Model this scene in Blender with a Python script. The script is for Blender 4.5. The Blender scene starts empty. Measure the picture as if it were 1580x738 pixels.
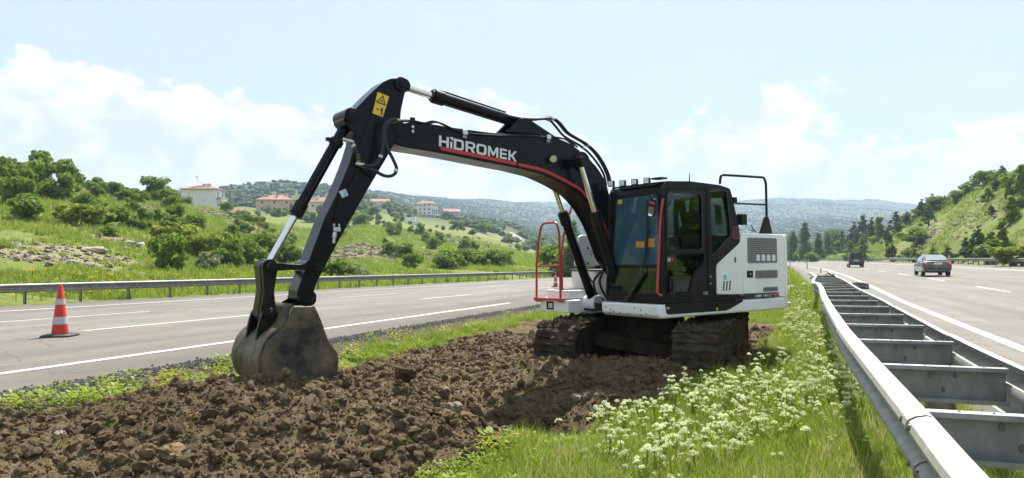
import bpy, bmesh, math, random
import numpy as np
from mathutils import Vector, Matrix, Euler
from mathutils.geometry import tessellate_polygon
random.seed(7); rng = np.random.default_rng(7)
sc = bpy.context.scene
col = sc.collection
pi = math.pi
# ------------------------------------------------------------------ camera
CAMH = 1.35
cd = bpy.data.cameras.new("camera"); cam = bpy.data.objects.new("camera", cd); col.objects.link(cam)
cd.sensor_width = 36.0; cd.lens = 24.835; cd.clip_start = 0.05; cd.clip_end = 20000
cr, cu, cf = [(1, 0.0002, -0.0063), (0.0063, -0.0289, 0.9996), (0, 0.9996, 0.0289)]
m4 = Matrix(((cr[0], cu[0], -cf[0], 0), (cr[1], cu[1], -cf[1], 0), (cr[2], cu[2], -cf[2], CAMH), (0, 0, 0, 1)))
cam.matrix_world = m4
sc.camera = cam
# ------------------------------------------------------------------ sun, sky, exposure
SUN_EL, SUN_AZ = math.radians(58), math.radians(18)      # azimuth from +Y towards +X
sd = Vector((math.sin(SUN_AZ) * math.cos(SUN_EL), math.cos(SUN_AZ) * math.cos(SUN_EL), math.sin(SUN_EL)))
ld = bpy.data.lights.new("sun", 'SUN'); ld.energy = 5.0; ld.angle = math.radians(0.55); ld.color = (1.0, 0.955, 0.88)
sun = bpy.data.objects.new("sun", ld); col.objects.link(sun)
sun.rotation_euler = sd.to_track_quat('Z', 'Y').to_euler(); sun.location = (0, 40, 60)
sc.view_settings.view_transform = 'Standard'; sc.view_settings.look = 'None'
sc.view_settings.exposure = 1.05; sc.view_settings.gamma = 1.0
world = bpy.data.worlds.new("World"); sc.world = world; world.use_nodes = True
wn = world.node_tree; wn.nodes.clear(); WL = wn.links.new
def WN(t, **k):
    n = wn.nodes.new(t)
    for a, b in k.items(): setattr(n, a, b)
    return n
def wmath(op, a, b=None, c=None, clamp=False):
    n = WN('ShaderNodeMath', operation=op, use_clamp=clamp)
    for i, v in enumerate((a, b, c)):
        if v is None: continue
        if isinstance(v, (int, float)): n.inputs[i].default_value = v
        else: WL(v, n.inputs[i])
    return n.outputs[0]
def wmap(v, a, b, c=0.0, d=1.0, smooth=False):
    n = WN('ShaderNodeMapRange'); n.interpolation_type = 'SMOOTHSTEP' if smooth else 'LINEAR'
    WL(v, n.inputs['Value'])
    for k, x in zip(('From Min', 'From Max', 'To Min', 'To Max'), (a, b, c, d)): n.inputs[k].default_value = x
    return n.outputs[0]
sky = WN('ShaderNodeTexSky', sky_type='NISHITA'); sky.sun_disc = False
sky.sun_elevation = SUN_EL; sky.sun_rotation = SUN_AZ
sky.altitude = 900; sky.air_density = 1.0; sky.dust_density = 1.6; sky.ozone_density = 1.0
tc = WN('ShaderNodeTexCoord'); sep = WN('ShaderNodeSeparateXYZ'); WL(tc.outputs['Generated'], sep.inputs[0])
dx, dy, dz = sep.outputs
az = wmath('ARCTAN2', dx, dy); el = wmath('ARCSINE', dz)
# cloud bank: its top is higher in the west (left) than in the east
vec = WN('ShaderNodeCombineXYZ'); WL(az, vec.inputs[0]); WL(wmath('MULTIPLY', el, 1.35), vec.inputs[1])
def wnoise(scale, det, rough, off=0.0, dist=0.0, src=None):
    mp_ = WN('ShaderNodeMapping'); WL(src or vec.outputs[0], mp_.inputs[0]); mp_.inputs['Location'].default_value = (off, off * .7, off * .3)
    n = WN('ShaderNodeTexNoise'); WL(mp_.outputs[0], n.inputs['Vector'])
    n.inputs['Scale'].default_value = scale; n.inputs['Detail'].default_value = det; n.inputs['Roughness'].default_value = rough; n.inputs['Distortion'].default_value = dist
    return n.outputs[0]
top_ = wmap(wmath('SINE', wmath('ADD', wmath('MULTIPLY', az, 1.4), -0.2)), -1, 1, 0.250, 0.150)
n_big = wmath('SUBTRACT', wnoise(4.5, 3, .5, 3.1), .5)
n_fin = wmath('SUBTRACT', wnoise(19, 9, .62, 1.3), .5)
edge_ = wmath('ADD', wmath('SUBTRACT', top_, el), wmath('ADD', wmath('MULTIPLY', n_big, .25), wmath('MULTIPLY', n_fin, .20)))
m_cum = wmap(edge_, -0.004, 0.014, 0, 1, True)
gaps = wmap(wmath('ADD', wnoise(7, 6, .55, 8.8), wmath('MULTIPLY', n_fin, .25)), .36, .50, 0.70, 1, True)
m_cum = wmath('MULTIPLY', m_cum, gaps)
wv = WN('ShaderNodeCombineXYZ'); WL(wmath('MULTIPLY', az, .8), wv.inputs[0]); WL(wmath('MULTIPLY', el, 3.4), wv.inputs[1])
wisp = wmap(wnoise(3.2, 8, .62, 5.5, .6, wv.outputs[0]), .50, .78, 0, .55, True)
m_all = wmath('MAXIMUM', m_cum, wisp, clamp=True)
shade = wmap(wmath('ADD', wnoise(9, 6, .55, 2.2), wmath('MULTIPLY', n_fin, .7)), .38, .58, 0, 1, True)
ccol = WN('ShaderNodeMix', data_type='RGBA'); WL(shade, ccol.inputs['Factor'])
CB = 0.53
ccol.inputs['A'].default_value = (CB * .74, CB * .80, CB * .90, 1); ccol.inputs['B'].default_value = (CB * 1.0, CB * 1.0, CB * 1.0, 1)
skym = WN('ShaderNodeMix', data_type='RGBA', blend_type='MULTIPLY'); skym.inputs['Factor'].default_value = 1
WL(sky.outputs[0], skym.inputs['A']); SKS = 0.10; skym.inputs['B'].default_value = (SKS, SKS, SKS, 1)
# thin high veil that pales the whole sky
veil = WN('ShaderNodeMix', data_type='RGBA'); veil.inputs['Factor'].default_value = .86
WL(skym.outputs['Result'], veil.inputs['A']); veil.inputs['B'].default_value = (.350, .408, .465, 1)
mx = WN('ShaderNodeMix', data_type='RGBA'); WL(m_all, mx.inputs['Factor']); WL(veil.outputs['Result'], mx.inputs['A']); WL(ccol.outputs['Result'], mx.inputs['B'])
bg = WN('ShaderNodeBackground'); WL(mx.outputs['Result'], bg.inputs[0]); bg.inputs[1].default_value = 1.0
wo = WN('ShaderNodeOutputWorld'); WL(bg.outputs[0], wo.inputs[0])
# ------------------------------------------------------------------ helpers
def tag(o, label=None, cat=None, group=None, kind=None):
    for k, v in (('label', label), ('category', cat), ('group', group), ('kind', kind)):
        if v: o[k] = v
    return o
def empty(name, loc=(0, 0, 0), rz=0, label=None, cat=None, group=None, sc_=1.0):
    o = bpy.data.objects.new(name, None); col.objects.link(o); o.location = loc; o.rotation_euler = (0, 0, rz); o.scale = (sc_,) * 3
    o.empty_display_size = .2
    return tag(o, label, cat, group)
MATS = {}
def mat(name, c, rough=.6, metal=0.0, var=0.0, vscale=8.0, c2=None, bump=0.0, bscale=40.0, spec=.5, coat=0.0, emit=None, obj=True, trans=0.0, randc=None, detail=6):
    if name in MATS: return MATS[name]
    m = bpy.data.materials.new(name); m.use_nodes = True; nt = m.node_tree; b = nt.nodes['Principled BSDF']; L = nt.links.new
    b.inputs['Base Color'].default_value = (*c, 1); b.inputs['Roughness'].default_value = rough; b.inputs['Metallic'].default_value = metal
    b.inputs['Specular IOR Level'].default_value = spec; b.inputs['Coat Weight'].default_value = coat; b.inputs['Coat Roughness'].default_value = .06
    t = nt.nodes.new('ShaderNodeTexCoord'); src = t.outputs['Object' if obj else 'Generated']
    if var or c2:
        n = nt.nodes.new('ShaderNodeTexNoise'); n.inputs['Scale'].default_value = vscale; n.inputs['Detail'].default_value = detail; n.inputs['Roughness'].default_value = .6; L(src, n.inputs['Vector'])
        r = nt.nodes.new('ShaderNodeMapRange'); L(n.outputs[0], r.inputs['Value']); r.inputs['From Min'].default_value = .38; r.inputs['From Max'].default_value = .62
        mxx = nt.nodes.new('ShaderNodeMix'); mxx.data_type = 'RGBA'; L(r.outputs[0], mxx.inputs['Factor'])
        cc = c2 or tuple(x * (1 - var) for x in c)
        mxx.inputs['A'].default_value = (*c, 1); mxx.inputs['B'].default_value = (*cc, 1)
        out = mxx.outputs['Result']
        if randc:
            oi = nt.nodes.new('ShaderNodeObjectInfo'); m2 = nt.nodes.new('ShaderNodeMix'); m2.data_type = 'RGBA'; L(oi.outputs['Random'], m2.inputs['Factor'])
            L(out, m2.inputs['A']); m2.inputs['B'].default_value = (*randc, 1); out = m2.outputs['Result']
        L(out, b.inputs['Base Color'])
        r2 = nt.nodes.new('ShaderNodeMapRange'); L(n.outputs[0], r2.inputs['Value']); r2.inputs['To Min'].default_value = max(0, rough - .08); r2.inputs['To Max'].default_value = min(1, rough + .1); L(r2.outputs[0], b.inputs['Roughness'])
    if bump:
        n2 = nt.nodes.new('ShaderNodeTexNoise'); n2.inputs['Scale'].default_value = bscale; n2.inputs['Detail'].default_value = 8; L(src, n2.inputs['Vector'])
        bp = nt.nodes.new('ShaderNodeBump'); bp.inputs['Strength'].default_value = bump; bp.inputs['Distance'].default_value = .02; L(n2.outputs[0], bp.inputs['Height']); L(bp.outputs[0], b.inputs['Normal'])
    if emit: b.inputs['Emission Color'].default_value = (*emit, 1); b.inputs['Emission Strength'].default_value = 1
    if trans:
        tr = nt.nodes.new('ShaderNodeBsdfTranslucent'); ms = nt.nodes.new('ShaderNodeMixShader'); ms.inputs[0].default_value = trans
        if b.inputs['Base Color'].links: L(b.inputs['Base Color'].links[0].from_socket, tr.inputs[0])
        else: tr.inputs[0].default_value = (*c, 1)
        L(b.outputs[0], ms.inputs[1]); L(tr.outputs[0], ms.inputs[2]); L(ms.outputs[0], nt.nodes['Material Output'].inputs[0])
    MATS[name] = m; return m
def glass(name, tint, refl=.5, rough=.02, sky_sheen=None):
    m = bpy.data.materials.new(name); m.use_nodes = True; nt = m.node_tree; nt.nodes.clear(); L = nt.links.new
    o = nt.nodes.new('ShaderNodeOutputMaterial'); t = nt.nodes.new('ShaderNodeBsdfTransparent'); t.inputs[0].default_value = (*tint, 1)
    g = nt.nodes.new('ShaderNodeBsdfGlossy'); g.inputs['Roughness'].default_value = rough; g.inputs['Color'].default_value = (.9, .95, 1, 1)
    f = nt.nodes.new('ShaderNodeFresnel'); f.inputs[0].default_value = 1.5; mm = nt.nodes.new('ShaderNodeMath'); mm.operation = 'MULTIPLY'; mm.inputs[1].default_value = refl * 2
    L(f.outputs[0], mm.inputs[0]); mx_ = nt.nodes.new('ShaderNodeMixShader'); L(mm.outputs[0], mx_.inputs[0]); base = t.outputs[0]
    if sky_sheen:  # even diffuse layer imitating sky mirrored in the pane
        dd = nt.nodes.new('ShaderNodeBsdfDiffuse'); dd.inputs[0].default_value = (*sky_sheen[0], 1); md = nt.nodes.new('ShaderNodeMixShader'); md.inputs[0].default_value = sky_sheen[1]; L(t.outputs[0], md.inputs[1]); L(dd.outputs[0], md.inputs[2]); base = md.outputs[0]
    L(base, mx_.inputs[1]); L(g.outputs[0], mx_.inputs[2]); L(mx_.outputs[0], o.inputs[0])
    MATS[name] = m; return m
class MB:
    def __init__(s): s.v = []; s.f = []
    def add(s, vs, fs):
        n = len(s.v); s.v += [tuple(v) for v in vs]; s.f += [tuple(i + n for i in f) for f in fs]; return s
    def box(s, c, d, rot=None):
        hx, hy, hz = d[0] / 2, d[1] / 2, d[2] / 2
        vs = [Vector((x, y, z)) for x in (-hx, hx) for y in (-hy, hy) for z in (-hz, hz)]
        if rot is not None: vs = [rot @ v for v in vs]
        return s.add([v + Vector(c) for v in vs], [(0, 1, 3, 2), (4, 6, 7, 5), (0, 4, 5, 1), (2, 3, 7, 6), (0, 2, 6, 4), (1, 5, 7, 3)])
    def bar(s, a, b, w, h, up=(0, 0, 1)):
        a, b = Vector(a), Vector(b); d = (b - a); ln = d.length; d.normalize()
        x = d.cross(Vector(up));
        if x.length < 1e-4: x = Vector((1, 0, 0))
        x.normalize(); z = x.cross(d)
        vs = [p + x * sx * w / 2 + z * sz * h / 2 for p in (a, b) for sx, sz in ((-1, -1), (1, -1), (1, 1), (-1, 1))]
        return s.add(vs, [(3, 2, 1, 0), (4, 5, 6, 7)] + [(i, (i + 1) % 4, (i + 1) % 4 + 4, i + 4) for i in range(4)])
    def tube(s, pts, r, n=10, closed=False, cap=True):
        pts = [Vector(p) for p in pts]; rs = r if isinstance(r, (list, tuple)) else [r] * len(pts); rings = []
        ref = None
        for i, p in enumerate(pts):
            if closed: d = pts[(i + 1) % len(pts)] - pts[i - 1]
            else: d = pts[min(i + 1, len(pts) - 1)] - pts[max(i - 1, 0)]
            if d.length < 1e-9: d = Vector((0, 0, 1))
            d.normalize()
            if ref is None: ref = Vector((0, 0, 1)) if abs(d.z) < .9 else Vector((1, 0, 0))
            x = d.cross(ref)
            if x.length < 1e-3: x = d.cross(Vector((0, 1, 0)))
            x.normalize(); ref = x.cross(d).normalized(); y = ref
            rings.append([p + (x * math.cos(2 * pi * k / n) + y * math.sin(2 * pi * k / n)) * rs[i] for k in range(n)])
        vs = [v for rg in rings for v in rg]; m = len(pts); fs = []
        for i in range(m if closed else m - 1):
            j = (i + 1) % m
            for k in range(n): fs.append((i * n + k, i * n + (k + 1) % n, j * n + (k + 1) % n, j * n + k))
        if cap and not closed: fs += [tuple(reversed(range(n))), tuple((m - 1) * n + k for k in range(n))]
        return s.add(vs, fs)
    def cyl(s, a, b, r, n=16, r2=None): return s.tube([a, b], [r, r if r2 is None else r2], n)
    def prism(s, poly, fn, d, holes=()):
        """poly (a,b) outline, fn maps (a,b,t)->3d, d=(t0,t1); holes are outlines"""
        loops = [list(poly)] + [list(h) for h in holes]
        flat = [p for l in loops for p in l]; n = len(flat)
        tris = tessellate_polygon([[Vector((p[0], p[1], 0)) for p in l] for l in loops])
        vs = [fn(p[0], p[1], d[0]) for p in flat] + [fn(p[0], p[1], d[1]) for p in flat]
        fs = []
        if not holes:
            fs += [tuple(range(n)), tuple(reversed(range(n, 2 * n)))]
        else:
            for t in tris: fs += [tuple(t), tuple(i + n for i in reversed(t))]
        o = 0
        for l in loops:
            k = len(l)
            for i in range(k): fs.append((o + i, o + i + n, o + (i + 1) % k + n, o + (i + 1) % k))
            o += k
        return s.add(vs, fs)
    def build(s, name, m, parent=None, bevel=0.0, seg=2, smooth=30, **t):
        me = bpy.data.meshes.new(name); me.from_pydata(s.v, [], s.f); me.update()
        bm = bmesh.new(); bm.from_mesh(me); bmesh.ops.recalc_face_normals(bm, faces=bm.faces); bm.to_mesh(me); bm.free()
        if smooth: me.shade_smooth(); me.set_sharp_from_angle(angle=math.radians(smooth))
        me.materials.append(m if not isinstance(m, str) else MATS[m])
        o = bpy.data.objects.new(name, me); col.objects.link(o)
        if parent: o.parent = parent
        if bevel:
            bv = o.modifiers.new('bevel', 'BEVEL'); bv.width = bevel; bv.segments = seg; bv.limit_method = 'ANGLE'; bv.angle_limit = math.radians(40); bv.harden_normals = False
        if t: tag(o, **t)
        return o
XZ = lambda a, b, t: (a, t, b)        # outline in x,z, thickness in y
YZ = lambda a, b, t: (t, a, b)
XY = lambda a, b, t: (a, b, t)
def rr(x0, z0, x1, z1, r=.05, n=4):
    pts = []
    for cx, cz, a0 in ((x1 - r, z1 - r, 0), (x0 + r, z1 - r, 90), (x0 + r, z0 + r, 180), (x1 - r, z0 + r, 270)):
        for i in range(n + 1):
            a = math.radians(a0 + 90 * i / n); pts.append((cx + r * math.cos(a), cz + r * math.sin(a)))
    return pts
def rpoly(pts, r=.05, n=4):
    out = []; m = len(pts)
    for i in range(m):
        p0, p1, p2 = Vector(pts[i - 1]), Vector(pts[i]), Vector(pts[(i + 1) % m])
        a = (p0 - p1); b = (p2 - p1); q = min(r, a.length * .45, b.length * .45); a.normalize(); b.normalize(); A = p1 + a * q; B = p1 + b * q
        for k in range(n + 1):
            t = k / n; out.append(tuple(A * (1 - t) ** 2 + p1 * 2 * t * (1 - t) + B * t * t))
    return out
def spl(pts, n=6):
    """Catmull-Rom through 3D points"""
    P_ = [Vector(p) for p in pts]; P_ = [P_[0] * 2 - P_[1]] + P_ + [P_[-1] * 2 - P_[-2]]; out = []
    for i in range(1, len(P_) - 2):
        for k in range(n):
            t = k / n; a, b, c, d = P_[i - 1:i + 3]
            out.append(.5 * ((2 * b) + (c - a) * t + (2 * a - 5 * b + 4 * c - d) * t * t + (3 * b - a - 3 * c + d) * t ** 3))
    out.append(P_[-2]); return out
def copy_obj(o, parent=None):
    c = o.copy(); col.objects.link(c); c.parent = parent; return c
def copy_tree(o, kids=None):
    c = o.copy(); col.objects.link(c)
    for ch in kids if kids is not None else o.children: k = copy_obj(ch, c)
    return c
def text_mesh(s, bold=0.0):
    cu_ = bpy.data.curves.new('txt', 'FONT'); cu_.body = s; cu_.size = 1; cu_.offset = bold; cu_.resolution_u = 3
    o = bpy.data.objects.new('txt', cu_); col.objects.link(o); bpy.context.view_layer.update()
    me = bpy.data.meshes.new_from_object(o.evaluated_get(bpy.context.evaluated_depsgraph_get()))
    bpy.data.objects.remove(o); v = [tuple(a.co) for a in me.vertices]; f = [tuple(p.vertices) for p in me.polygons]
    xs = [a[0] for a in v]; ys = [a[1] for a in v]; x0, x1, y0, y1 = min(xs), max(xs), min(ys), max(ys)
    return [((a[0] - x0) / (x1 - x0), (a[1] - y0) / (y1 - y0)) for a in v], f
def text_on(s, p0, ux, uy, m, parent, name='lettering', bold=0.0, nrm=None, t=.002):
    """text fills the parallelogram p0, p0+ux, p0+uy"""
    v, f = text_mesh(s, bold); p0, ux, uy = Vector(p0), Vector(ux), Vector(uy); n = ux.cross(uy).normalized() * t
    mb = MB(); mb.add([p0 + ux * a + uy * b + n for a, b in v], f)
    return mb.build(name, m, parent, smooth=0)
# numpy value noise
def vnoise(x, y, seed=0):
    xi = np.floor(x).astype(np.int64); yi = np.floor(y).astype(np.int64); fx = x - xi; fy = y - yi
    fx = fx * fx * (3 - 2 * fx); fy = fy * fy * (3 - 2 * fy)
    def h(a, b):
        n = (a * 374761393 + b * 668265263 + seed * 1442695041) & 0xffffffff
        n = ((n ^ (n >> 13)) * 1274126177) & 0xffffffff; n = n ^ (n >> 16); return (n & 0xffffff) / float(0xffffff)
    return (h(xi, yi) * (1 - fx) + h(xi + 1, yi) * fx) * (1 - fy) + (h(xi, yi + 1) * (1 - fx) + h(xi + 1, yi + 1) * fx) * fy
def fbm(x, y, s, o=4, seed=0, g=.5):
    r = 0; a = 1; t = 0
    for i in range(o): r = r + a * (vnoise(x / s + 17.3 * i, y / s - 9.1 * i, seed + i) - .5); t += a; a *= g; s /= 2.03
    return r / t * 2
def sstep(x, a=0., b=1.):
    t = np.clip((x - a) / (b - a), 0, 1); return t * t * (3 - 2 * t)
# ------------------------------------------------------------------ road frame
TH = math.radians(20.63); DS = (math.sin(TH), math.cos(TH)); DU = (math.cos(TH), -math.sin(TH))
def to_us(x, y): return x * DU[0] + y * DU[1], x * DS[0] + y * DS[1]
def bend(s): return -np.where(s > 80, (np.minimum(s, 500) - 80) ** 2 / 2000. + np.maximum(s - 500, 0) * .42, 0)
def road_xy(v, s):
    u = v + bend(s); return u * DU[0] + s * DS[0], u * DU[1] + s * DS[1]
def zL(s): return -0.0104 * (np.clip(s, -30, 160) + np.clip(s - 160, 0, 200) * .3)
def eR(s): return np.interp(s, [-60, 12, 24, 36, 55, 75], [3.3, 3.3, 3.5, 4.0, 4.6, 4.9])     # median-side edge line of the right carriageway
def zR(q): return np.interp(q, [0, 4.3, 8.6, 13, 16, 40], [0, .0, .084, .23, .40, .5])
LE = -7.72      # asphalt edge of the left carriageway beside the median
def corr(v, s):
    zl = zL(s); q = v - eR(s); zr = zR(q)
    med = zl * .35 - .30 + .0 * v + np.maximum(s - 30, 0) * .004 * np.clip((60 - s) / 30 + 1, 0, 1)
    a = sstep(v, LE, LE + 1.6); z = zl * (1 - a) + med * a
    b = sstep(v, -1.0, 1.5); return z * (1 - b) + zr * b
TAB = [(-2.101, [(0, 0.9), (9, 0.9), (12, 1.19), (20, 3.46), (30, 5.91), (60, 6.04), (300, 16.5), (2500, 81.62), (3600, 41.62), (6000, -78.38)]), (-1.3669, [(0, 0.32), (16, 0.32), (20, 0.89), (35, 4.89), (50, 8.71), (90, 9.62), (300, 15.1), (2500, 69.99), (3600, 29.99), (6000, -90.01)]), (-0.9999, [(0, 0.09), (20, 0.09), (26, 0.57), (36, 1.76), (50, 5.37), (64, 9.91), (90, 12.31), (300, 17.16), (2500, 64.18), (3600, 24.18), (6000, -95.82)]), (-0.7247, [(0, -0.19), (25, -0.19), (30, 0.4), (38, 1.54), (55, 4.41), (75, 9.18), (92, 11.97), (140, 13.64), (300, 16.63), (700, 43.45), (2500, 174.72), (3600, 134.72), (6000, 14.72)]), (-0.633, [(0, -0.27), (28, -0.27), (32, 0.32), (42, 1.61), (60, 4.65), (88, 10.81), (110, 12.76), (200, 15.1), (500, 35.73), (2500, 196.27), (3600, 156.27), (6000, 36.27)]), (-0.5688, [(0, -0.23), (30, -0.23), (36, 0.31), (48, 1.72), (68, 5.06), (98, 11.3), (120, 12.87), (200, 15.02), (600, 53.41), (2500, 195.25), (3600, 155.25), (6000, 35.25)]), (-0.4954, [(0, -0.33), (34, -0.33), (40, 0.25), (55, 1.65), (80, 5.68), (112, 11.43), (130, 12.69), (180, 14.9), (240, 19.63), (300, 23.1), (560, 55.87), (700, 70.79), (2500, 194.09), (3600, 154.09), (6000, 34.09)]), (-0.4312, [(0, -0.32), (36, -0.32), (44, 0.2), (62, 1.66), (95, 6.19), (135, 11.45), (160, 13.18), (240, 19.53), (300, 22.15), (420, 32.79), (640, 66.35), (720, 75.14), (2500, 193.07), (3600, 153.07), (6000, 33.07)]), (-0.3762, [(0, -0.37), (40, -0.37), (46, 0.17), (66, 1.42), (100, 4.85), (130, 8.52), (150, 9.9), (200, 12.38), (330, 24.41), (420, 33.41), (640, 68.49), (720, 78.21), (2500, 203.7), (3600, 163.7), (6000, 43.7)]), (-0.3212, [(0, -0.39), (42, -0.39), (50, 0.05), (70, 0.75), (110, 2.83), (150, 6.13), (220, 13.01), (330, 23.39), (420, 32.49), (640, 68.85), (720, 77.96), (2500, 209.74), (3600, 169.74), (6000, 49.74)]), (-0.2661, [(0, -0.41), (45, -0.41), (54, -0.02), (75, 0.48), (110, 1.99), (160, 5.8), (240, 13.98), (330, 23.27), (460, 36.14), (660, 68.3), (740, 77.78), (2500, 218.07), (3600, 178.07), (6000, 58.07)]), (-0.2111, [(0, -0.45), (49, -0.45), (58, -0.09), (80, 0.61), (105, 2.69), (150, 6.85), (230, 13.8), (350, 24.16), (600, 55.92), (820, 75.93), (2500, 226.41), (3600, 186.41), (6000, 66.41)]), (-0.1744, [(0, -0.47), (52, -0.47), (62, -0.14), (85, 0.55), (120, 2.86), (170, 7.54), (260, 15.36), (400, 26.95), (650, 56.12), (850, 72.97), (2500, 230.44), (3600, 190.44), (6000, 70.44)]), (-0.1286, [(0, -0.49), (55, -0.49), (66, -0.2), (90, 0.39), (130, 2.71), (190, 7.52), (290, 15.03), (420, 26.18), (500, 31.83), (800, 54.53), (1000, 70.59), (2500, 227.4), (3600, 187.4), (6000, 67.4)]), (-0.0644, [(0, -0.58), (60, -0.58), (72, -0.3), (95, 0.21), (140, 2.37), (210, 7.31), (320, 15.73), (440, 25.97), (600, 36.03), (900, 53.36), (1050, 63), (2500, 214.87), (3600, 174.87), (6000, 54.87)]), (-0.0094, [(0, -0.67), (66, -0.67), (78, -0.32), (105, 0.06), (150, 1.43), (230, 5.69), (340, 13.07), (450, 21.41), (640, 32.23), (900, 45.6), (1200, 62.56), (2500, 209.39), (3600, 169.39), (6000, 49.39)]), (0.0457, [(0, -0.75), (72, -0.75), (85, -0.43), (115, -0.11), (170, 0.76), (250, 2.31), (360, 6.36), (500, 13.36), (700, 23.3), (1000, 36.39), (1400, 59.4), (2500, 215.42), (3600, 175.42), (6000, 55.42)]), (0.119, [(0, -0.39), (85, -0.39), (110, -0.09), (180, 0.31), (260, 1.27), (380, 3.33), (600, 12.18), (1000, 28.58), (2500, 211.95), (3600, 171.95), (6000, 51.95)]), (0.2107, [(0, 0.35), (100, 0.35), (200, 0.44), (300, 1.09), (450, 2.61), (700, 11.01), (1200, 33.32), (2500, 208.19), (3600, 168.19), (6000, 48.19)]), (0.3024, [(0, 0.65), (100, 0.65), (200, 0.88), (300, 1.46), (450, 3.17), (700, 11.89), (1200, 37.03), (2500, 213.64), (3600, 173.64), (6000, 53.64)]), (0.3758, [(0, 0.79), (100, 0.79), (250, 1.1), (350, 1.96), (500, 4.97), (800, 18.89), (1300, 56.12), (2500, 221.69), (3600, 181.69), (6000, 61.69)]), (0.4216, [(0, 0.85), (160, 0.85), (250, 1.49), (330, 2.44), (480, 5.13), (800, 20.13), (1300, 62.91), (2500, 216.35), (3600, 176.35), (6000, 56.35)]), (0.4675, [(0, 0.84), (150, 0.84), (200, 1.58), (240, 3.17), (330, 3.85), (480, 5.87), (800, 19.9), (1300, 63.73), (2500, 204.11), (3600, 164.11), (6000, 44.11)]), (0.5087, [(0, 0.75), (130, 0.75), (150, 1.49), (180, 3.49), (210, 5.97), (300, 6.57), (800, 19.69), (1300, 59.8), (2500, 208.06), (3600, 168.06), (6000, 48.06)]), (0.5592, [(0, 0.62), (108, 0.62), (120, 1.42), (142, 4.56), (175, 9.32), (230, 11.2), (800, 26.78), (2500, 186.54), (3600, 146.54), (6000, 26.54)]), (0.605, [(0, 0.53), (92, 0.53), (102, 1.38), (125, 5.29), (160, 12.27), (200, 15.37), (400, 20.19), (2500, 165.11), (3600, 125.11), (6000, 5.11)]), (0.6508, [(0, 0.51), (76, 0.51), (86, 1.27), (105, 5.01), (138, 13.53), (170, 16.98), (400, 25.59), (2500, 152.88), (3600, 112.88), (6000, -7.12)]), (0.6875, [(0, 0.46), (68, 0.46), (76, 1.12), (95, 5.16), (128, 14.5), (160, 18.38), (400, 25.5), (2500, 152.3), (3600, 112.3), (6000, -7.7)]), (0.7242, [(0, 0.39), (60, 0.39), (67, 1.07), (84, 4.86), (118, 15.62), (150, 19.77), (400, 25.41), (2500, 151.71), (3600, 111.71), (6000, -8.29)]), (0.9259, [(0, 0.31), (44, 0.31), (50, 1.17), (66, 5.24), (90, 15.36), (130, 20.99), (400, 24.9), (2500, 148.51), (3600, 108.51), (6000, -11.49)]), (1.3842, [(0, 0), (30, 0), (34, 1.13), (48, 5.36), (66, 14.18), (120, 22.46), (400, 23.73), (2500, 141.24), (3600, 101.24), (6000, -18.76)]), (2.0257, [(0, -0.13), (22, -0.13), (26, 1.08), (38, 5.77), (56, 16.17), (120, 26.42), (400, 33.14), (2500, 131.05), (3600, 91.05), (6000, -28.95)])]
_t = np.array([c[0] for c in TAB]); _ld = np.concatenate([np.linspace(0, 100, 101), np.geomspace(101, 6000, 160)])
_Z = np.array([np.interp(_ld, [k[0] for k in c[1]], [k[1] for k in c[1]]) for c in TAB])
def far_z(X, Y):
    azi = np.arctan2(X, Y); lim = math.radians(58); r = np.hypot(X, Y)
    a = np.clip(azi, -lim, lim); D = np.where(np.abs(azi) < lim, Y, r * math.cos(lim)); t = np.tan(a)
    i = np.clip(np.searchsorted(_t, t) - 1, 0, len(_t) - 2); f = np.clip((t - _t[i]) / (_t[i + 1] - _t[i]), 0, 1); f = f * f * (3 - 2 * f) * .5 + f * .5
    j = np.clip(np.searchsorted(_ld, D) - 1, 0, len(_ld) - 2); g = np.clip((D - _ld[j]) / (_ld[j + 1] - _ld[j]), 0, 1)
    z = (_Z[i, j] * (1 - g) + _Z[i, j + 1] * g) * (1 - f) + (_Z[i + 1, j] * (1 - g) + _Z[i + 1, j + 1] * g) * f
    w = sstep(np.abs(azi), math.radians(72), math.radians(115))
    return z * (1 - w) + (.5 + r * .01) * w
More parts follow.
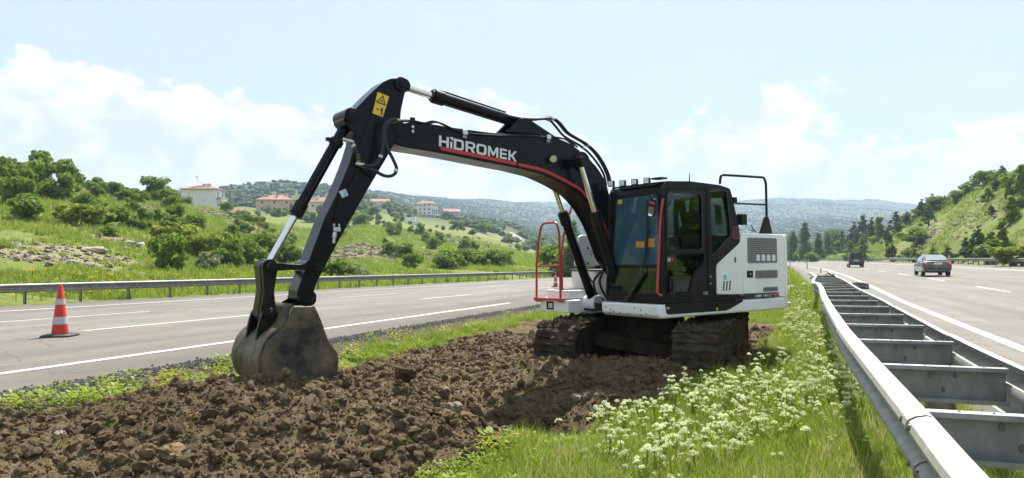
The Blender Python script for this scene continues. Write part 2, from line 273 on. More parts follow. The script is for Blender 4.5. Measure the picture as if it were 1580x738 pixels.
def HZ(X, Y, mound=True):
    X = np.asarray(X, float); Y = np.asarray(Y, float); u, s = to_us(X, Y); v = u - bend(s); r = np.hypot(X, Y)
    zc = corr(v, s); wl = sstep(-v, 26.0, 33.0); wr = sstep(v - eR(s), 16.6, 21.0); w = np.maximum(wl, wr)
    w = np.maximum(w, sstep(s, 420, 560)); w = np.maximum(w, sstep(-s, 60, 120))
    zf = far_z(X, Y); amp = np.minimum(.004 * r, 4.0)
    nz = fbm(X, Y, 14., 3, 3) * np.minimum(amp, .5) + fbm(X, Y, 90., 4, 5) * np.clip((r - 100) * .012, 0, 6) + fbm(X, Y, 420., 4, 8) * np.clip((r - 900) * .03, 0, 26)
    z = zc * (1 - w) + (zf + nz) * w
    if mound:
        near = np.exp(-(((X + 2.3) / 1.75) ** 2 + ((Y - 6.75) / 1.25) ** 2)); z = z + .50 * near + .10 * np.exp(-(((X + .9) / 1.2) ** 2 + ((Y - 5.6) / .8) ** 2))
        du, dl = (X - 2.26) * .9135 - (Y - 11.5) * .4067, (X - 2.26) * .4067 + (Y - 11.5) * .9135
        z = z + .10 * np.exp(-((np.maximum(np.abs(dl) - 1.9, 0) / .45) ** 2 + (np.maximum(np.abs(du) - 1.3, 0) / .4) ** 2)) + .11 * np.exp(-(((dl + 2.0) / .35) ** 2 + (np.maximum(np.abs(du) - 1.25, 0) / .3) ** 2))
        z = z + .22 * np.exp(-(((X + 3.9) / 1.3) ** 2 + ((Y - 5.6) / .9) ** 2))
        z = z - .42 * np.exp(-(((X - .15) / 1.0) ** 2 + ((Y - 7.7) / 1.0) ** 2))
        z = z + fbm(X, Y, 1.7, 3, 21) * .06 * sstep(v, LE, LE + 2) * (1 - sstep(v, 0, 1.5)) * (s < 200)
    return z
def hz(x, y): return float(HZ(np.array([x]), np.array([y]))[0])
SOIL = [(-5.5708, 5.8188), (-4.9809, 6.9046), (-4.4946, 7.2343), (-4.1385, 7.738), (-3.6034, 8.5596), (-3.1976, 9.6952), (-2.4541, 11.62), (-1.7269, 13.4), (-0.6136, 16.42), (0.6378, 19.77), (2.1677, 21.67), (6.3732, 18.87), (6.7379, 17.08), (4.6911, 13.37), (3.6717, 10.76), (2.6376, 9.3633), (1.8681, 8.5841), (1.3022, 8.2291), (0.7074, 6.8569), (0.2242, 6.4559), (-0.1449, 5.8889), (-0.4377, 5.217), (-0.5942, 4.2875), (-0.7266, 3.44), (-0.8578, 1.9312), (-2.6771, 2.4885)]
def poly_sd(X, Y, P_):
    """signed distance, positive inside"""
    d = np.full(X.shape, 1e9); ins = np.zeros(X.shape, bool); n = len(P_)
    for i in range(n):
        ax, ay = P_[i]; bx, by = P_[(i + 1) % n]; ex, ey = bx - ax, by - ay
        t = np.clip(((X - ax) * ex + (Y - ay) * ey) / (ex * ex + ey * ey), 0, 1)
        d = np.minimum(d, np.hypot(X - ax - ex * t, Y - ay - ey * t))
        c = ((ay > Y) != (by > Y)) & (X < (bx - ax) * (Y - ay) / ((by - ay) if by != ay else 1e-9) + ax); ins ^= c
    return np.where(ins, d, -d)
def soil_sd(X, Y): return poly_sd(X, Y, SOIL) + fbm(X, Y, .9, 3, 31) * .28
def grid_mesh(name, X, Y, Z, m, keep=None, attrs=None, kind='structure', label=None, smooth=True):
    nr, nc = X.shape; idx = np.arange(nr * nc).reshape(nr, nc)
    q = np.stack([idx[:-1, :-1], idx[:-1, 1:], idx[1:, 1:], idx[1:, :-1]], -1).reshape(-1, 4)
    if keep is not None:
        kf = keep.reshape(-1)[q].any(1); q = q[kf]; used = np.unique(q); mp_ = np.full(nr * nc, -1); mp_[used] = np.arange(len(used)); q = mp_[q]
    else: used = np.arange(nr * nc)
    V = np.stack([X.reshape(-1), Y.reshape(-1), Z.reshape(-1)], -1)[used]
    me = bpy.data.meshes.new(name); me.vertices.add(len(V)); me.vertices.foreach_set('co', V.astype(np.float32).reshape(-1))
    me.loops.add(q.size); me.loops.foreach_set('vertex_index', q.reshape(-1).astype(np.int32)); me.polygons.add(len(q))
    me.polygons.foreach_set('loop_start', (np.arange(len(q)) * 4).astype(np.int32)); me.polygons.foreach_set('loop_total', np.full(len(q), 4, np.int32)); me.update(calc_edges=True)
    for k, a in (attrs or {}).items():
        at = me.attributes.new(k, 'FLOAT', 'POINT'); at.data.foreach_set('value', a.reshape(-1)[used].astype(np.float32))
    me.validate(); 
    if smooth: me.shade_smooth()
    me.materials.append(m); o = bpy.data.objects.new(name, me); col.objects.link(o)
    return tag(o, label, None, None, kind)
def scatter(name, pos, rot, scl, var, temps, label, group=None):
    """one object of stuff: instances of small meshes on a cloud of points"""
    me = bpy.data.meshes.new(name); n = len(pos); me.vertices.add(n); me.vertices.foreach_set('co', np.asarray(pos, np.float32).reshape(-1))
    for k, t, a in (('rot', 'FLOAT_VECTOR', rot), ('scl', 'FLOAT', scl), ('vr', 'INT', var)):
        at = me.attributes.new(k, t, 'POINT'); at.data.foreach_set('vector' if t == 'FLOAT_VECTOR' else 'value', np.asarray(a, np.int32 if t == 'INT' else np.float32).reshape(-1))
    me.update(); o = bpy.data.objects.new(name, me); col.objects.link(o); tag(o, label, None, group, 'stuff')
    ng = bpy.data.node_groups.new(name, 'GeometryNodeTree'); ng.interface.new_socket('Geometry', in_out='INPUT', socket_type='NodeSocketGeometry'); ng.interface.new_socket('Geometry', in_out='OUTPUT', socket_type='NodeSocketGeometry')
    N = ng.nodes.new; L = ng.links.new; gi = N('NodeGroupInput'); go = N('NodeGroupOutput'); jn = N('GeometryNodeJoinGeometry')
    def attr(k, t):
        a = N('GeometryNodeInputNamedAttribute'); a.data_type = t; a.inputs['Name'].default_value = k; return a.outputs['Attribute']
    ar, as_, av = attr('rot', 'FLOAT_VECTOR'), attr('scl', 'FLOAT'), attr('vr', 'INT'); er = N('FunctionNodeEulerToRotation'); L(ar, er.inputs[0])
    for i, t in enumerate(temps):
        oi = N('GeometryNodeObjectInfo'); oi.inputs[0].default_value = t; oi.inputs['As Instance'].default_value = True
        cp = N('FunctionNodeCompare'); cp.data_type = 'INT'; cp.operation = 'EQUAL'; L(av, cp.inputs[2]); cp.inputs[3].default_value = i
        ip = N('GeometryNodeInstanceOnPoints'); L(gi.outputs[0], ip.inputs['Points']); L(cp.outputs[0], ip.inputs['Selection']); L(oi.outputs['Geometry'], ip.inputs['Instance']); L(er.outputs[0], ip.inputs['Rotation']); L(as_, ip.inputs['Scale']); L(ip.outputs[0], jn.inputs[0])
    L(jn.outputs[0], go.inputs[0]); md = o.modifiers.new('scatter', 'NODES'); md.node_group = ng
    return o
def template(name, v, f, mats, mi=None, smooth=False):
    me = bpy.data.meshes.new(name); me.from_pydata([tuple(a) for a in v], [], [tuple(a) for a in f])
    for m in mats: me.materials.append(m)
    if mi is not None: me.polygons.foreach_set('material_index', np.asarray(mi, np.int32))
    if smooth: me.shade_smooth()
    me.update(); return bpy.data.objects.new(name, me)
# ------------------------------------------------------------------ ground material
def ground_mat():
    m = bpy.data.materials.new('meadow_ground'); m.use_nodes = True; nt = m.node_tree; b = nt.nodes['Principled BSDF']; L = nt.links.new
    g = nt.nodes.new('ShaderNodeNewGeometry'); P_ = g.outputs['Position']
    def nz(s, d=6, r=.6):
        n = nt.nodes.new('ShaderNodeTexNoise'); n.inputs['Scale'].default_value = s; n.inputs['Detail'].default_value = d; n.inputs['Roughness'].default_value = r; L(P_, n.inputs['Vector']); return n.outputs[0]
    def mr(v, a, b_, c=0, d=1):
        n = nt.nodes.new('ShaderNodeMapRange'); L(v, n.inputs['Value']); n.inputs[1].default_value = a; n.inputs[2].default_value = b_; n.inputs[3].default_value = c; n.inputs[4].default_value = d; return n.outputs[0]
    def mx_(f, a, c):
        n = nt.nodes.new('ShaderNodeMix'); n.data_type = 'RGBA'
        if isinstance(f, float): n.inputs['Factor'].default_value = f
        else: L(f, n.inputs['Factor'])
        for k, v in (('A', a), ('B', c)):
            if isinstance(v, tuple): n.inputs[k].default_value = (*v, 1)
            else: L(v, n.inputs[k])
        return n.outputs['Result']
    def at(k):
        n = nt.nodes.new('ShaderNodeAttribute'); n.attribute_name = k; return n.outputs['Fac']
    c = mx_(mr(nz(.09, 8), .4, .6), (.125, .165, .025), (.20, .195, .055))
    c = mx_(mr(nz(1.7, 8, .7), .42, .62), c, (.085, .13, .018))
    c = mx_(mr(nz(7, 6, .7), .55, .7), c, (.28, .25, .09))
    c = mx_(mr(nz(.035, 9, .7), .56, .66, 0, .75), c, (.30, .25, .16))
    wood = mx_(mr(nz(.055, 10, .75), .42, .58), (.050, .075, .022), (.075, .100, .030))
    c = mx_(at('wood'), c, wood)
    rock = mx_(mr(nz(.9, 10, .75), .4, .6), (.34, .28, .19), (.20, .17, .09))
    c = mx_(at('rock'), c, rock)
    c = mx_(at('bare'), c, mx_(mr(nz(9, 8), .4, .6), (.125, .092, .050), (.08, .058, .033)))
    L(c, b.inputs['Base Color']); b.inputs['Roughness'].default_value = .95; b.inputs['Specular IOR Level'].default_value = .15
    bp = nt.nodes.new('ShaderNodeBump'); bp.inputs['Strength'].default_value = .7; bp.inputs['Distance'].default_value = .25; L(nz(1.3, 10, .75), bp.inputs['Height']); L(bp.outputs[0], b.inputs['Normal'])
    return m
def gs(X, Y, cx, cy, rx, ry, a=0):
    c, s = math.cos(a), math.sin(a); x = (X - cx) * c + (Y - cy) * s; y = -(X - cx) * s + (Y - cy) * c
    return np.exp(-((x / rx) ** 2 + (y / ry) ** 2))
PATCH = [(-28.1, 40, 4, 2.4, 0.2, 0.8), (-26.5, 41, 4.5, 3.2, 0.3, 1), (-27.9, 46, 4.5, 3.4, 0.4, 1), (-31.1, 56, 4, 3, 0.3, 0.7), (-48.2, 125, 14, 5, -0.5, 0.8), (-39.9, 110, 9, 4, -0.8, 0.8), (-21.6, 98, 8, 10, 0.3, 0.8), (-21.1, 115, 14, 7, 0.2, 0.8), (-17.2, 110, 8, 5, 0, 0.6), (-22.7, 215, 18, 22, 0, 0.8), (-14.1, 170, 10, 8, 0, 0.5), (-0.1, 400, 16, 40, 0, 0.9), (-82.3, 640, 60, 60, 0, 0.5), (-109.3, 700, 50, 60, 0, 0.7), (-9.1, 330, 40, 30, 0, 0.5), (8.2, 300, 30, 30, 0, 0.5), (76.3, 128, 12, 2.5, 0.9, 0.7), (74.1, 118, 10, 2, 0.9, 0.6), (72.2, 125, 8, 2, 0.9, 0.6), (71.6, 110, 10, 2, 0.9, 0.6), (74.3, 108, 8, 2, 0.9, 0.6), (70.6, 100, 3, 2, 0, 0.4), (-46.2, 90, 8, 5, 0, 0.5), (-54.9, 95, 6, 4, 0, 0.5)]
def rockmask(X, Y):
    m = np.zeros(X.shape)
    for (x, y, rx, ry, a, k) in PATCH: m = np.maximum(m, k * gs(X, Y, x, y, rx, ry, a))
    return m
a1 = np.concatenate([np.radians(np.arange(-180, -54, 2.0)), np.radians(np.arange(-54, 54, .22)), np.radians(np.arange(54, 180.1, 2.0))])
r1 = np.concatenate([[0.02, .5, 1.2, 2.0], np.geomspace(2.6, 7000, 330)])
A_, R_ = np.meshgrid(a1, r1); X = R_ * np.sin(A_); Y = R_ * np.cos(A_)
Z = HZ(X, Y); u, s = to_us(X, Y); v = u - bend(s); q = v - eR(s)
drop = np.minimum(.06 + .0022 * R_, .8)
onroad = ((v > -25.6) & (v < LE + .15) | (v > 1.45) & (q < 17.2)) & (s < 560) & (s > -120)
Z = Z - np.where(onroad, drop, 0)
sdp = soil_sd(X, Y); Z = Z - np.where(sdp > .15, .09, 0)
rk = rockmask(X, Y) * sstep(fbm(X, Y, 3.0, 4, 44), -.35, .25); bare = sstep(sdp, -.1, .15)
strip = (v > LE) & (v < LE + .8) & (s < 90); bare = np.maximum(bare, strip * .9)
wood = sstep(np.hypot(X, Y) + 250 * fbm(X, Y, 200., 3, 51), 330, 560)
ground = grid_mesh('ground', X, Y, Z, ground_mat(), attrs={'rock': rk, 'bare': bare, 'wood': wood}, label=None)
# ------------------------------------------------------------------ roads
def asphalt(name, c1, c2):
    m = bpy.data.materials.new(name); m.use_nodes = True; nt = m.node_tree; b = nt.nodes['Principled BSDF']; L = nt.links.new
    g = nt.nodes.new('ShaderNodeNewGeometry')
    mp_ = nt.nodes.new('ShaderNodeMapping'); mp_.vector_type = 'TEXTURE'; mp_.inputs['Rotation'].default_value = (0, 0, -TH); mp_.inputs['Scale'].default_value = (1, 14, 1); L(g.outputs['Position'], mp_.inputs[0])
    def nz(s, src, d=8, r=.65):
        n = nt.nodes.new('ShaderNodeTexNoise'); n.inputs['Scale'].default_value = s; n.inputs['Detail'].default_value = d; n.inputs['Roughness'].default_value = r; L(src, n.inputs['Vector']); return n.outputs[0]
    def mixc(f, a, bb, lo=.4, hi=.6, to=1.0):
        r = nt.nodes.new('ShaderNodeMapRange'); L(f, r.inputs[0]); r.inputs[1].default_value = lo; r.inputs[2].default_value = hi; r.inputs[4].default_value = to
        n = nt.nodes.new('ShaderNodeMix'); n.data_type = 'RGBA'; L(r.outputs[0], n.inputs['Factor'])
        for k, v_ in (('A', a), ('B', bb)):
            if isinstance(v_, tuple): n.inputs[k].default_value = (*v_, 1)
            else: L(v_, n.inputs[k])
        return n.outputs['Result']
    c = mixc(nz(.9, mp_.outputs[0]), tuple(x * .78 for x in c1), c2, .36, .60)
    c = mixc(nz(.16, g.outputs['Position'], 10), c, tuple(min(1, x * k_) for x, k_ in zip(c1, (1.5, 1.32, 1.05))), .56, .66, .55)
    vo = nt.nodes.new('ShaderNodeTexVoronoi'); vo.feature = 'DISTANCE_TO_EDGE'; vo.inputs['Scale'].default_value = .23
    vm = nt.nodes.new('ShaderNodeVectorMath'); vm.operation = 'ADD'; nn = nt.nodes.new('ShaderNodeTexNoise'); nn.inputs['Scale'].default_value = .9; nn.inputs['Detail'].default_value = 8; L(g.outputs['Position'], nn.inputs['Vector']); vs_ = nt.nodes.new('ShaderNodeVectorMath'); vs_.operation = 'SCALE'; vs_.inputs['Scale'].default_value = 2.2; L(nn.outputs['Color'], vs_.inputs[0]); L(g.outputs['Position'], vm.inputs[0]); L(vs_.outputs[0], vm.inputs[1]); L(vm.outputs[0], vo.inputs['Vector'])
    c = mixc(vo.outputs['Distance'], tuple(x * .45 for x in c1), c, .0015, .005)
    c = mixc(nz(.35, g.outputs['Position']), c, tuple(x * .86 for x in c1), .45, .7)
    c = mixc(nz(70, g.outputs['Position'], 3, .8), c, tuple(x * .5 for x in c1), .5, .72, .75)
    c = mixc(nz(95, g.outputs['Position'], 2, .8), c, tuple(min(1, x * 1.8) for x in c1), .58, .75, .6)
    L(c, b.inputs['Base Color']); b.inputs['Roughness'].default_value = .8; b.inputs['Specular IOR Level'].default_value = .3
    bp = nt.nodes.new('ShaderNodeBump'); bp.inputs['Strength'].default_value = .35; bp.inputs['Distance'].default_value = .01; L(nz(90, g.outputs['Position'], 4, .8), bp.inputs['Height']); L(bp.outputs[0], b.inputs['Normal'])
    return m
AS = asphalt('worn_asphalt', (.158, .146, .124), (.196, .180, .150)); 
paint = mat('road_paint', (.62, .62, .60), .7, vscale=16, c2=(.36, .35, .32), bump=.1)
ss = np.concatenate([np.arange(-110, 60, 2.0), np.arange(60, 540, 4.0)])
def strip_mesh(name, v0, v1, sarr, zf, m, nv=2, kind=None, skirt=0.0, parent=None, right=False, wob=None):
    vv = np.linspace(0, 1, nv)[None, :]; S = sarr[:, None] + 0 * vv; base = eR(S) if right else 0
    V0 = v0 if not callable(v0) else v0(S); V1 = v1 if not callable(v1) else v1(S)
    V = base + V0 + (V1 - V0) * vv
    Zz = zf(V, S)
    if skirt: V = np.concatenate([V[:, :1], V, V[:, -1:]], 1); Zz = np.concatenate([Zz[:, :1] - skirt, Zz, Zz[:, -1:] - skirt], 1); S = np.concatenate([S[:, :1], S, S[:, -1:]], 1)
    Xx, Yy = road_xy(V, S); o = grid_mesh(name, Xx, Yy, Zz, m, kind=kind, smooth=False)
    if parent: o.parent = parent
    return o
zl_ = lambda V, S: zL(S) + 0 * V
zr_ = lambda V, S: zR(V - eR(S))
rl = strip_mesh('road', -25.45, LE, ss, zl_, AS, 2, 'structure', .12)
rt = strip_mesh('road', lambda S: 1.52 - eR(S), 16.9, ss, zr_, AS, 12, 'structure', .12, right=True)
up = lambda f, e: (lambda V, S: f(V, S) + e)
def line(v0, w, s0, s1, left, parent, wob=False):
    n = max(2, int((s1 - s0) / 2.0) + 1); sa = np.linspace(s0, s1, n)
    e = .004 + .0 * sa
    return strip_mesh('road_marking', v0 - w / 2, v0 + w / 2, sa, up(zl_ if left else zr_, .005), paint, 2, None, 0, parent, right=not left)
line(-9.28, .17, -60, 24.4, True, rl); line(-9.28, .17, 28.5, 400, True, rl); line(-22.42, .19, -60, 400, True, rl)
for k in range(-2, 14):
    line(-18.05, .13, 11.3 + 15.1 * k, 16.4 + 15.1 * k, True, rl); line(-13.85, .13, 10.9 + 15.1 * k, 16.0 + 15.1 * k, True, rl)
line(0, .20, -60, 420, False, rt); line(13.05, .2, -60, 420, False, rt)
for k in range(-3, 22):
    line(4.3, .15, 31.5 + 13.6 * k, 37.2 + 13.6 * k, False, rt); line(8.65, .15, 31.4 + 13.6 * k, 37.2 + 13.6 * k, False, rt)
# ------------------------------------------------------------------ guardrails
galv = mat('galvanised_steel', (.37, .37, .355), .5, .3, vscale=4, c2=(.24, .25, .24), bump=.05, bscale=90)
galv_old = mat('weathered_steel', (.30, .29, .26), .5, .4, vscale=5, c2=(.19, .19, .175), bump=.08, bscale=60)
galv_pale = mat('bleached_galvanised_steel', (.40, .385, .345), .5, .2, vscale=11, c2=(.29, .28, .25), bump=.06, bscale=70)
bolt_m = mat('bolt_steel', (.16, .16, .15), .45, .7)
WPROF = [(0.0, .0), (.02, .003), (.055, -.006), (.082, -.024), (.095, -.052), (.092, -.08), (.07, -.102), (.03, -.116), (.006, -.128), (0, -.157), (.006, -.186), (.03, -.198), (.07, -.212), (.092, -.234), (.095, -.262), (.082, -.290), (.055, -.308), (.02, -.317), (0, -.314)]
WLEAN = [(o - .13 * max(0, -z - .02), z * .86) for o, z in WPROF]      # the median beams lean in at the foot
def beam(path, side, top, mt, parent, name='beam', th=.004, prof=None):
    """path: list of (x,y,ztop); W-section faces side (+1 right of travel, -1 left)"""
    mb = MB(); n = len(WPROF); vs = []
    for i, p in enumerate(path):
        a = Vector(path[max(i - 1, 0)]); b = Vector(path[min(i + 1, len(path) - 1)]); d = (b - a); d.z = 0; d.normalize(); nrm = Vector((d.y, -d.x, 0)) * side
        ring = [Vector(p) + nrm * o + Vector((0, 0, z)) for o, z in (prof or WPROF)]
        back = [r - nrm * th for r in reversed(ring)]
        vs += ring + back
    N = 2 * n; fs = []
    for i in range(len(path) - 1):
        for k in range(N): fs.append((i * N + k, i * N + (k + 1) % N, (i + 1) * N + (k + 1) % N, (i + 1) * N + k))
    e0 = (len(path) - 1) * N
    for k in range(n - 1): fs += [(k, k + 1, N - 2 - k, N - 1 - k), (e0 + k, e0 + N - 1 - k, e0 + N - 2 - k, e0 + k + 1)]
    mb.add(vs, fs); return mb.build(name, mt, parent, smooth=35)
def post_mesh():
    mb = MB(); w, d, t = .10, .055, .006
    mb.box((0, d / 2, -.36), (t, d, .80)); mb.box((w / 2, t, -.36), (w, t, .80)); mb.box((w / 2, d, -.36), (w, t, .80)); return mb
# far guardrail of the left carriageway: posts every 2.2 m
gl = empty('guardrail', (*road_xy(-25.7, 20.0), zL(20.0)), 0, 'long weathered steel guardrail along the far edge of the left carriageway, below the shrubby hillside', 'guardrail', 'roadside guardrails')
def rail_along(root, vfun, s0, s1, zf, side, mt, step, seg, post_off, toph=.76):
    inv = root.location
    k = 0; s_ = s0
    while s_ < s1 - .01:
        e = min(s_ + seg, s1); pts = []
        for a in np.linspace(s_, e + .18, 5):
            x, y = road_xy(vfun(a), a); pts.append((float(x) - inv[0], float(y) - inv[1], float(zf(a)) + toph - inv[2] + .003 * (k % 2)))
        o = beam(pts, side, 0, mt, root); s_ = e; k += 1
    pm = None; a = s0 + .1
    while a < s1:
        x, y = road_xy(vfun(a) + post_off, a)
        if pm is None: po = post_mesh().build('post', galv_old, root, smooth=0); pm = po
        else: po = copy_obj(pm, root)
        po.location = (float(x) - inv[0], float(y) - inv[1], float(zf(a)) + toph - inv[2]); po.rotation_euler = (0, 0, -TH); a += step
rail_along(gl, lambda a: -25.75, 4.6, 260, lambda a: zL(a), 1, galv_old, 2.2, 8.8, -.09)
gr = empty('guardrail', (*road_xy(20.0, 60.0), .4), 0, 'grey steel guardrail on close-set posts along the right verge, behind both cars', 'guardrail', 'roadside guardrails')
rail_along(gr, lambda a: float(eR(a)) + 16.0, 24, 330, lambda a: .40, -1, galv_old, 2.2, 8.8, .09)
# median guardrail: two W-beams joined by spacers, its far end crumpled
LT = [(0.5398, 2.3001), (0.5506, 3.3794), (0.5634, 6.2136), (0.592, 7.788), (0.6543, 10.19), (0.737, 12.65), (0.8653, 15.96), (0.9437, 18.84), (0.8706, 19.48), (0.9729, 21.89), (1.1793, 25.44), (1.2751, 28.43), (1.1779, 29.58)]
RT = [(1.1857, 4.3894), (1.2515, 8.1028), (1.2681, 8.6856), (1.3323, 11.28), (1.3962, 14.52), (1.5799, 19.96), (1.636, 23.08), (1.7496, 25.49), (1.8833, 29.03), (1.8619, 32.96)]
LT = [(.52, -3.0), (.55, 0.0)] + [(a, b) for a, b in LT]; RT = [(1.40, -3.0), (1.40, 0.0)] + [(a, b) for a, b in RT]
gm = empty('guardrail', (1.5, 2.0, 0), 0, 'double median guardrail whose two beams are tied by cross spacers, crumpled at its far end', 'guardrail')
def us_xyz(p, z): return (p[0] * DU[0] + p[1] * DS[0], p[0] * DU[1] + p[1] * DS[1], z)
def path_pts(P_, z0, dz=()):
    sp = spl([us_xyz(p, z0) for p in P_], 8); return [q - Vector((1.5, 2.0, 0)) for q in sp]
Lp_ = path_pts(LT, .75); Rp_ = path_pts(RT, .75)
for i, p in enumerate(Lp_):
    w = max(0, (p.length - 17) / 12); p.z += -.02 + .05 * math.sin(p.length * 1.9) * min(w, 1)
for i, p in enumerate(Rp_):
    w = max(0, (p.length - 17) / 12); p.z += .03 * math.sin(p.length * 1.3 + 1) * min(w, 1)
def resample(P_, step, lap):
    d = [0]
    for a, b in zip(P_, P_[1:]): d.append(d[-1] + (b - a).length)
    def at(t):
        t = min(max(t, 0), d[-1])
        for i in range(len(d) - 1):
            if t <= d[i + 1]: return P_[i].lerp(P_[i + 1], (t - d[i]) / max(1e-9, d[i + 1] - d[i]))
        return P_[-1].copy()
    return at, d[-1]
def lapped(P_, first, seg, side, mt):
    at, ln = resample(P_, 0, 0); t = 0; e = first; k = 0
    while t < ln - .2:
        n = max(3, int((min(e, ln) - t) / .22)); e2 = min(e + .16, ln)
        pts = [at(t + (e2 - t) * i / n) for i in range(n + 1)]
        dd = (pts[1] - pts[0]).normalized(); nn = Vector((dd.y, -dd.x, 0)) * side
        pts = [p + nn * (.005 * (k % 2)) + Vector((0, 0, .004 * (k % 2))) for p in pts]
        b = beam([tuple(p) for p in pts], side, 0, mt, gm, prof=WLEAN)
        c = at(e); d_ = (at(e + .05) - at(e - .05)).normalized(); nn = Vector((d_.y, -d_.x, 0)) * side
        mb = MB()
        for o, z, al in ((.085, -.046, .10), (.085, -.046, -.06), (-.010, -.135, .10), (-.010, -.135, -.06), (.060, -.222, .10), (.060, -.222, -.06)):
            q_ = c + d_ * al + nn * (o + .004) + Vector((0, 0, z + .012 * (o > .05))); mb.cyl(q_, q_ + nn * .009 + Vector((0, 0, .006)), .017, 10, .012)
        if e < ln: mb.build('bolt', bolt_m, b, smooth=40)
        t = e; e += seg; k += 1
LB = lapped(Lp_, 6.1452, 4.0, -1, galv_pale)
lapped(Rp_, 5.2, 4.0, 1, galv_pale)
# spacers: C-section cross members
spm = None; atL, lnL = resample(Lp_, 0, 0); atR, lnR = resample(Rp_, 0, 0)
SPS = [3.302, 4.7877]
s_ = SPS[0] - 2 * 1.33; dsp = 1.34; kk = 0
def at_s(at, ln, s0):
    lo, hi = 0, ln
    for _ in range(30):
        m = (lo + hi) / 2; p = at(m); uu, s2 = to_us(p.x + 1.5, p.y + 2.0)
        if s2 < s0: lo = m
        else: hi = m
    return at(lo)
sR = max(to_us(p.x + 1.5, p.y + 2.0)[1] for p in Rp_); sLm = max(to_us(p.x + 1.5, p.y + 2.0)[1] for p in Lp_[:-12])
while s_ < 27.2:
    a = at_s(atL, lnL, s_); b = at_s(atR, lnR, s_ + .02); d = b - a; ln = d.length
    if spm is None:
        mb = MB(); h = .20; w = .06; t = .005
        mb.box((0, 0, -.10), (1, t, h)); mb.box((0, -w / 2, -.002), (1, w, t)); mb.box((0, -w / 2, -h - .001), (1, w, t)); mb.box((0, -w, -.010), (1, .004, .022)); mb.box((0, -w, -h + .009), (1, .004, .022))
        spm = mb.build('spacer', galv, gm, smooth=0)
        mb = MB()
        for x, z in ((-.10, -.055), (.10, -.055), (0, -.135)): mb.cyl((x, -.004, z), (x, -.010, z), .016, 12)
        so = spm; bb = mb.build('bolt', bolt_m, so, smooth=40)
        mb = MB()
        for x in (-.33, -.15, .05, .32): mb.cyl((x, -.03, .001), (x, -.03, .0045), .007, 8)
        mb.build('slot', bolt_m, so, smooth=0)
    else:
        so = copy_obj(spm, gm)
        if s_ < 14:
            for ch in list(spm.children): copy_obj(ch, so)
    c = (a + b) / 2; so.location = (c.x, c.y, c.z - .012); so.scale = (ln - .01, 1, 1); so.rotation_euler = (0, random.uniform(-.02, .02) * (s_ > 15) * 3, math.atan2(d.y, d.x))
    s_ += dsp
pm = None; s_ = SPS[0] - 1.33 + .12
while s_ < 27:
    c = (at_s(atL, lnL, s_) + at_s(atR, lnR, s_)) / 2
    if pm is None:
        mb = MB(); mb.box((0, 0, -.62), (.14, .006, .85)); mb.box((-.07, -.03, -.62), (.006, .06, .85)); mb.box((.07, -.03, -.62), (.006, .06, .85)); pm = po = mb.build('post', galv_old, gm, smooth=0)
    else: po = copy_obj(pm, gm)
    po.location = c; po.rotation_euler = (0, 0, -TH); s_ += 2 * dsp
# ------------------------------------------------------------------ excavator
gloss_black = mat('gloss_black_paint', (.006, .0065, .008), .2, 0, vscale=3, c2=(.008, .008, .009), coat=0, spec=.16)
satin_black = mat('satin_black', (.007, .0075, .008), .36, 0, vscale=3, c2=(.017, .016, .014), spec=.15)
matt_black = mat('rubber_black', (.018, .018, .018), .65, 0, vscale=20, c2=(.028, .027, .025))
white_p = mat('white_machine_paint', (.86, .86, .85), .30, 0, vscale=1.6, c2=(.79, .78, .755), coat=.3)
red_p = mat('red_machine_paint', (.50, .022, .022), .32, 0, vscale=4, c2=(.42, .02, .02), coat=.4)
chrome = mat('chromed_rod', (.80, .80, .82), .10, 1.0)
clampm = mat('zinc_clamp', (.62, .62, .62), .3, .9, vscale=30, c2=(.5, .5, .5))
brass = mat('brass_fitting', (.48, .40, .22), .35, .9)
yellow = mat('yellow_sticker', (.80, .52, .03), .45)
black_f = mat('flat_black_print', (.012, .012, .012), .5)
white_f = mat('white_print', (.72, .72, .72), .45)
red_f = mat('red_print', (.52, .025, .025), .45)
blue_f = mat('pale_blue_print', (.18, .48, .72), .5)
grille_m = mat('perforated_grille', (.30, .30, .29), .6, .2, vscale=120, c2=(.16, .16, .155), detail=2)
mud = mat('caked_mud', (.075, .055, .033), .92, 0, vscale=5, c2=(.030, .023, .015), bump=.9, bscale=22, spec=.15)
steel_dirty = mat('muddy_steel', (.165, .128, .080), .55, .1, vscale=3.2, c2=(.020, .018, .017), bump=.6, bscale=14, detail=10)
lampglass = mat('lamp_glass', (.75, .75, .70), .08, .6, vscale=40, c2=(.4, .4, .38))
glass_cab = glass('cab_glass', (.34, .40, .38), .22); glass_clear = glass('clear_glass', (.92, .95, .95), .1)
glass_front = glass('windscreen_glass', (.40, .55, .62), .6, sky_sheen=((.10, .24, .36), .40))  # blue diffuse layer paints the sky's reflection into the windscreen
glass_dark = glass('tinted_glass', (.20, .24, .22), .55)
seat_m = mat('seat_fabric', (.05, .05, .055), .8, vscale=30, c2=(.09, .09, .095))
MO = (2.5058, 11.64, -0.3); MA = -2.4964
EX = empty('excavator', MO, MA, 'black and white crawler excavator digging on the median with its bucket down in the soil', 'excavator')
def part(mb, name, m, parent=EX, **k): return mb.build(name, m, parent, **k)
